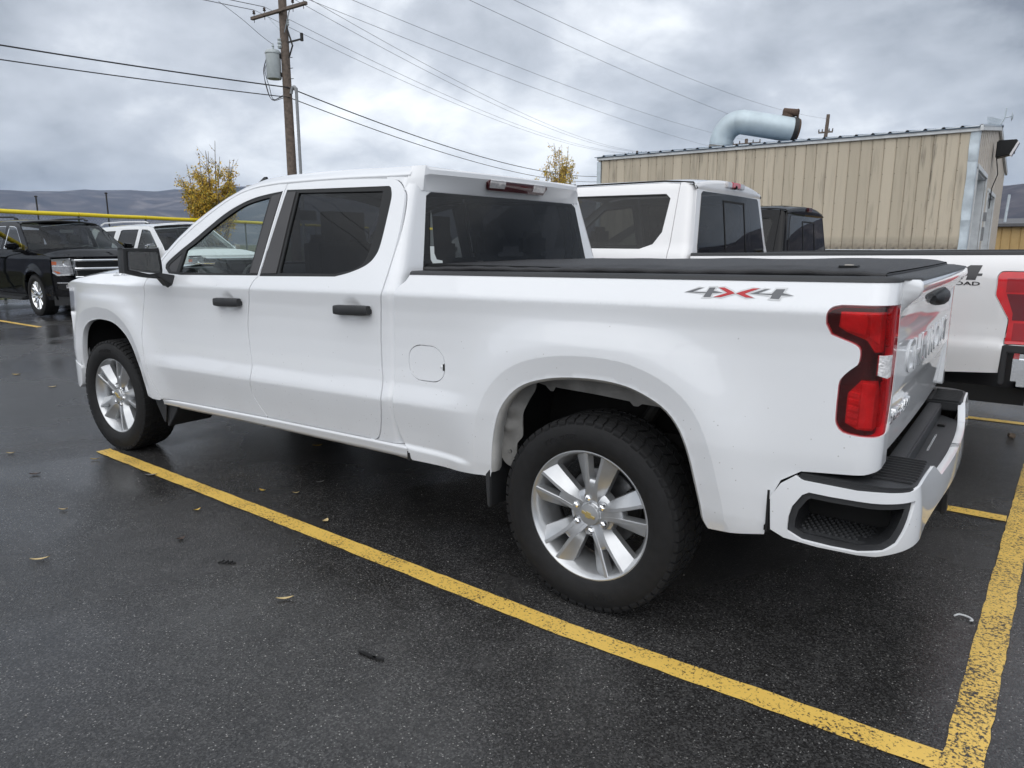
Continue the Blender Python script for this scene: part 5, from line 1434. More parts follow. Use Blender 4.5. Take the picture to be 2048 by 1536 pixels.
    car.deck('roof', np.linspace(1.60, xc - .055, 18), [.03 + .045 * float(smooth01(t / .4)) - .012 * t for t in np.linspace(0, 1, 18)], pnt)
    P = []
    for v in np.linspace(-1, 1, 19):
        y = v * (float(car.half(3.2, zt - .02))); zz = zt - .02 + .063 * (1 - abs(v) ** 2.4); xx = xc - .055 + .02 * (1 - v * v)
        P.append([(xc - .055, y, zz), (xx + .004, y, zz - .008), (xx + .012, y * .995, zz - .03), (xc - .05 + .02 * (1 - v * v), y * .985, zt - .06)])
    car.part('roof_edge', grid_mesh(P, True, flip=True), pnt if tall else M_BLACKP)
    for s in (-1, 1):
        me = MB().tube([(x, s * (float(car.half(x, car.topz(x))) - .012), car.topz(x) + .012) for x in np.linspace(1.7, xc - .07, 14)] + [(xc - .04, s * .745, zt - .05)], .007, 6).mesh()
        car.part('roof_seam', me, M_GAP)
    yb = .012
    lamp = car.part('centre_brake_lamp', MB().box((xc - .022, 0, zt + .012), (.035, .19 if tall else .16, .045)).mesh(bevel=.006), M_LENS_B if tall else M_LENS_D)
    if tall:
        for y in (-.15, .15): obj('cargo_lamp', MB().box((xc - .024, y, zt + .010), (.035, .11, .045)).mesh(bevel=.006), M_CLEAR, lamp)
        for y, h_ in ((0, 0),): obj('camera_pod', MB().box((xc - .012, -.01, zt - .004), (.03, .03, .03)).mesh(bevel=.006), M_TRIM, lamp)
    # bed
    bx = xc + .022
    tl = .265 if tall else .16
    tail = [(rear - tl, zr - .11), (rear - tl + .015, zr - .085), (rear - tl + .04, zr - .08), (rear + .06, zr - .08), (rear + .06, zr - .50), (rear - tl + .07, zr - .50), (rear - tl + .075, zr - .36), (rear - tl + .06, zr - .33), (rear - tl, zr - .22)]
    if tall: tail = catmull(resample(tail, .05), 2, True)
    xs = np.linspace(bx, 4.95, 80)
    outl = [(x, car.bottom(x)) for x in xs] + ([(5.235, .655 + dz), (5.240, zr - .515), (rear + .10, zr - .515)] if tall else [(rear + .10, .66 + dz)]) + [(rear + .10, zr + .012), (bx, zr - .014)]
    for s in (-1, 1):
        bed = car.part('bed_side', panel_mesh(car.M, outl, [tail], h=.045, hb=.025, depth=.03, side=s, mid=2.2), pnt)
        lp = car.part('tail_lamp', panel_mesh(car.M, inset(tail, .005), [], h=.03, depth=.02, side=s, mid=2.2), M_LENS_B)
        for poly, m_ in (([(rear - tl + .05, zr - .12), (rear + .04, zr - .12), (rear + .04, zr - .20), (rear - tl + .05, zr - .20)], M_LENS),
                         ([(rear - tl + .055, zr - .21), (rear + .04, zr - .21), (rear + .04, zr - .36), (rear - tl + .095, zr - .36), (rear - tl + .095, zr - .32)], red_lens('maroon lens', (.13, .004, .010))),
                         ([(rear - tl + .105, zr - .375), (rear + .04, zr - .375), (rear + .04, zr - .475), (rear - tl + .105, zr - .475)], M_LENS)):
            obj('lens_cell', panel_mesh(lambda a, b, off=0.0: car.M(a, b, off + .002), poly, h=.04, depth=.003, side=s, mid=2.2), m_, lp)
        P = []
        for x in np.linspace(bx, rear - .01, 12):
            z = zr - .012 + .024 * (x - bx) / 2; y = float(car.half(x, z))
            P.append([(x, s * (y + .002), z - .002), (x, s * (y + .002), z + .016), (x, s * (y - .01), z + .02), (x, s * (y - .09), z + .02), (x, s * (y - .09), z - .1)])
        car.part('bed_rail_cap', grid_mesh(P, True, flip=(s < 0)), M_BLKPLA)
        # corner post on the rear face and bumper end
        car.part('bumper_end', MB().box((rear + .10, s * .82, .68 + dz), (.48 if tall else .28, .40, .19)).mesh(bevel=.03), M_CHROME if tall else M_TRIM)
        car.part('bumper_bracket', MB().box((rear - .10, s * .95, .80 + dz), (.20, .10, .045)).box((rear - .185, s * .95, .69 + dz), (.03, .10, .20)).mesh(bevel=.006), M_BLKPLA)
        car.part('mud_flap', MB().box((ax_r + .53, s * .83, .48), (.02, .30, .36)).mesh(bevel=.004), M_BLKPLA)
    car.part('rear_bumper', MB().box((rear + .12, 0, .72 + dz), (.22, 1.5, .18)).mesh(bevel=.03), M_CHROME if tall else M_TRIM)
    car.part('bumper_pad', MB().box((rear + .09, 0, .825 + dz), (.20, 1.9, .02)).mesh(bevel=.006), M_BLKPLA)
    car.part('tailgate', MB().box((rear + .0, 0, 1.08 + dz / 2), (.05, 1.62, .60)).mesh(bevel=.015), pnt)
    car.part('bed_floor', MB().box((4.25, 0, .90), (1.95, 1.7, .05)).mesh(), M_GAP)
    car.part('bed_wall', MB().box((bx + .03, 0, 1.10), (.03, 1.8, zr - .78)).mesh(), M_GAP)
    # nose
    car.part('front_bumper', MB().box((-.82, 0, .62), (.25, 1.86, .26)).mesh(bevel=.05), M_CHROME if tall else M_TRIM)
    car.part('grille', MB().box((-.80, 0, 1.02), (.12, 1.30, .44)).mesh(bevel=.03), M_CHROME if tall else M_BLKPLA)
    for s in (-1, 1): car.part('head_lamp', MB().box((-.78, s * .80, 1.08), (.14, .32, .30)).mesh(bevel=.04), M_HEADL)
    # mirrors
    for s in (-1, 1):
        mi = car.part('door_mirror', MB().box((1.02, s * 1.17, zr + .12), (.13, .24, .26)).mesh(bevel=.035), M_BLKPLA)
        obj('mirror_arm', MB().box((1.02, s * 1.01, zr + .02), (.08, .16, .05)).mesh(bevel=.01), M_BLKPLA, mi)
        obj('mirror_glass', MB().box((1.088, s * 1.17, zr + .12), (.006, .20, .21)).mesh(bevel=.002), M_MIRR, mi)
    seats_simple(car, ((1.75, (-.40, .40)), (2.80, (-.44, .44))), zr - .48)
    car.part('dashboard', MB().box((1.0, 0, zr - .12), (.35, 1.6, .25)).mesh(bevel=.04), M_DASH)
    car.part('steering_wheel', MB().tube([(1.28, -.4 + .19 * math.cos(a), zr - .05 + .19 * math.sin(a)) for a in np.linspace(0, 2 * math.pi, 25)], .014, 6, False).mesh(smooth=True), M_DASH)
    car.part('axle', MB().tube([(ax_r, -.8, .42), (ax_r, .8, .42)], .06, 10).lathe([(.02, -.16), (.17, 0), (.02, .16)], 14, c=(ax_r, 0, .42)).mesh(smooth=True), M_DARKST)
    car.chassis(-.6, 5.38 if tall else 5.1, .55, .90 if tall else .78)
    W = simple_wheel_parts(.42, .28, .25, 10, 0)
    for x in (ax_f, ax_r):
        put_simple_wheel(W, root, (x, -.86, .42), False, M_ALLOY, .2); put_simple_wheel(W, root, (x, .86, .42), True, M_ALLOY, .4)
    return car, zr, rear
car, zr, rear = other_pickup((0, 2.62, 0), 'tall pearl white crew cab pickup with chrome bumper and 4x4 OFF ROAD decal', M_PEARL, 'tall')
# decal near the tail lamp: the numerals with the words under them
def ford_decal():
    z0 = zr - .135
    dark = mat('dark grey decal', (.05, .05, .052), .4)
    d = None
    def four(x):
        return [(x, z0 + .030), (x + .075, z0 + .085), (x + .135, z0 + .085), (x + .118, z0 + .038), (x + .140, z0 + .038), (x + .137, z0 + .024), (x + .114, z0 + .024), (x + .108, z0), (x + .060, z0), (x + .066, z0 + .024), (x, z0 + .024)]
    for s in (-1, 1):
        Mx = (lambda a, b, off=0.0: car.M(a, b, off)) if s < 0 else (lambda a, b, off=0.0: car.M(2 * 4.93 - np.asarray(a, float), b, off))
        d = None
        for poly in (four(4.75), [(a + .15, b) for a, b in [(4.735, z0 + .05), (4.757, z0 + .05), (4.778, z0 + .028), (4.797, z0 + .05), (4.82, z0 + .05), (4.79, z0 + .022), (4.818, z0), (4.795, z0), (4.776, z0 + .015), (4.756, z0), (4.733, z0), (4.764, z0 + .022)]], four(4.962)):
            me = panel_mesh(lambda a, b, off=0.0: Mx(a, b, off + .0015), poly, h=.05, hb=.03, depth=.001, side=s, mid=2.2)
            if d is None: d = obj('decal', me, dark, car.root)
            else: obj('decal_letter', me, dark, d)
        obj('decal_words', text_mesh('OFF ROAD', lambda a, b, off=0.0: Mx(a, b, off + .0012), 4.81, z0 - .032, .022, .285, .0008, side=s, bold=.02), mat('black decal', (.012, .012, .012), .4), d)
ford_decal()
other_pickup((-.02, 5.26, 0), 'black crew cab pickup parked between the tall white pickup and the metal building', M_BLACKP, 'low')

# ------------------------------------------------------------ sport utilities (local x forward, nose at +1.0)
def suv(loc, rz, label, pnt, dark):
    root = empty('sport_utility_vehicle', loc, rz, label, 'suv')
    prof = ([.30, .45, .60, .80, .95, 1.08, 1.14, 1.20, 1.26, 1.70, 1.80, 1.88], [.92, .965, .985, 1.0, .992, .985, .975, .955, .930, .775, .735, .69])
    top = [(-4.15, 1.72), (-4.0, 1.775), (-3.2, 1.80), (-2.2, 1.815), (-1.25, 1.80), (-1.02, 1.765), (-.42, 1.37), (-.26, 1.245), (-.15, 1.215), (.45, 1.175), (.75, 1.14), (.95, 1.08)]
    sill = [(-4.3, .42), (-3.4, .38), (-2.4, .34), (-.5, .34), (.55, .33), (1.0, .36)]
    arches = [(0, .40, .455), (-2.95, .40, .455)]
    car = Car(root, prof, top, sill, arches, (-4.20, .93, .14), -1.6, pnt)
    g = .004
    car.strip('front_fender', -.42 + g, .79)
    w1 = [(-.58, 1.285), (-.62, 1.34), (-1.10, 1.68), (-1.24, 1.715), (-1.50, 1.725), (-1.50, 1.275)]
    w2 = [(-1.66, 1.275), (-1.66, 1.728), (-2.44, 1.725), (-2.52, 1.70), (-2.56, 1.46), (-2.50, 1.285)]
    w3 = [(-2.82, 1.285), (-2.78, 1.70), (-3.70, 1.69), (-3.82, 1.34), (-3.80, 1.290)]
    fd = car.strip('front_door', -1.56 + g, -.42 - g, [w1]); rd = car.strip('rear_door', -2.62 + g, -1.56 - g, [w2]); q = car.strip('quarter_panel', -4.06, -2.62 - g, [w3])
    trim = M_CHROME if dark else M_TRIM
    car.window(fd, w1, glass('smoked front glass', (.30, .33, .33)), trim, .014); car.window(rd, w2, M_GL_R, M_TRIM if not dark else trim, .012); car.window(q, w3, M_GL_R, trim, .012)
    for s, d, x in [(-1, fd[0], -1.38), (1, fd[1], -1.38), (-1, rd[0], -2.40), (1, rd[1], -2.40)]:
        obj('door_handle', MB().box((x, s * 1.0, 1.10), (.20, .04, .032)).mesh(bevel=.01), pnt, d)
    xs = np.linspace(-.20, .80, 16)
    car.deck('hood', xs, [.080 + .02 * math.sin(t * 2.4) - .085 * float(smooth01((t - .62) / .38)) for t in np.linspace(0, 1, 16)], pnt, bulge=[.12 * float(smooth01((x - .2) / .6)) for x in xs], power=3.4)
    ys = np.linspace(-1.04, -.27, 10)
    car.deck('windscreen', ys, .02, M_GL_W, bulge=list(np.linspace(.10, .26, 10)), yin=.02)
    zs = np.linspace(-4.12, -1.02, 20)
    car.deck('roof', zs, [.055 + .015 * math.sin(t * math.pi) for t in np.linspace(0, 1, 20)], pnt, bulge=[0] * 18 + [.05, .10])
    car.part('windscreen_header', MB().tube([(-1.035 + .10 * (1 - v * v), v * .70, 1.775 + .05 * (1 - v * v)) for v in np.linspace(-1, 1, 9)], .022, 6).mesh(smooth=True), M_GAP)
    for s in (-1, 1):
        car.part('wiper', MB().tube([(-.22, s * .05 + .12, 1.275), (-.34, s * .55 + .1, 1.30)], .010, 6).mesh(), M_GAP)
        rr = car.part('roof_rail', MB().tube([(-1.35, s * .66, 1.86), (-1.5, s * .665, 1.905), (-2.4, s * .67, 1.92), (-3.6, s * .66, 1.905), (-3.8, s * .655, 1.85)], .018, 8).mesh(smooth=True), M_TRIM if dark else pnt)
        obj('rail_cap', MB().box((-1.40, s * .665, 1.865), (.16, .035, .03)).mesh(bevel=.01), M_TRIM, rr)
        car.part('rocker', MB().box((-1.47, s * .93, .35), (1.9, .10, .09)).mesh(bevel=.03), M_TRIM)
        if dark:
            car.part('running_board', MB().box((-1.47, s * 1.0, .32), (2.0, .16, .05)).mesh(bevel=.02), M_BLKPLA)
        mi = car.part('door_mirror', MB().add([(-.60, s * .98, 1.25), (-.60, s * 1.22, 1.26), (-.60, s * 1.22, 1.38), (-.60, s * 1.00, 1.40), (-.46, s * 1.0, 1.26), (-.48, s * 1.19, 1.27), (-.48, s * 1.19, 1.36), (-.46, s * 1.0, 1.38)],
            [(0, 1, 2, 3), (4, 7, 6, 5), (0, 4, 5, 1), (1, 5, 6, 2), (2, 6, 7, 3), (3, 7, 4, 0)]).mesh(bevel=.03), pnt if dark else M_CHROME)
        obj('mirror_base', MB().box((-.54, s * .99, 1.235), (.16, .22, .05)).mesh(bevel=.02), M_TRIM, mi)
    # nose
    def nose(a, b, off=0.0):
        a = np.asarray(a, float); b = np.asarray(b, float)
        return .72 + .26 * (1 - (np.abs(a) / 1.0) ** 3.0) + .03 * np.sin((b - .3) * 2.2) + off, a, b
    def np_(name, poly, m, off=0.0, holes=(), depth=.04, parent=None, side=1):
        me = panel_mesh(lambda a, b, o=0.0: nose(a, b, o + off), poly, holes, h=.06, hb=.04, depth=depth, side=side, mid=-1.6)
        return car.part(name, me, m, parent)
    np_('front_bumper', [(-.99, .42), (-.985, .80), (-.60, .74), (.60, .74), (.985, .80), (.99, .42), (.8, .40), (-.8, .40)], pnt, .02)
    np_('hood_lip', [(-.70, 1.075), (-.72, 1.135), (.72, 1.135), (.70, 1.075)], pnt, .006)
    np_('air_dam', [(-.97, .24), (-.97, .43), (.97, .43), (.97, .24)], M_BLKPLA, .0)
    np_('lower_grille', [(-.52, .46), (-.58, .62), (.58, .62), (.52, .46)], M_GAP, .024, depth=.01)
    gr = np_('grille', [(-.60, .72), (-.66, 1.07), (.66, 1.07), (.60, .72)], M_BLKPLA, -.01)
    for (z0, z1) in ((.735, .775), (.885, .935), (1.045, 1.085)):
        yy = np.linspace(-.64, .64, 15); xx, _, _ = nose(yy, np.full(15, (z0 + z1) / 2), .004)
        car.part('grille_bar', MB().tube([(float(a), float(b), (z0 + z1) / 2) for a, b in zip(xx, yy)], (z1 - z0) * .62, 10).mesh(smooth=True, angle=50), M_CHROME, gr)
    for k in range(4):
        for (zb, ze_) in ((.785, .875), (.945, 1.035)):
            z = zb + (ze_ - zb) * (k + .5) / 4
            np_('grille_mesh', [(-.62, z - .005), (-.62, z + .005), (.62, z + .005), (.62, z - .005)], M_TRIM, .004, parent=gr, depth=.01)
    for s in (-1, 1):
        np_('grille_side', [(.60, .735), (.635, 1.08), (.685, 1.085), (.65, .735)], M_CHROME, .018, parent=gr, side=s)
        hl = np_('head_lamp', [(.665, .82), (.70, 1.09), (.985, 1.07), (.96, .86), (.90, .80)], M_HEADL, .008, side=s)
        np_('lamp_trim', [(.67, .795), (.665, .825), (.90, .81), (.965, .865), (.965, .84), (.905, .785)], M_CHROME, .014, parent=hl, side=s)
        np_('lamp_trim', [(.70, 1.085), (.70, 1.105), (.985, 1.085), (.985, 1.068)], M_CHROME, .014, parent=hl, side=s)
        np_('lamp_divider', [(.675, .945), (.675, .962), (.965, .975), (.965, .955)], M_CHROME, .012, parent=hl, side=s)
        np_('marker_lens', [(.90, .985), (.90, 1.045), (.975, 1.050), (.965, .990)], M_AMBER, .012, parent=hl, side=s)
        np_('marker_lens', [(.86, .825), (.87, .855), (.955, .885), (.90, .825)], M_AMBER, .012, parent=hl, side=s)
        x, y, z = nose(np.array(.78), np.array(1.025))
        obj('lamp_bowl', MB().lathe([(.0005, .0), (.03, .004), (.048, .018), (.052, .02)], 20, 'x', (float(x) - .002, s * .78, 1.02)).mesh(smooth=True), M_CHROME, hl)
        fg = np_('fog_recess', [(.60, .52), (.60, .63), (.90, .64), (.92, .56), (.86, .52)], M_GAP, .026, depth=.01, side=s)
        np_('fog_trim', [(.60, .645), (.60, .658), (.92, .668), (.92, .652)], M_CHROME, .030, parent=fg, depth=.008, side=s)
        np_('fog_lamp', [(.68, .555), (.68, .615), (.80, .618), (.80, .558)], M_CLEAR, .030, parent=fg, depth=.008, side=s)
        # corner between wing and lamp
        P = []
        for z in np.linspace(.42, 1.10, 12):
            yw = float(car.half(.55, z)); row = []
            for t in np.linspace(0, 1, 8):
                a = t * math.pi / 2
                xn, _, _ = nose(np.array(.93), np.array(z))
                row.append((.54 + (float(xn) - .545) * math.sin(a), s * (.93 + (yw - .93) * math.cos(a)), z))
            P.append(row)
        car.part('front_corner', grid_mesh(P, True, flip=(s < 0)), pnt)
    car.part('hatch', MB().box((-4.17, 0, 1.05), (.10, 1.7, 1.30)).mesh(bevel=.04), pnt)
    seats_simple(car, ((-1.45, (-.38, .38)), (-2.45, (-.40, .40))), .85)
    car.part('dashboard', MB().box((-.45, 0, 1.13), (.45, 1.6, .18)).mesh(bevel=.05), M_DASH)
    car.part('steering_wheel', MB().tube([(-.82, .38 + .18 * math.cos(a), 1.16 + .18 * math.sin(a)) for a in np.linspace(0, 2 * math.pi, 25)], .014, 6, False).mesh(smooth=True), M_DASH)
    car.part('interior_mirror', MB().box((-.78, 0, 1.62), (.04, .26, .07)).mesh(bevel=.01), M_DASH)
    car.chassis(-4.0, .6, .36, .80)
    W = simple_wheel_parts(.40, .275, .27, 12, 0)
    for x in (0, -2.95):
        # right side of the car is at -y
        put_simple_wheel(W, root, (x, -.86, .40), False, M_CHROME if dark else M_ALLOY, .15); put_simple_wheel(W, root, (x, .86, .40), True, M_CHROME if dark else M_ALLOY, .3)
    return car
suv_a = suv((-11.62, 3.95, 0), 0, 'black full size suv with chrome grille bars, wet hood and chrome wheels', M_BLACKP, True)
suv_b = suv((-12.05, 7.1, 0), 0, 'white suv with chrome door mirrors parked beside the black suv', M_WHITE2, False)

for c_, k_ in ((suv_a, 1.10), (suv_b, 1.09)): c_.root.scale = (k_, k_, k_)
# ---------------------------------------------------------------- building, poles, wires, fence, trees, hills
def streak_mat(name, c0, c1, dirt, sc=(3.0, 3.0, .25), amount=.42):
    """weathered sheet: vertical streaks of grime with a shape of their own"""
    m = bpy.data.materials.new(name); m.use_nodes = True
    nt = m.node_tree; b = nt.nodes['Principled BSDF']; N = nt.nodes.new; L = nt.links.new
    tc = N('ShaderNodeTexCoord'); mp = N('ShaderNodeMapping'); mp.inputs['Scale'].default_value = sc; L(tc.outputs['Object'], mp.inputs[0])
    oi = N('ShaderNodeObjectInfo')
    ad = N('ShaderNodeVectorMath'); ad.operation = 'ADD'; L(mp.outputs[0], ad.inputs[0])
    rs = N('ShaderNodeMath'); rs.operation = 'MULTIPLY'; L(oi.outputs['Random'], rs.inputs[0]); rs.inputs[1].default_value = 53.0
    cx = N('ShaderNodeCombineXYZ'); L(rs.outputs[0], cx.inputs[0]); L(cx.outputs[0], ad.inputs[1])
    n = N('ShaderNodeTexNoise'); n.inputs['Scale'].default_value = 3.2; n.inputs['Detail'].default_value = 7; n.inputs['Roughness'].default_value = .6; L(ad.outputs[0], n.inputs['Vector'])
    n2 = N('ShaderNodeTexNoise'); n2.inputs['Scale'].default_value = 9; n2.inputs['Detail'].default_value = 5; L(tc.outputs['Object'], n2.inputs['Vector'])
    tone = N('ShaderNodeMix'); tone.data_type = 'RGBA'; tone.inputs[6].default_value = (*c0, 1); tone.inputs[7].default_value = (*c1, 1); L(oi.outputs['Random'], tone.inputs[0])
    th = N('ShaderNodeMapRange'); th.inputs['From Min'].default_value = .50; th.inputs['From Max'].default_value = .74; th.inputs['To Max'].default_value = amount; L(n.outputs['Fac'], th.inputs['Value'])
    # each sheet is dirty to its own degree
    pw = N('ShaderNodeMath'); pw.operation = 'MULTIPLY'; L(oi.outputs['Random'], pw.inputs[0]); pw.inputs[1].default_value = 7.3
    fr = N('ShaderNodeMath'); fr.operation = 'FRACT'; L(pw.outputs[0], fr.inputs[0])
    f2 = N('ShaderNodeMath'); f2.operation = 'POWER'; L(fr.outputs[0], f2.inputs[0]); f2.inputs[1].default_value = 1.6
    f3 = N('ShaderNodeMath'); f3.operation = 'MULTIPLY_ADD'; L(f2.outputs[0], f3.inputs[0]); f3.inputs[1].default_value = 2.0; f3.inputs[2].default_value = .18
    mu = N('ShaderNodeMath'); mu.operation = 'MULTIPLY'; mu.use_clamp = True; L(th.outputs[0], mu.inputs[0]); L(f3.outputs[0], mu.inputs[1])
    # splash-back grime along the foot of the sheets
    sep = N('ShaderNodeSeparateXYZ'); L(tc.outputs['Object'], sep.inputs[0])
    ft = N('ShaderNodeMapRange'); ft.inputs['From Min'].default_value = .36; ft.inputs['From Max'].default_value = .03; L(sep.outputs['Z'], ft.inputs['Value'])
    fm = N('ShaderNodeMath'); fm.operation = 'MULTIPLY'; L(ft.outputs[0], fm.inputs[0]); L(n2.outputs['Fac'], fm.inputs[1])
    fk = N('ShaderNodeMath'); fk.operation = 'MULTIPLY'; L(fm.outputs[0], fk.inputs[0]); fk.inputs[1].default_value = 1.3
    mxx = N('ShaderNodeMath'); mxx.operation = 'MAXIMUM'; mxx.use_clamp = True; L(mu.outputs[0], mxx.inputs[0]); L(fk.outputs[0], mxx.inputs[1])
    mx = N('ShaderNodeMix'); mx.data_type = 'RGBA'; L(mxx.outputs[0], mx.inputs[0]); L(tone.outputs[2], mx.inputs[6]); mx.inputs[7].default_value = (*dirt, 1)
    L(mx.outputs[2], b.inputs['Base Color']); b.inputs['Roughness'].default_value = .55
    return m
M_SIDING = streak_mat('weathered beige siding', (.46, .40, .305), (.55, .48, .37), (.085, .07, .055))
M_SIDING2 = mat('pale beige siding', (.52, .47, .41), .6, var=.12)
M_TRIMW = mat('white painted trim', (.62, .64, .65), .5, var=.15, scale=5)
M_TIN = mat('galvanised sheet', (.52, .58, .62), .42, metal=.35, var=.18, scale=4)
M_ROOF = mat('blue grey roof sheet', (.12, .17, .23), .4, metal=.2, var=.2)
M_DUCT = mat('painted round duct', (.50, .58, .62), .45, metal=.2, var=.10, scale=3)
M_RUST = mat('rusty motor', (.075, .045, .03), .8, var=.5, scale=25, bump=.3)
M_CONC = mat('old mortar and block', (.20, .17, .13), .9, var=.5, scale=8, bump=.6, bscale=30)
M_BRICK = mat('old stone block', (.17, .13, .095), .9, var=.5, scale=14, bump=.7, bscale=50)
M_WOOD = mat('weathered pole timber', (.135, .105, .085), .85, var=.45, scale=9, bump=.5, bscale=35)
M_WIRE = mat('bare conductor', (.09, .09, .095), .6, metal=.3)
M_CABLE = mat('black sheathed cable', (.02, .02, .022), .6)
M_PORC = mat('brown porcelain', (.05, .035, .03), .25, coat=.5)
M_TRAFO = mat('grey transformer paint', (.40, .44, .45), .4, var=.12)
M_PVC = mat('grey conduit', (.24, .25, .26), .5, var=.1)

BY, BX0_, BX1_ = 18.0, -6.76, 3.80
def building():
    root = empty('metal_building', (-1.5, BY + 5, 0), 0, 'long beige metal sided workshop with white trim and open bays', 'building')
    ox, oy = -1.5, BY + 5
    def part(n, me, m, parent=None):
        o = obj(n, me, m, parent or root)
        if parent is None: o.location = (-ox, -oy, 0)
        return o
    zb, ze = 1.37, 4.20
    n = 37; w = (BX1_ - BX0_ - .22) / n
    wall = part('wall', MB().box(((BX0_ + BX1_) / 2, BY + .10, 2.2), (BX1_ - BX0_ - .04, .10, 4.0)).mesh(), M_CONC)
    # one siding sheet: flat pan with a standing lip on one side
    pts = [(0, 0), (w * .05, -.018), (w * .12, -.022), (w * .86, -.022), (w * .93, -.010), (w * .985, 0)]
    V = []; F = []
    for (x, y) in pts: V += [(x, y, 0), (x, y, ze - zb)]
    for i in range(len(pts) - 1): F.append((2 * i, 2 * i + 2, 2 * i + 3, 2 * i + 1))
    V += [(0, .02, 0), (w * .985, .02, 0), (w * .985, .02, ze - zb), (0, .02, ze - zb)]
    k = len(pts) * 2
    F.append((k + 1, k, k + 3, k + 2))
    sheet = mesh_from(V, F, False); sheet.materials.append(M_SIDING)
    for i in range(n):
        o = obj('siding_sheet', sheet, None, root); o.location = (BX0_ + .11 + i * w - ox, BY + .03 - oy, zb)
    # screws on the sheets
    sc = MB()
    for i in range(n):
        for z in (1.9, 2.6, 3.3, 3.95): sc.box((BX0_ + .11 + i * w + w * .08, BY + .004, z), (.014, .010, .014))
    tag(part('screws', sc.mesh(), M_DARKST), kind='stuff')
    part('drip_ledge', MB().box(((BX0_ + BX1_) / 2 + .02, BY - .015, 1.355), (BX1_ - BX0_ + .06, .13, .022)).mesh(bevel=.004), M_TRIMW)
    # stone blocks of the plinth
    rnd = random.Random(4)
    for r_ in range(4):
        x = BX0_ + (0 if r_ % 2 else .2)
        zt = 1.335 - r_ * .16
        while x < BX1_ - .1:
            L_ = min(rnd.uniform(.32, .48), BX1_ - x)
            o = part('plinth_block', MB().box((x + L_ / 2, BY + .045, zt - .078), (L_ - .014, .10 + rnd.uniform(-.01, .02), .145)).mesh(bevel=.012), M_BRICK)
            x += L_
    part('plinth', MB().box(((BX0_ + BX1_) / 2, BY + .10, .67), (BX1_ - BX0_, .12, 1.33)).mesh(), M_CONC)
    # eave trim and roof sheet ends
    part('eave_trim', MB().box(((BX0_ + BX1_) / 2, BY - .01, ze + .06), (BX1_ - BX0_ + .06, .10, .13)).mesh(bevel=.006), M_TRIMW)
    DY = 14.0
    part('corner_trim', MB().box((BX0_ + .03, BY + .02, 2.75), (.14, .10, 2.80)).mesh(bevel=.006), M_TIN)
    # dented corner flashing in four lapped lengths
    for i in range(4):
        z0 = 1.37 + i * .71
        P = []
        for t in np.linspace(0, 1, 7):
            z = z0 + t * .735; d = .014 * math.sin(t * 7 + i * 2) + .004 * i
            P.append([(BX1_ - .17 + .01 * math.sin(i * 3 + t * 4), BY - .005 - d * .4, z), (BX1_ + .02, BY - .03 - d, z), (BX1_ + .035 + d * .3, BY + .02, z), (BX1_ + .035, BY + .16, z)])
        part('corner_flashing', grid_mesh(P, True), M_TIN)
    # gable side with its bays
    g0, g1 = BY, BY + DY
    apex = 5.10
    roofz = lambda y: 4.28 + (apex - 4.28) * min((y - g0) / (DY / 2), (g1 - y) / (DY / 2))
    bays = [(g0 + .45, g0 + 3.9, 3.35), (g0 + 5.3, g0 + 8.7, 3.05)]
    def gp(a, b, z0, z1s): return [(a, z0), (b, z0)] + z1s
    x = BX1_
    segs = [(g0, bays[0][0], 0, None), (bays[0][0], bays[0][1], bays[0][2], None), (bays[0][1], bays[1][0], 0, None), (bays[1][0], bays[1][1], bays[1][2], None), (bays[1][1], g1, 0, None)]
    for (a, b, z0, _) in segs:
        k = max(1, int((b - a) / .30))
        for i in range(k):
            ya = a + (b - a) * i / k; yb = a + (b - a) * (i + 1) / k - .006
            poly = [(ya, max(z0, .0)), (yb, max(z0, .0)), (yb, roofz(yb)), (ya, roofz(ya))]
            if ya < g0 + DY / 2 < yb: poly.insert(3, (g0 + DY / 2, apex))
            part('gable_sheet', MB().prism(poly, x - .04, x + .012 * (i % 2) + .0, 'x').mesh(), M_SIDING2)
    for (a, b, zt) in bays:
        part('bay_lining', MB().box((x - .28, a + .02, zt / 2), (.56, .04, zt)).box((x - .28, b - .02, zt / 2), (.56, .04, zt)).box((x - .28, (a + b) / 2, zt - .02), (.56, b - a, .04)).mesh(), M_TRIMW)
        dr = part('bay_door', MB().box((x - .55, (a + b) / 2, zt / 2), (.06, b - a, zt)).mesh(), mat('pale grey door', (.42, .45, .47), .5, var=.1))
        for z in np.arange(.5, zt, .52):
            obj('door_joint', MB().box((x - .517, (a + b) / 2, z), (.01, b - a - .1, .012)).mesh(), M_PVC, dr)
        part('bay_trim', MB().box((x + .03, a - .05, zt / 2), (.04, .12, zt + .1)).box((x + .03, b + .05, zt / 2), (.04, .12, zt + .1)).box((x + .03, (a + b) / 2, zt + .06), (.05, b - a + .22, .12)).mesh(bevel=.005), M_TRIMW)
    part('wall_box', MB().box((x + .06, bays[0][1] + .6, 2.3), (.10, .2, .26)).box((x + .05, bays[0][1] + .6, 1.8), (.08, .12, .40)).mesh(bevel=.01), M_PVC)
    part('back_wall', MB().prism([(BX0_, 0), (BX1_, 0), (BX1_, 4.2), (BX0_, 4.2)], g1 - .1, g1).mesh(), M_CONC)
    part('end_wall', MB().prism([(g0, 0), (g1, 0), (g1, 4.25), (g0 + DY / 2, apex), (g0, 4.25)], BX0_, BX0_ + .08, 'x').mesh(), M_SIDING2)
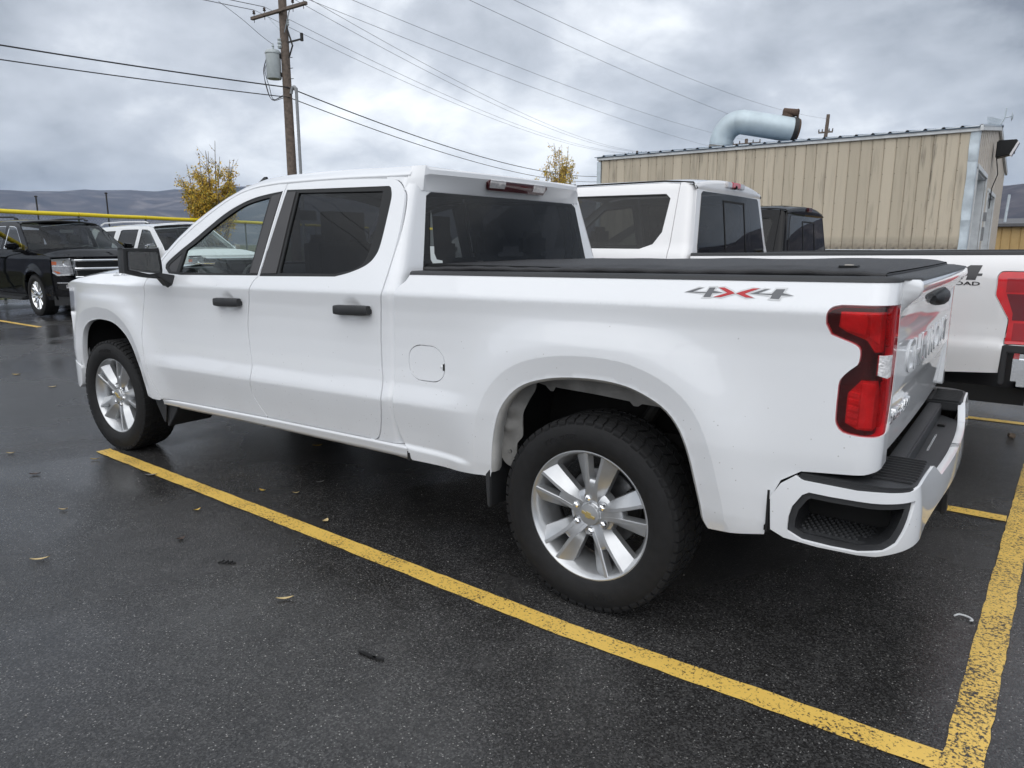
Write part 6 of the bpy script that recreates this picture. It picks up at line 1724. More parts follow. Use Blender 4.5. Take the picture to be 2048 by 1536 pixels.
    # roof: ribbed sheets, each rib showing at the eave
    for sgn, ya, yb in ((0, g0 - .10, g0 + DY / 2), (1, g1 + .1, g0 + DY / 2)):
        zr0 = roofz(g0) - .0 + .06; za = 4.30; zb2 = apex + .07
        nr = 27; wr = (BX1_ - BX0_ + .2) / nr
        for i in range(nr):
            xa = BX0_ - .1 + i * wr
            pr = [(0, 0), (wr - .11, 0), (wr - .075, .045), (wr - .04, .045), (wr, 0)]
            V = []; F = []
            for (u, v) in pr: V += [(xa + u, ya, za + v), (xa + u, yb, zb2 + v)]
            for j in range(len(pr) - 1): F.append((2 * j, 2 * j + 2, 2 * j + 3, 2 * j + 1) if sgn == 0 else (2 * j + 1, 2 * j + 3, 2 * j + 2, 2 * j))
            # closed fold under the eave end
            V += [(xa, ya + .004, za - .02), (xa + wr, ya + .004, za - .02)]; F.append((0, 8, len(V) - 1, len(V) - 2) if sgn == 0 else (len(V) - 2, len(V) - 1, 8, 0))
            part('roof_sheet', mesh_from(V, F, False), M_ROOF)
        if sgn == 0:
            for i in range(nr):
                xa = BX0_ - .1 + i * wr
                part('rib_mouth', MB().prism([(xa + wr - .105, za), (xa + wr - .075, za + .042), (xa + wr - .04, za + .042), (xa + wr - .008, za)], ya + .01, ya + .03).mesh(), M_GAP)
    part('ridge_cap', MB().prism([(g0 + DY / 2 - .25, apex + .07), (g0 + DY / 2, apex + .13), (g0 + DY / 2 + .25, apex + .07), (g0 + DY / 2, apex + .10)], BX0_ - .12, BX1_ + .12, 'x').mesh(), M_ROOF)
    part('barge_board', MB().prism([(g0 - .1, 4.20), (g0 - .1, 4.33), (g0 + DY / 2, apex + .09), (g0 + DY / 2, apex - .05)], BX1_ + .02, BX1_ + .09, 'x').mesh(), M_TRIMW)
    part('barge_board', MB().prism([(g1 + .1, 4.20), (g1 + .1, 4.33), (g0 + DY / 2, apex + .09), (g0 + DY / 2, apex - .05)], BX1_ + .02, BX1_ + .09, 'x').mesh(), M_TRIMW)
    # flood lamp on the gable
    fl = part('flood_lamp', MB().prism([(BX1_ + .10, 4.55), (BX1_ + .62, 4.55), (BX1_ + .55, 4.15), (BX1_ + .10, 4.05)], g0 + 5.2, g0 + 5.75).mesh(bevel=.03), M_TRIM)
    obj('lamp_lens', MB().prism([(BX1_ + .62, 4.50), (BX1_ + .66, 4.45), (BX1_ + .50, 4.08), (BX1_ + .45, 4.12)], g0 + 5.18, g0 + 5.60).mesh(), M_CLEAR, fl)
    obj('lamp_cable', MB().tube([(BX1_ + .12, g0 + 5.5, 4.1), (BX1_ + .2, g0 + 5.6, 3.6), (BX1_ + .08, g0 + 5.8, 3.2), (BX1_ + .06, g0 + 6.0, 2.6)], .015, 5).mesh(), M_CABLE, fl)
    return root
building()
def roof_duct():
    # fat elbow duct leaving the roof and lying along it, with a fan motor on its end
    c0 = (-3.22, BY + 1.5)
    z0 = 4.45
    r = .36
    root = empty('exhaust_duct', (c0[0], c0[1], z0), 0, 'pale blue round exhaust duct with elbow rising from the workshop roof', 'duct')
    def part(n, me, m, parent=None):
        o = obj(n, me, m, parent or root)
        if parent is None: o.location = (-c0[0], -c0[1], -z0)
        return o
    def seg(a, b, ra, rb, m, name):
        part(name, MB().tube([a, b], [ra, rb], 28, False).mesh(smooth=True), m)
    p = [Vector((c0[0] + dx, c0[1], z0 + dz)) for dx, dz in ((-.05, -.25), (0, .10), (.07, .40), (.27, .65), (.55, .76), (.76, .73))]
    seg(p[0], p[1], r * 1.01, r * 1.0, mat('bare rusted duct base', (.26, .25, .235), .7, var=.35, scale=5), 'duct_base')
    e = Vector((c0[0] + 1.95, c0[1] + .75, z0 + .50))
    a = p[-1]
    path = [Vector(q) for q in catmull([tuple(q) for q in p[1:]] + [tuple(a + (e - a) * .3)], 5)] + [a + (e - a) * t for t in (.5, .7, .85, 1.0)]
    part('duct_pipe', MB().tube(path, r, 28, False).mesh(smooth=True), M_DUCT)
    for k in (1, 6, 11, 16, 21, 27):
        t = (path[k + 1] - path[k - 1]).normalized()
        part('duct_seam', MB().tube([path[k] - t * .013, path[k] + t * .013], r * 1.014, 28, False).mesh(smooth=True), M_DUCT)
    d = (e - a).normalized()
    part('duct_flange', MB().tube([e - d * .03, e + d * .10], r * 1.04, 28).mesh(smooth=True, angle=40), M_DARKST)
    part('fan_casing', MB().tube([e + d * .1, e + d * .16], [r * 1.0, r * .96], 28).mesh(smooth=True, angle=40), M_RUST)
    mt = part('fan_motor', MB().tube([e + Vector((-.28, 0, r + .20)), e + Vector((.16, 0, r + .12))], .11, 16).mesh(smooth=True, angle=40), M_RUST)
    obj('motor_bracket', MB().bar(e + Vector((.14, 0, r - .2)), e + Vector((.15, 0, r + .24)), .06).bar(e + Vector((-.2, 0, r - .05)), e + Vector((-.1, 0, r + .12)), .3, .3).mesh(bevel=.01), M_RUST, mt)
roof_duct()
def roof_antenna():
    root = empty('roof_antenna', (BX1_ - .05, BY + 6.8, 5.15), 0, 'thin dish antenna on the ridge of the workshop gable', 'antenna')
    obj('mast', MB().tube([(0, 0, -.2), (.18, 0, .25), (.20, 0, .55)], .025, 8).mesh(smooth=True), M_TIN, root)
    obj('dish', MB().lathe([(.0005, .05), (.08, .04), (.15, 0), (.155, .004)], 20, 'x', (.36, 0, .28)).mesh(smooth=True), M_TIN, root)
    obj('arm', MB().tube([(.16, 0, .26), (.40, 0, .28)], .018, 6).mesh(), M_TIN, root)
roof_antenna()
def bird_spikes():
    mb = MB()
    for i in range(34):
        y = BY + 1.5 + i * .15
        z = 4.36 + (5.18 - 4.36) * (y - BY) / 7
        mb.tube([(BX1_ + .05, y, z), (BX1_ + .05 + .05 * math.sin(i * 2.1), y, z + .20)], .006, 4)
    o = obj('bird_spikes', mb.mesh(), M_TIN); tag(o, 'row of thin wire spikes along the gable edge of the workshop roof', 'bird spikes', kind='stuff')
bird_spikes()

# --- utility poles and wires
PX, PY = -17.0, 13.6
def utility_pole():
    root = empty('utility_pole', (PX, PY, 0), 0, 'weathered timber utility pole with crossarm and grey transformer can', 'utility pole')
    part = lambda n, me, m, parent=None: obj(n, me, m, parent or root)
    part('pole_shaft', MB().tube([(0, 0, -.2), (0, 0, 3), (.0, 0, 7), (0, 0, 11.4)], [.185, .175, .155, .135], 16).mesh(smooth=True, angle=50), M_WOOD)
    ux, uy = 1.0, .02                                        # crossarm direction on plan
    za = 9.45
    ca = part('crossarm', MB().bar((-ux * 1.5, -uy * 1.5 - .2, za), (ux * 1.5, uy * 1.5 - .2, za), .115, .10).mesh(bevel=.008), M_WOOD)
    for t in (-.62, .62):
        obj('arm_brace', MB().bar((ux * t, uy * t - .2, za - .05), (.06, -.06, za - .75), .03, .012).mesh(), M_TIN, ca)
    for t in (-1.35, -.75, .80, 1.35):
        ins = part('insulator', MB().lathe([(.012, 0), (.012, .07), (.05, .08), (.055, .11), (.03, .13), (.05, .15), (.05, .17), (.025, .20), (.0005, .22)], 12, 'z', (ux * t, uy * t - .2, za + .05)).mesh(smooth=True, angle=40), M_PORC)
        obj('insulator_pin', MB().tube([(ux * t, uy * t - .2, za - .16), (ux * t, uy * t - .2, za + .06)], .012, 6).mesh(), M_DARKST, ins)
    # cut-out fuse and its bracket
    part('fuse_cutout', MB().tube([(.14, .02, 8.95), (.30, .10, 8.35), (.14, .06, 8.0)], .03, 8).bar((.1, 0, 8.45), (.55, .25, 8.55), .05).box((.60, .28, 8.62), (.08, .08, .26)).mesh(), M_DARKST)
    part('arrester', MB().lathe([(.03, 0), (.05, .05), (.03, .08), (.05, .11), (.03, .14), (.05, .17), (.02, .22)], 10, 'z', (.20, .03, 9.0)).mesh(smooth=True), M_TRAFO)
    tr = part('transformer', MB().lathe([(.0005, 0), (.24, 0), (.255, .03), (.255, .82), (.275, .83), (.275, .88), (.22, .95), (.0005, .97)], 28, 'z', (-.30, -.30, 7.25)).mesh(smooth=True, angle=40), M_TRAFO)
    obj('bushing', MB().lathe([(.03, 0), (.05, .05), (.03, .10), (.05, .14), (.03, .18), (.02, .24)], 10, 'z', (-.30, -.28, 8.20)).mesh(smooth=True), M_TRAFO, tr)
    obj('bushing', MB().lathe([(.06, 0), (.09, .06), (.06, .12), (.09, .18), (.06, .24), (.08, .30), (.03, .34)], 12, 'z', (-.06, -.16, 8.25)).mesh(smooth=True), M_TRAFO, tr)
    for z in (7.4, 8.0): obj('mount_bracket', MB().box((-.13, -.13, z), (.16, .16, .12)).mesh(), M_DARKST, tr)
    for k, (dx, dy) in enumerate(((-.42, -.46), (-.36, -.52), (-.30, -.50))):
        obj('drop_lead', MB().tube(catmull([(dx, dy, 8.05 - .1 * k), (dx - .16, dy - .05, 7.5), (dx - .14 + .05 * k, dy, 6.95), (dx + .02, dy + .1, 6.55), (-.10, -.12, 6.62 + .05 * k)], 5), .012, 5).mesh(), M_CABLE, tr)
    obj('high_lead', MB().tube(catmull([(-.30, -.28, 8.4), (-.75, -.45, 8.75), (-1.15, -.9, 9.25), (-1.35, -1.6, 9.66)], 5), .009, 5).mesh(), M_WIRE, tr)
    cd = part('conduit', MB().tube(catmull([(.20, .0, 6.75), (.26, .02, 6.93), (.36, .05, 6.96), (.42, .06, 6.8), (.42, .06, 6.5), (.42, .06, 2.0), (.42, .06, 0)], 4), .055, 10).mesh(smooth=True, angle=40), M_PVC)
    for z in (1.2, 2.9): obj('conduit_strap', MB().bar((.0, 0, z), (.52, .075, z), .05, .02).mesh(), M_DARKST, cd)
    for z in (7.25, 7.6, 7.95): part('pole_step', MB().tube([(.1, 0, z), (.32, .05, z)], .012, 6).mesh(), M_DARKST)
    return root, (ux, uy, za)
_, ARM = utility_pole()
def far_pole(x, y, h, label, arms=1, lean=0.0, drop=.35, arm=1.1):
    root = empty('utility_pole', (x, y, 0), 0, label, 'utility pole')
    obj('pole_shaft', MB().tube([(0, 0, -.2), (lean * .5, 0, h * .5), (lean, 0, h)], [.17, .15, .12], 10).mesh(smooth=True, angle=50), M_WOOD, root)
    for k in range(arms):
        z = h - drop - k * 1.7
        ca = obj('crossarm', MB().bar((-arm + lean * .8, 0, z), (arm + lean * .8, 0, z), .11, .10).mesh(), M_WOOD, root)
        for t in (-1, -.5, .5, 1):
            obj('insulator', MB().lathe([(.03, 0), (.06, .06), (.03, .12), (.05, .16), (.0005, .22)], 8, 'z', (arm * .96 * t + lean * .8, 0, z + .05)).mesh(smooth=True), M_PORC, root)
    return root
def sagging(a, b, sag, n=40):
    a = Vector(a); b = Vector(b)
    return [a.lerp(b, t) - Vector((0, 0, sag * 4 * t * (1 - t))) for t in np.linspace(0, 1, n)]
def wire(a, b, sag, r, m, label, group):
    o = obj('power_line', MB().tube(sagging(a, b, sag), r, 5, False).mesh(smooth=True), m)
    tag(o, label, 'wire', group)

far_pole(-9.0, 55.0, 10.9, 'leaning utility pole with a short low crossarm beyond the workshop roof', 1, .5, 1.25, .5)
far_pole(-31.5, 70.0, 11.5, 'distant utility pole at the far end of the line past the transformer pole', 1)
far_pole(-14.3, 54.5, 9.6, 'short distant utility pole hidden behind the workshop', 1)
far_pole(-20.5, -26.0, 11.0, 'utility pole beyond the ball field fence, next along from the transformer pole', 1)
far_pole(-5.8, -36.0, 11.0, 'utility pole across the car park carrying four overhead conductors', 2)
far_pole(34.0, -30.0, 10.5, 'utility pole across the car park at the end of the reflected line', 1)
far_pole(-36.0, -24.0, 10.5, 'utility pole at the far corner of the car park', 1)
g1_ = 'overhead wires of the transformer pole line'
for k, t in enumerate((-1.35, -.75, .80, 1.35)):
    lab = 'bare overhead wire from the transformer pole crossarm running off past the workshop'
    wire((PX + t, PY - .2, 9.72), (-31.5 + t * .8, 70, 11.3), 1.1, .008, M_WIRE, lab, g1_)
    wire((PX + t, PY - .2, 9.72), (-20.5 + t * .8, -26, 10.7), .8, .012, M_WIRE, 'bare overhead wire from the transformer pole crossarm running towards the ball field', 'overhead wires towards the ball field')
for k, z in enumerate((6.95, 6.62)):
    wire((PX + .17, PY - .1, z), (-31.5, 70, 9.3 - k * .5), 1.5, .022 - .005 * k, M_CABLE, ('upper of two' if k == 0 else 'thinner lower of two') + ' black cables strapped low on the transformer pole, towards the workshop', 'low cables past the transformer pole')
    wire((PX + .17, PY - .1, z), (-20.5, -26, 8.0 - k * .5), .7, .022 - .005 * k, M_CABLE, ('upper of two' if k == 0 else 'thinner lower of two') + ' black cables strapped low on the transformer pole, towards the ball field', 'low cables towards the ball field')
g2_ = 'overhead conductors crossing above the car park'
for (a, b, sag) in (((-14.6, 54.5, 8.5), (-5.0, -36, 9.2), 1.5), ((-13.8, 54.5, 9.4), (-4.2, -36, 9.2), 1.9), ((-9.2, 55, 9.0), (-4.6, -36, 9.3), 1.6), ((-8.5, 55, 10.6), (-3.6, -36, 9.3), 2.4)):
    wire(a, b, sag, .0055, M_WIRE, 'thin conductor sagging over the car park towards the pole beyond the workshop', g2_)
for k, (dy, z) in enumerate(((-.6, 10.1), (-.2, 10.1), (.2, 10.1), (.6, 10.1), (0, 8.4), (0, 7.9))):
    wire((-36, -24 + dy, z), (34, -30 + dy, z), 1.6 + .1 * k, .02, M_CABLE, 'dark overhead cable on the far side of the car park', 'overhead cables across the car park')

# --- ball field fence with yellow cap
def fence():
    a = Vector((-13.8, -5.7, 0)); b = Vector((-24.4, 24.0, 0)); d = b - a; L_ = d.length; d.normalize()
    root = empty('ball_field_fence', ((a + b) / 2)[:], 0, 'chain link ball field fence capped with a bright yellow tube', 'fence')
    c = (a + b) / 2
    H = 2.36
    cap_m = mat('yellow plastic cap', (.85, .66, .02), .4, var=.05)
    net = mat('green fence wire', (.035, .055, .045), .6)
    n = 12
    for i in range(n + 1):
        p = a + d * L_ * i / n - c
        obj('post', MB().tube([(p.x, p.y, 0), (p.x, p.y, H)], .03, 8).mesh(smooth=True), net, root)
    for i in range(n):
        p = a + d * (L_ * i / n) - c; q = a + d * (L_ * (i + 1) / n - .03) - c
        obj('cap_tube', MB().tube([(p.x, p.y, H + .02), ((p.x + q.x) / 2, (p.y + q.y) / 2, H + .012), (q.x, q.y, H + .02)], .062, 10).mesh(smooth=True, angle=50), cap_m, root)
    mb = MB(); st = .11
    k = int(L_ / st)
    nrm = Vector((-d.y, d.x, 0))
    for i in range(-int(H / st), k):
        for sg in (1, -1):
            s0 = i * st; s1 = s0 + H
            z0, z1 = (0, H) if sg > 0 else (H, 0)
            t0 = max(0, -s0 / H); t1 = min(1, (L_ - s0) / H)
            if t1 <= t0: continue
            pa = a + d * (s0 + H * t0) - c; pb = a + d * (s0 + H * t1) - c
            za = z0 + (z1 - z0) * t0; zb = z0 + (z1 - z0) * t1
            mb.tube([(pa.x, pa.y, za), (pb.x, pb.y, zb)], .0022, 3, False)
    tag(obj('chain_link', mb.mesh(), net, root), kind='stuff')
    obj('bottom_rail', MB().tube([tuple(a - c + Vector((0, 0, .08))), tuple(b - c + Vector((0, 0, .08)))], .02, 6).mesh(), net, root)
fence()
for (x, y, h, lab) in ((-25.5, 8.35, 3.25, 'thin dark net post rising behind the yellow cap above the black suv'), (-24.6, 10.5, 3.45, 'thin dark net post rising behind the yellow cap above the white suv'), (-22.95, 13.66, 3.5, 'thin dark net post standing behind the yellow leaved tree'), (-26.6, 5.2, 3.3, 'thin dark net post at the far end behind the yellow capped fence')):
    r = empty('net_post', (x, y, 0), 0, lab, 'post', 'net posts behind the fence')
    obj('post_shaft', MB().tube([(0, 0, 0), (0, 0, h)], .030, 8).mesh(smooth=True), M_DARKST, r)
    obj('post_cap', MB().lathe([(.055, 0), (.055, .04), (.0005, .06)], 10, 'z', (0, 0, h)).mesh(smooth=True), M_DARKST, r)

# --- trees
def leaf_mat(name, c):
    m = mat(name, c, .55, var=.35, scale=3)
    b = m.node_tree.nodes['Principled BSDF']
    return m
M_BARK = mat('grey tree bark', (.11, .085, .065), .9, var=.4, scale=14, bump=.5, bscale=40)
M_LF1 = leaf_mat('yellow leaf', (.62, .42, .05)); M_LF2 = leaf_mat('ochre leaf', (.42, .27, .045)); M_LF3 = leaf_mat('green yellow leaf', (.30, .29, .06))
def tree(loc, H, spread, nshoot, seed, label, dense_to, leaf=.05, trunk=.07, nleaf=2600):
    rnd = random.Random(seed)
    root = empty('autumn_tree', loc, 0, label, 'tree')
    tips = []; tb = MB()
    tb.tube([(0, 0, -.1), (.03, .02, H * .22), (.0, .0, H * .45)], [trunk, trunk * .8, trunk * .6], 9)
    obj('trunk', tb.mesh(smooth=True), M_BARK, root)
    segs = []
    for i in range(nshoot):
        z0 = H * rnd.uniform(.14, .45)
        an = rnd.uniform(0, 2 * math.pi); r1 = spread * rnd.uniform(.25, 1.0)
        top = H * rnd.uniform(.62, 1.0) * (1 - .22 * (r1 / spread) ** 2)
        pts = []
        for t in np.linspace(0, 1, 7):
            rr = r1 * (t ** .6) * (.95 + .1 * rnd.random())
            pts.append(Vector((math.cos(an + .3 * t) * rr, math.sin(an + .3 * t) * rr, z0 + (top - z0) * t)))
        obj('limb', MB().tube(pts, [trunk * .42 * (1 - .86 * t) + .003 for t in np.linspace(0, 1, 7)], 5).mesh(smooth=True), M_BARK, root)
        segs.append(pts)
        for k in range(6):
            t = rnd.uniform(.25, .95); j = min(5, int(t * 6)); p = pts[j].lerp(pts[j + 1], t * 6 - j)
            a2 = rnd.uniform(0, 2 * math.pi); ln = spread * rnd.uniform(.12, .34)
            q = [p + Vector((math.cos(a2) * ln * u, math.sin(a2) * ln * u, ln * 1.3 * u ** 1.2)) for u in np.linspace(0, 1, 4)]
            tips.append(q); segs.append(q)
    tw = MB()
    for q in tips: tw.tube(q, [.009, .007, .005, .003], 4, False)
    tag(obj('twigs', tw.mesh(smooth=True), M_BARK, root), kind='stuff')
    banks = {0: ([], []), 1: ([], []), 2: ([], [])}
    cl = []
    for i in range(nleaf):
        sg = rnd.choice(segs); t = rnd.random() ** .8; j = min(len(sg) - 2, int(t * (len(sg) - 1))); p = sg[j].lerp(sg[j + 1], t * (len(sg) - 1) - j)
        keep = 1.0 if p.z < dense_to * H else max(.05, 1 - (p.z / H - dense_to) / .12)
        if rnd.random() > keep: continue
        p = p + Vector((rnd.gauss(0, .07), rnd.gauss(0, .07), rnd.gauss(-.02, .06))) * spread * .8
        V, F = banks[rnd.choices((0, 1, 2), (.55, .28, .17))[0]]
        u = Vector((rnd.gauss(0, 1), rnd.gauss(0, 1), rnd.gauss(-.5, .8))).normalized(); w = u.cross(Vector((rnd.gauss(0, 1), rnd.gauss(0, 1), rnd.gauss(0, 1)))).normalized(); s = leaf * rnd.uniform(.7, 1.4)
        k = len(V); nn = u.cross(w) * s * .18
        V += [p, p + u * s * .5 + w * s * .30 + nn, p + u * s * 1.15, p + u * s * .5 - w * s * .30 + nn]; F.append((k, k + 1, k + 2)); F.append((k, k + 2, k + 3))
    for i, m in ((0, M_LF1), (1, M_LF2), (2, M_LF3)):
        if banks[i][1]: tag(obj('crown', mesh_from(*banks[i], smooth=False), m, root), kind='stuff')
tree((-20.15, 12.45, 0), 5.5, 1.25, 30, 3, 'young tree with dense yellow leaves below bare upright twigs, beside the ball field fence', .70, .075, .07, 13000)
tree((-12.1, 24.2, 0), 6.6, 1.0, 30, 11, 'thin two pronged tree with sparse yellow green leaves beside the metal building', .80, .07, .06, 6500)
tree((-19.0, 14.2, 0), 4.05, .35, 5, 5, 'small sapling with a few leaves beside the transformer pole', .2, .05, .03, 120)

# --- low tan building further off
def tan_building():
    root = empty('storage_building', (8.0, 40, 0), 0, 'low ochre sheet metal building beyond the workshop', 'building')
    ochre = mat('ochre siding', (.46, .31, .13), .6, var=.15, scale=2)
    sh = MB().prism([(0, 0), (.04, -.03), (.34, -.03), (.38, 0), (.38, .05), (0, .05)], 0, 2.35, 'z').mesh()
    obj('wall', MB().box((0, 1.2, 1.15), (9.4, 2.2, 2.3)).mesh(), M_CONC, root)
    for i in range(25):
        o = obj('siding_sheet', sh, ochre, root); o.location = (-4.75 + i * .385, .05, 0)
    obj('roof', MB().prism([(-.25, 2.36), (-.25, 2.50), (1.2, 2.78), (2.6, 2.50), (2.6, 2.36)], -5.0, 5.0, 'x').mesh(), mat('dark grey roof sheet', (.10, .10, .105), .5), root)
    obj('roof_vent', MB().lathe([(.10, 0), (.10, .25), (.16, .28), (.16, .36), (.0005, .42)], 12, 'z', (-3.2, .6, 2.6)).mesh(smooth=True, angle=40), M_TIN, root)
    obj('roof_vent', MB().tube([(-4.3, .2, 2.5), (-4.25, .2, 3.9)], .06, 8).mesh(smooth=True), M_TIN, root)
tan_building()

# --- hills all round
def hill_mat():
    m = bpy.data.materials.new('sagebrush hillside'); m.use_nodes = True
    nt = m.node_tree; b = nt.nodes['Principled BSDF']; N = nt.nodes.new; L = nt.links.new
    tc = N('ShaderNodeTexCoord'); mp = N('ShaderNodeMapping'); mp.inputs['Scale'].default_value = (.004, .004, .012); L(tc.outputs['Object'], mp.inputs[0])
    n = N('ShaderNodeTexNoise'); n.inputs['Scale'].default_value = 1.0; n.inputs['Detail'].default_value = 9; n.inputs['Roughness'].default_value = .6; n.inputs['Distortion'].default_value = .8; L(mp.outputs[0], n.inputs['Vector'])
    cr = N('ShaderNodeValToRGB'); e = cr.color_ramp.elements
    e[0].position = .38; e[0].color = (.030, .029, .040, 1); e[1].position = .66; e[1].color = (.17, .15, .15, 1)
    k = e.new(.52); k.color = (.070, .062, .070, 1)
    L(n.outputs['Fac'], cr.inputs[0])
    sep = N('ShaderNodeSeparateXYZ'); L(tc.outputs['Object'], sep.inputs[0])
    n2 = N('ShaderNodeTexNoise'); n2.inputs['Scale'].default_value = .02; n2.inputs['Detail'].default_value = 6; L(tc.outputs['Object'], n2.inputs['Vector'])
    hz = N('ShaderNodeMapRange'); hz.inputs['From Min'].default_value = 230; hz.inputs['From Max'].default_value = 560; L(sep.outputs['Z'], hz.inputs['Value'])
    ml = N('ShaderNodeMath'); ml.operation = 'MULTIPLY'; L(hz.outputs[0], ml.inputs[0]); L(n2.outputs['Fac'], ml.inputs[1])
    sn = N('ShaderNodeMapRange'); sn.inputs['From Min'].default_value = .30; sn.inputs['From Max'].default_value = .42; sn.inputs['To Max'].default_value = .8; L(ml.outputs[0], sn.inputs['Value'])
    mx = N('ShaderNodeMix'); mx.data_type = 'RGBA'; L(sn.outputs[0], mx.inputs[0]); L(cr.outputs[0], mx.inputs[6]); mx.inputs[7].default_value = (.62, .64, .68, 1)
    L(mx.outputs[2], b.inputs['Base Color']); b.inputs['Roughness'].default_value = .95; b.inputs['Specular IOR Level'].default_value = .1
    return m
def hills():
    from mathutils import noise
    na, nr = 260, 26
    P = []
    for i in range(na):
        a = 2 * math.pi * i / na
        ca, sa = math.cos(a), math.sin(a)
        # nearer and darker to the rear-right of the lot, farther on the left
        deg = math.degrees(a) % 360
        base = 3300
        near = math.exp(-((((deg - 80 + 180) % 360) - 180) / 28) ** 2) * 2000 + math.exp(-((((deg - 350 + 180) % 360) - 180) / 60) ** 2) * 1500
        r0 = base - near
        crest = .066 + .016 * noise.noise(Vector((ca * 2.2, sa * 2.2, 3.1))) + .010 * noise.noise(Vector((ca * 7, sa * 7, 8.0))) 
        row = []
        for j in range(nr):
            t = j / (nr - 1)
            r = r0 * (1 + 1.0 * t)
            prof = smooth01(t / .85) if t < .85 else 1 - .3 * ((t - .85) / .15)
            h = crest * r0 * 1.85 * float(prof)
            h += float(smooth01(t / .4)) * r0 * .020 * (noise.fractal(Vector((ca * r * .0011, sa * r * .0011, 1.0)), 1.0, 2.0, 5) )
            row.append((ca * r, sa * r, max(-3, h - 3)))
        P.append(row)
    me = grid_mesh(P, True, close_u=True, flip=True)
    o = obj('hills', me, hill_mat()); tag(o, kind='structure')
hills()

# --- dull autumn grass round the car park, out to the foot of the hills
def field():
    m = mat('dull autumn grass', (.075, .078, .042), .95, var=.45, scale=.35, bump=.5, bscale=6, spec=.1)
    inner = [(-13.95, -5.8), (-24.55, 24.2), (-24.5, 46), (20, 48), (46, 46), (46, -38), (0, -40), (-11, -38)]
    cx, cy = 8.0, 3.0
    V = []; F = []; n = len(inner)
    for k in (1.0, 1.6, 5.0, 30.0, 240.0):
        for (x, y) in inner: V.append((cx + (x - cx) * k, cy + (y - cy) * k, .004))
    for r in range(4):
        for i in range(n):
            j = (i + 1) % n
            F.append((r * n + i, r * n + j, (r + 1) * n + j, (r + 1) * n + i))
    me = mesh_from(V, F, False)
    bm = bmesh.new(); bm.from_mesh(me)
    for f in bm.faces:
        if f.normal.z < 0: f.normal_flip()
    bm.to_mesh(me); bm.free()
    tag(obj('grass_field', me, m), kind='structure')
field()

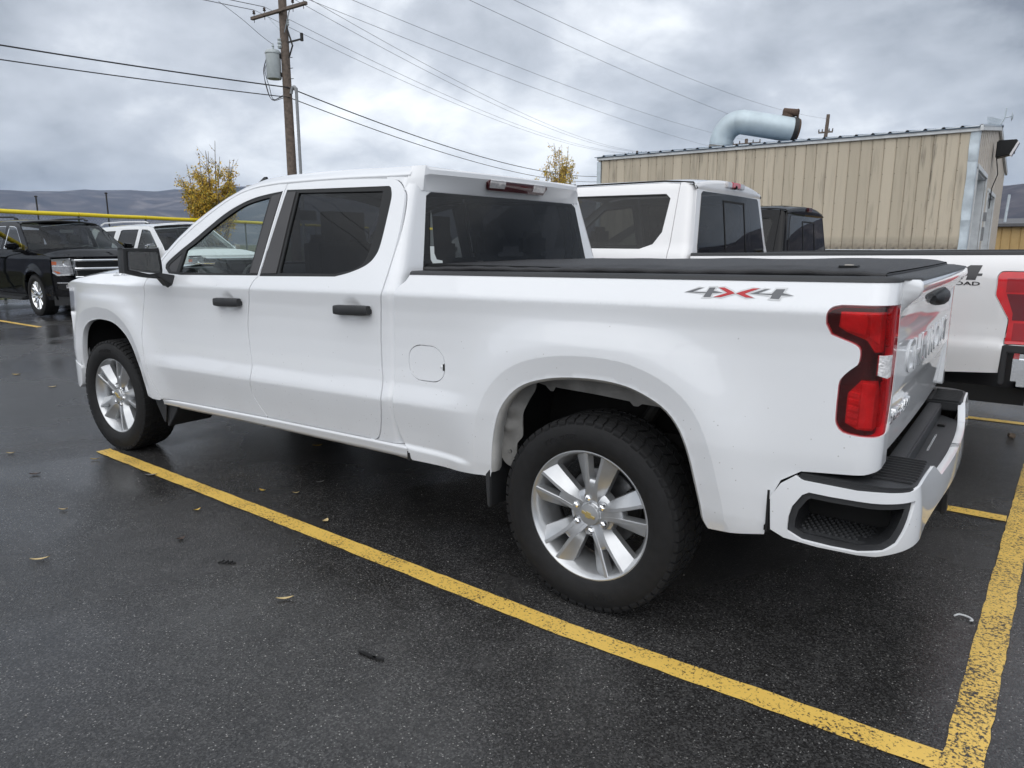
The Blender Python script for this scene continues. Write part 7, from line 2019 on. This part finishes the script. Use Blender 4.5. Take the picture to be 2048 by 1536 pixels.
# --- litter on the asphalt
M_LEAFG = [mat('fallen straw leaf', (.52, .40, .20), .6, var=.2, scale=40), mat('fallen yellow leaf', (.50, .33, .06), .6, var=.2, scale=40), mat('fallen brown leaf', (.045, .026, .018), .6, var=.3, scale=40), mat('fallen grey leaf', (.16, .155, .15), .5, var=.2, scale=40)]
def litter():
    rnd = random.Random(2)
    def leaf_mesh(L_, w, curl):
        P = []
        for t in np.linspace(0, 1, 8):
            hw = w * math.sin(math.pi * min(1, t * 1.02)) ** .8 * .5 + .0006
            z = .005 + curl * (4 * (t - .5) ** 2) * .8
            P.append([(L_ * (t - .5), -hw, z + curl * .5), (L_ * (t - .5), 0, z), (L_ * (t - .5), hw, z + curl * .4)])
        return grid_mesh(P, True)
    L = [(1.643, -2.121, .085, .020, .35, 0, 'pale straw leaf lying alone on the open asphalt'), (2.922, -1.664, .075, .018, .25, 0, 'slender straw leaf on the asphalt beside the long yellow line'),
         (1.959, -1.59, .045, .030, .9, 2, 'crumpled brown leaf on the asphalt'), (1.661, -.90, .05, .022, -.4, 1, 'yellow leaf beneath the rocker of the white pickup'), (1.864, -.806, .04, .014, .2, 0, 'pale leaf sliver under the white pickup'),
         (2.366, -.992, .045, .030, 1.2, 0, 'folded straw leaf between yellow line and rear wheel'), (1.645, -1.317, .04, .02, .8, 1, 'small yellow leaf scrap by the long yellow line'), (1.02, -1.766, .05, .012, .1, 0, 'thin pale leaf on the open asphalt ahead of the crumpled one'),
         (.172, -1.596, .07, .035, .3, 2, 'flat dark leaf near the front wheel'), (.14, -1.206, .06, .012, .2, 1, 'thin tan leaf at the tip of the yellow line'), (.81, -1.153, .08, .03, .1, 3, 'grey wet leaf stuck on the edge of the yellow line'),
         (-.507, -1.499, .06, .02, .2, 0, 'pale leaf ahead of the front wheel'), (1.131, -.056, .07, .03, .2, 1, 'yellow leaf in the shade under the white pickup'), (1.818, -.587, .05, .02, .3, 3, 'grey leaf in the shade under the white pickup'),
         (-4.114, -.195, .09, .04, .3, 1, 'yellow leaf on the asphalt in front of the black suv'), (-2.961, -.265, .08, .03, .6, 0, 'straw leaf on the asphalt past the front bumper')]
    for (x, y, ln, w, a, k, lab) in L:
        o = obj('fallen_leaf', leaf_mesh(ln, w, .010), M_LEAFG[k], None, (x, y, 0), (0, 0, .63 + a))
        tag(o, lab, 'leaf', 'leaves fallen on the asphalt')
    tw = MB()
    for i in range(7):
        x = -.035 + i * .012
        tw.tube([(x, .004 * (i % 2), .006), (x + .014, .006 * ((i + 1) % 3), .016 if i % 2 else .008)], .005, 5)
    tag(obj('shredded_rubber', tw.mesh(), M_RUBBER, None, (2.397, -1.616, 0), (0, 0, .5)), 'shredded scrap of black rubber on the asphalt', 'rubber scrap')
    tag(obj('rubber_strip', MB().box((0, 0, .006), (.085, .014, .004)).box((.05, .004, .006), (.05, .013, .004), Matrix.Rotation(.2, 3, 'Z')).mesh(bevel=.001), M_RUBBER, None, (3.524, -1.746, 0), (0, 0, .05)), 'flat black rubber strip on the open asphalt', 'rubber scrap')
    tag(obj('plastic_clip', MB().tube(catmull([(-.03, .01, .008), (-.01, .018, .014), (.02, .010, .012), (.032, -.006, .008), (.02, -.014, .008)], 4), .0035, 6).mesh(smooth=True), mat('white plastic', (.6, .61, .62), .4), None, (5.277, -.142, 0), (0, 0, .3)), 'bent white plastic clip beside the worn yellow line', 'litter')
    me = MB().lathe([(.0005, 0), (.022, .004), (.03, .018), (.022, .034), (.0005, .040)], 9, 'z').mesh(smooth=True)
    for v in me.vertices: v.co *= 1 + .18 * math.sin(v.co.x * 170 + v.co.y * 90)
    tag(obj('pebble', me, M_BRICK, None, (5.338, 3.326, 0)), 'dark pebble on the wet asphalt behind the tall white pickup', 'stone')
    st = MB()
    for i in range(260):
        x = rnd.uniform(-2, 5.3); y = rnd.uniform(-3.0, 1.0); s = rnd.uniform(.0015, .0045)
        st.add([(x - s, y, .001), (x + s * .3, y - s, .001), (x + s, y + s * .4, .001), (x - s * .2, y + s, .001), (x, y, .001 + s)], [(0, 1, 4), (1, 2, 4), (2, 3, 4), (3, 0, 4)])
    tag(obj('grit', st.mesh(), mat('pale grit', (.22, .21, .20), .8)), 'pale grit scattered over the asphalt', 'grit', kind='stuff')
litter()

# --- air: faint mist between here and the hills
def haze():
    m = bpy.data.materials.new('thin mist'); m.use_nodes = True
    nt = m.node_tree; nt.nodes.clear()
    out = nt.nodes.new('ShaderNodeOutputMaterial'); v = nt.nodes.new('ShaderNodeVolumePrincipled')
    v.inputs['Color'].default_value = (.62, .76, 1.0, 1); v.inputs['Density'].default_value = .000085; v.inputs['Anisotropy'].default_value = .2
    nt.links.new(v.outputs[0], out.inputs['Volume'])
    me = MB().box((0, 0, 330), (20000, 20000, 670)).mesh()
    o = obj('haze', me, m); tag(o, kind='stuff')
haze()
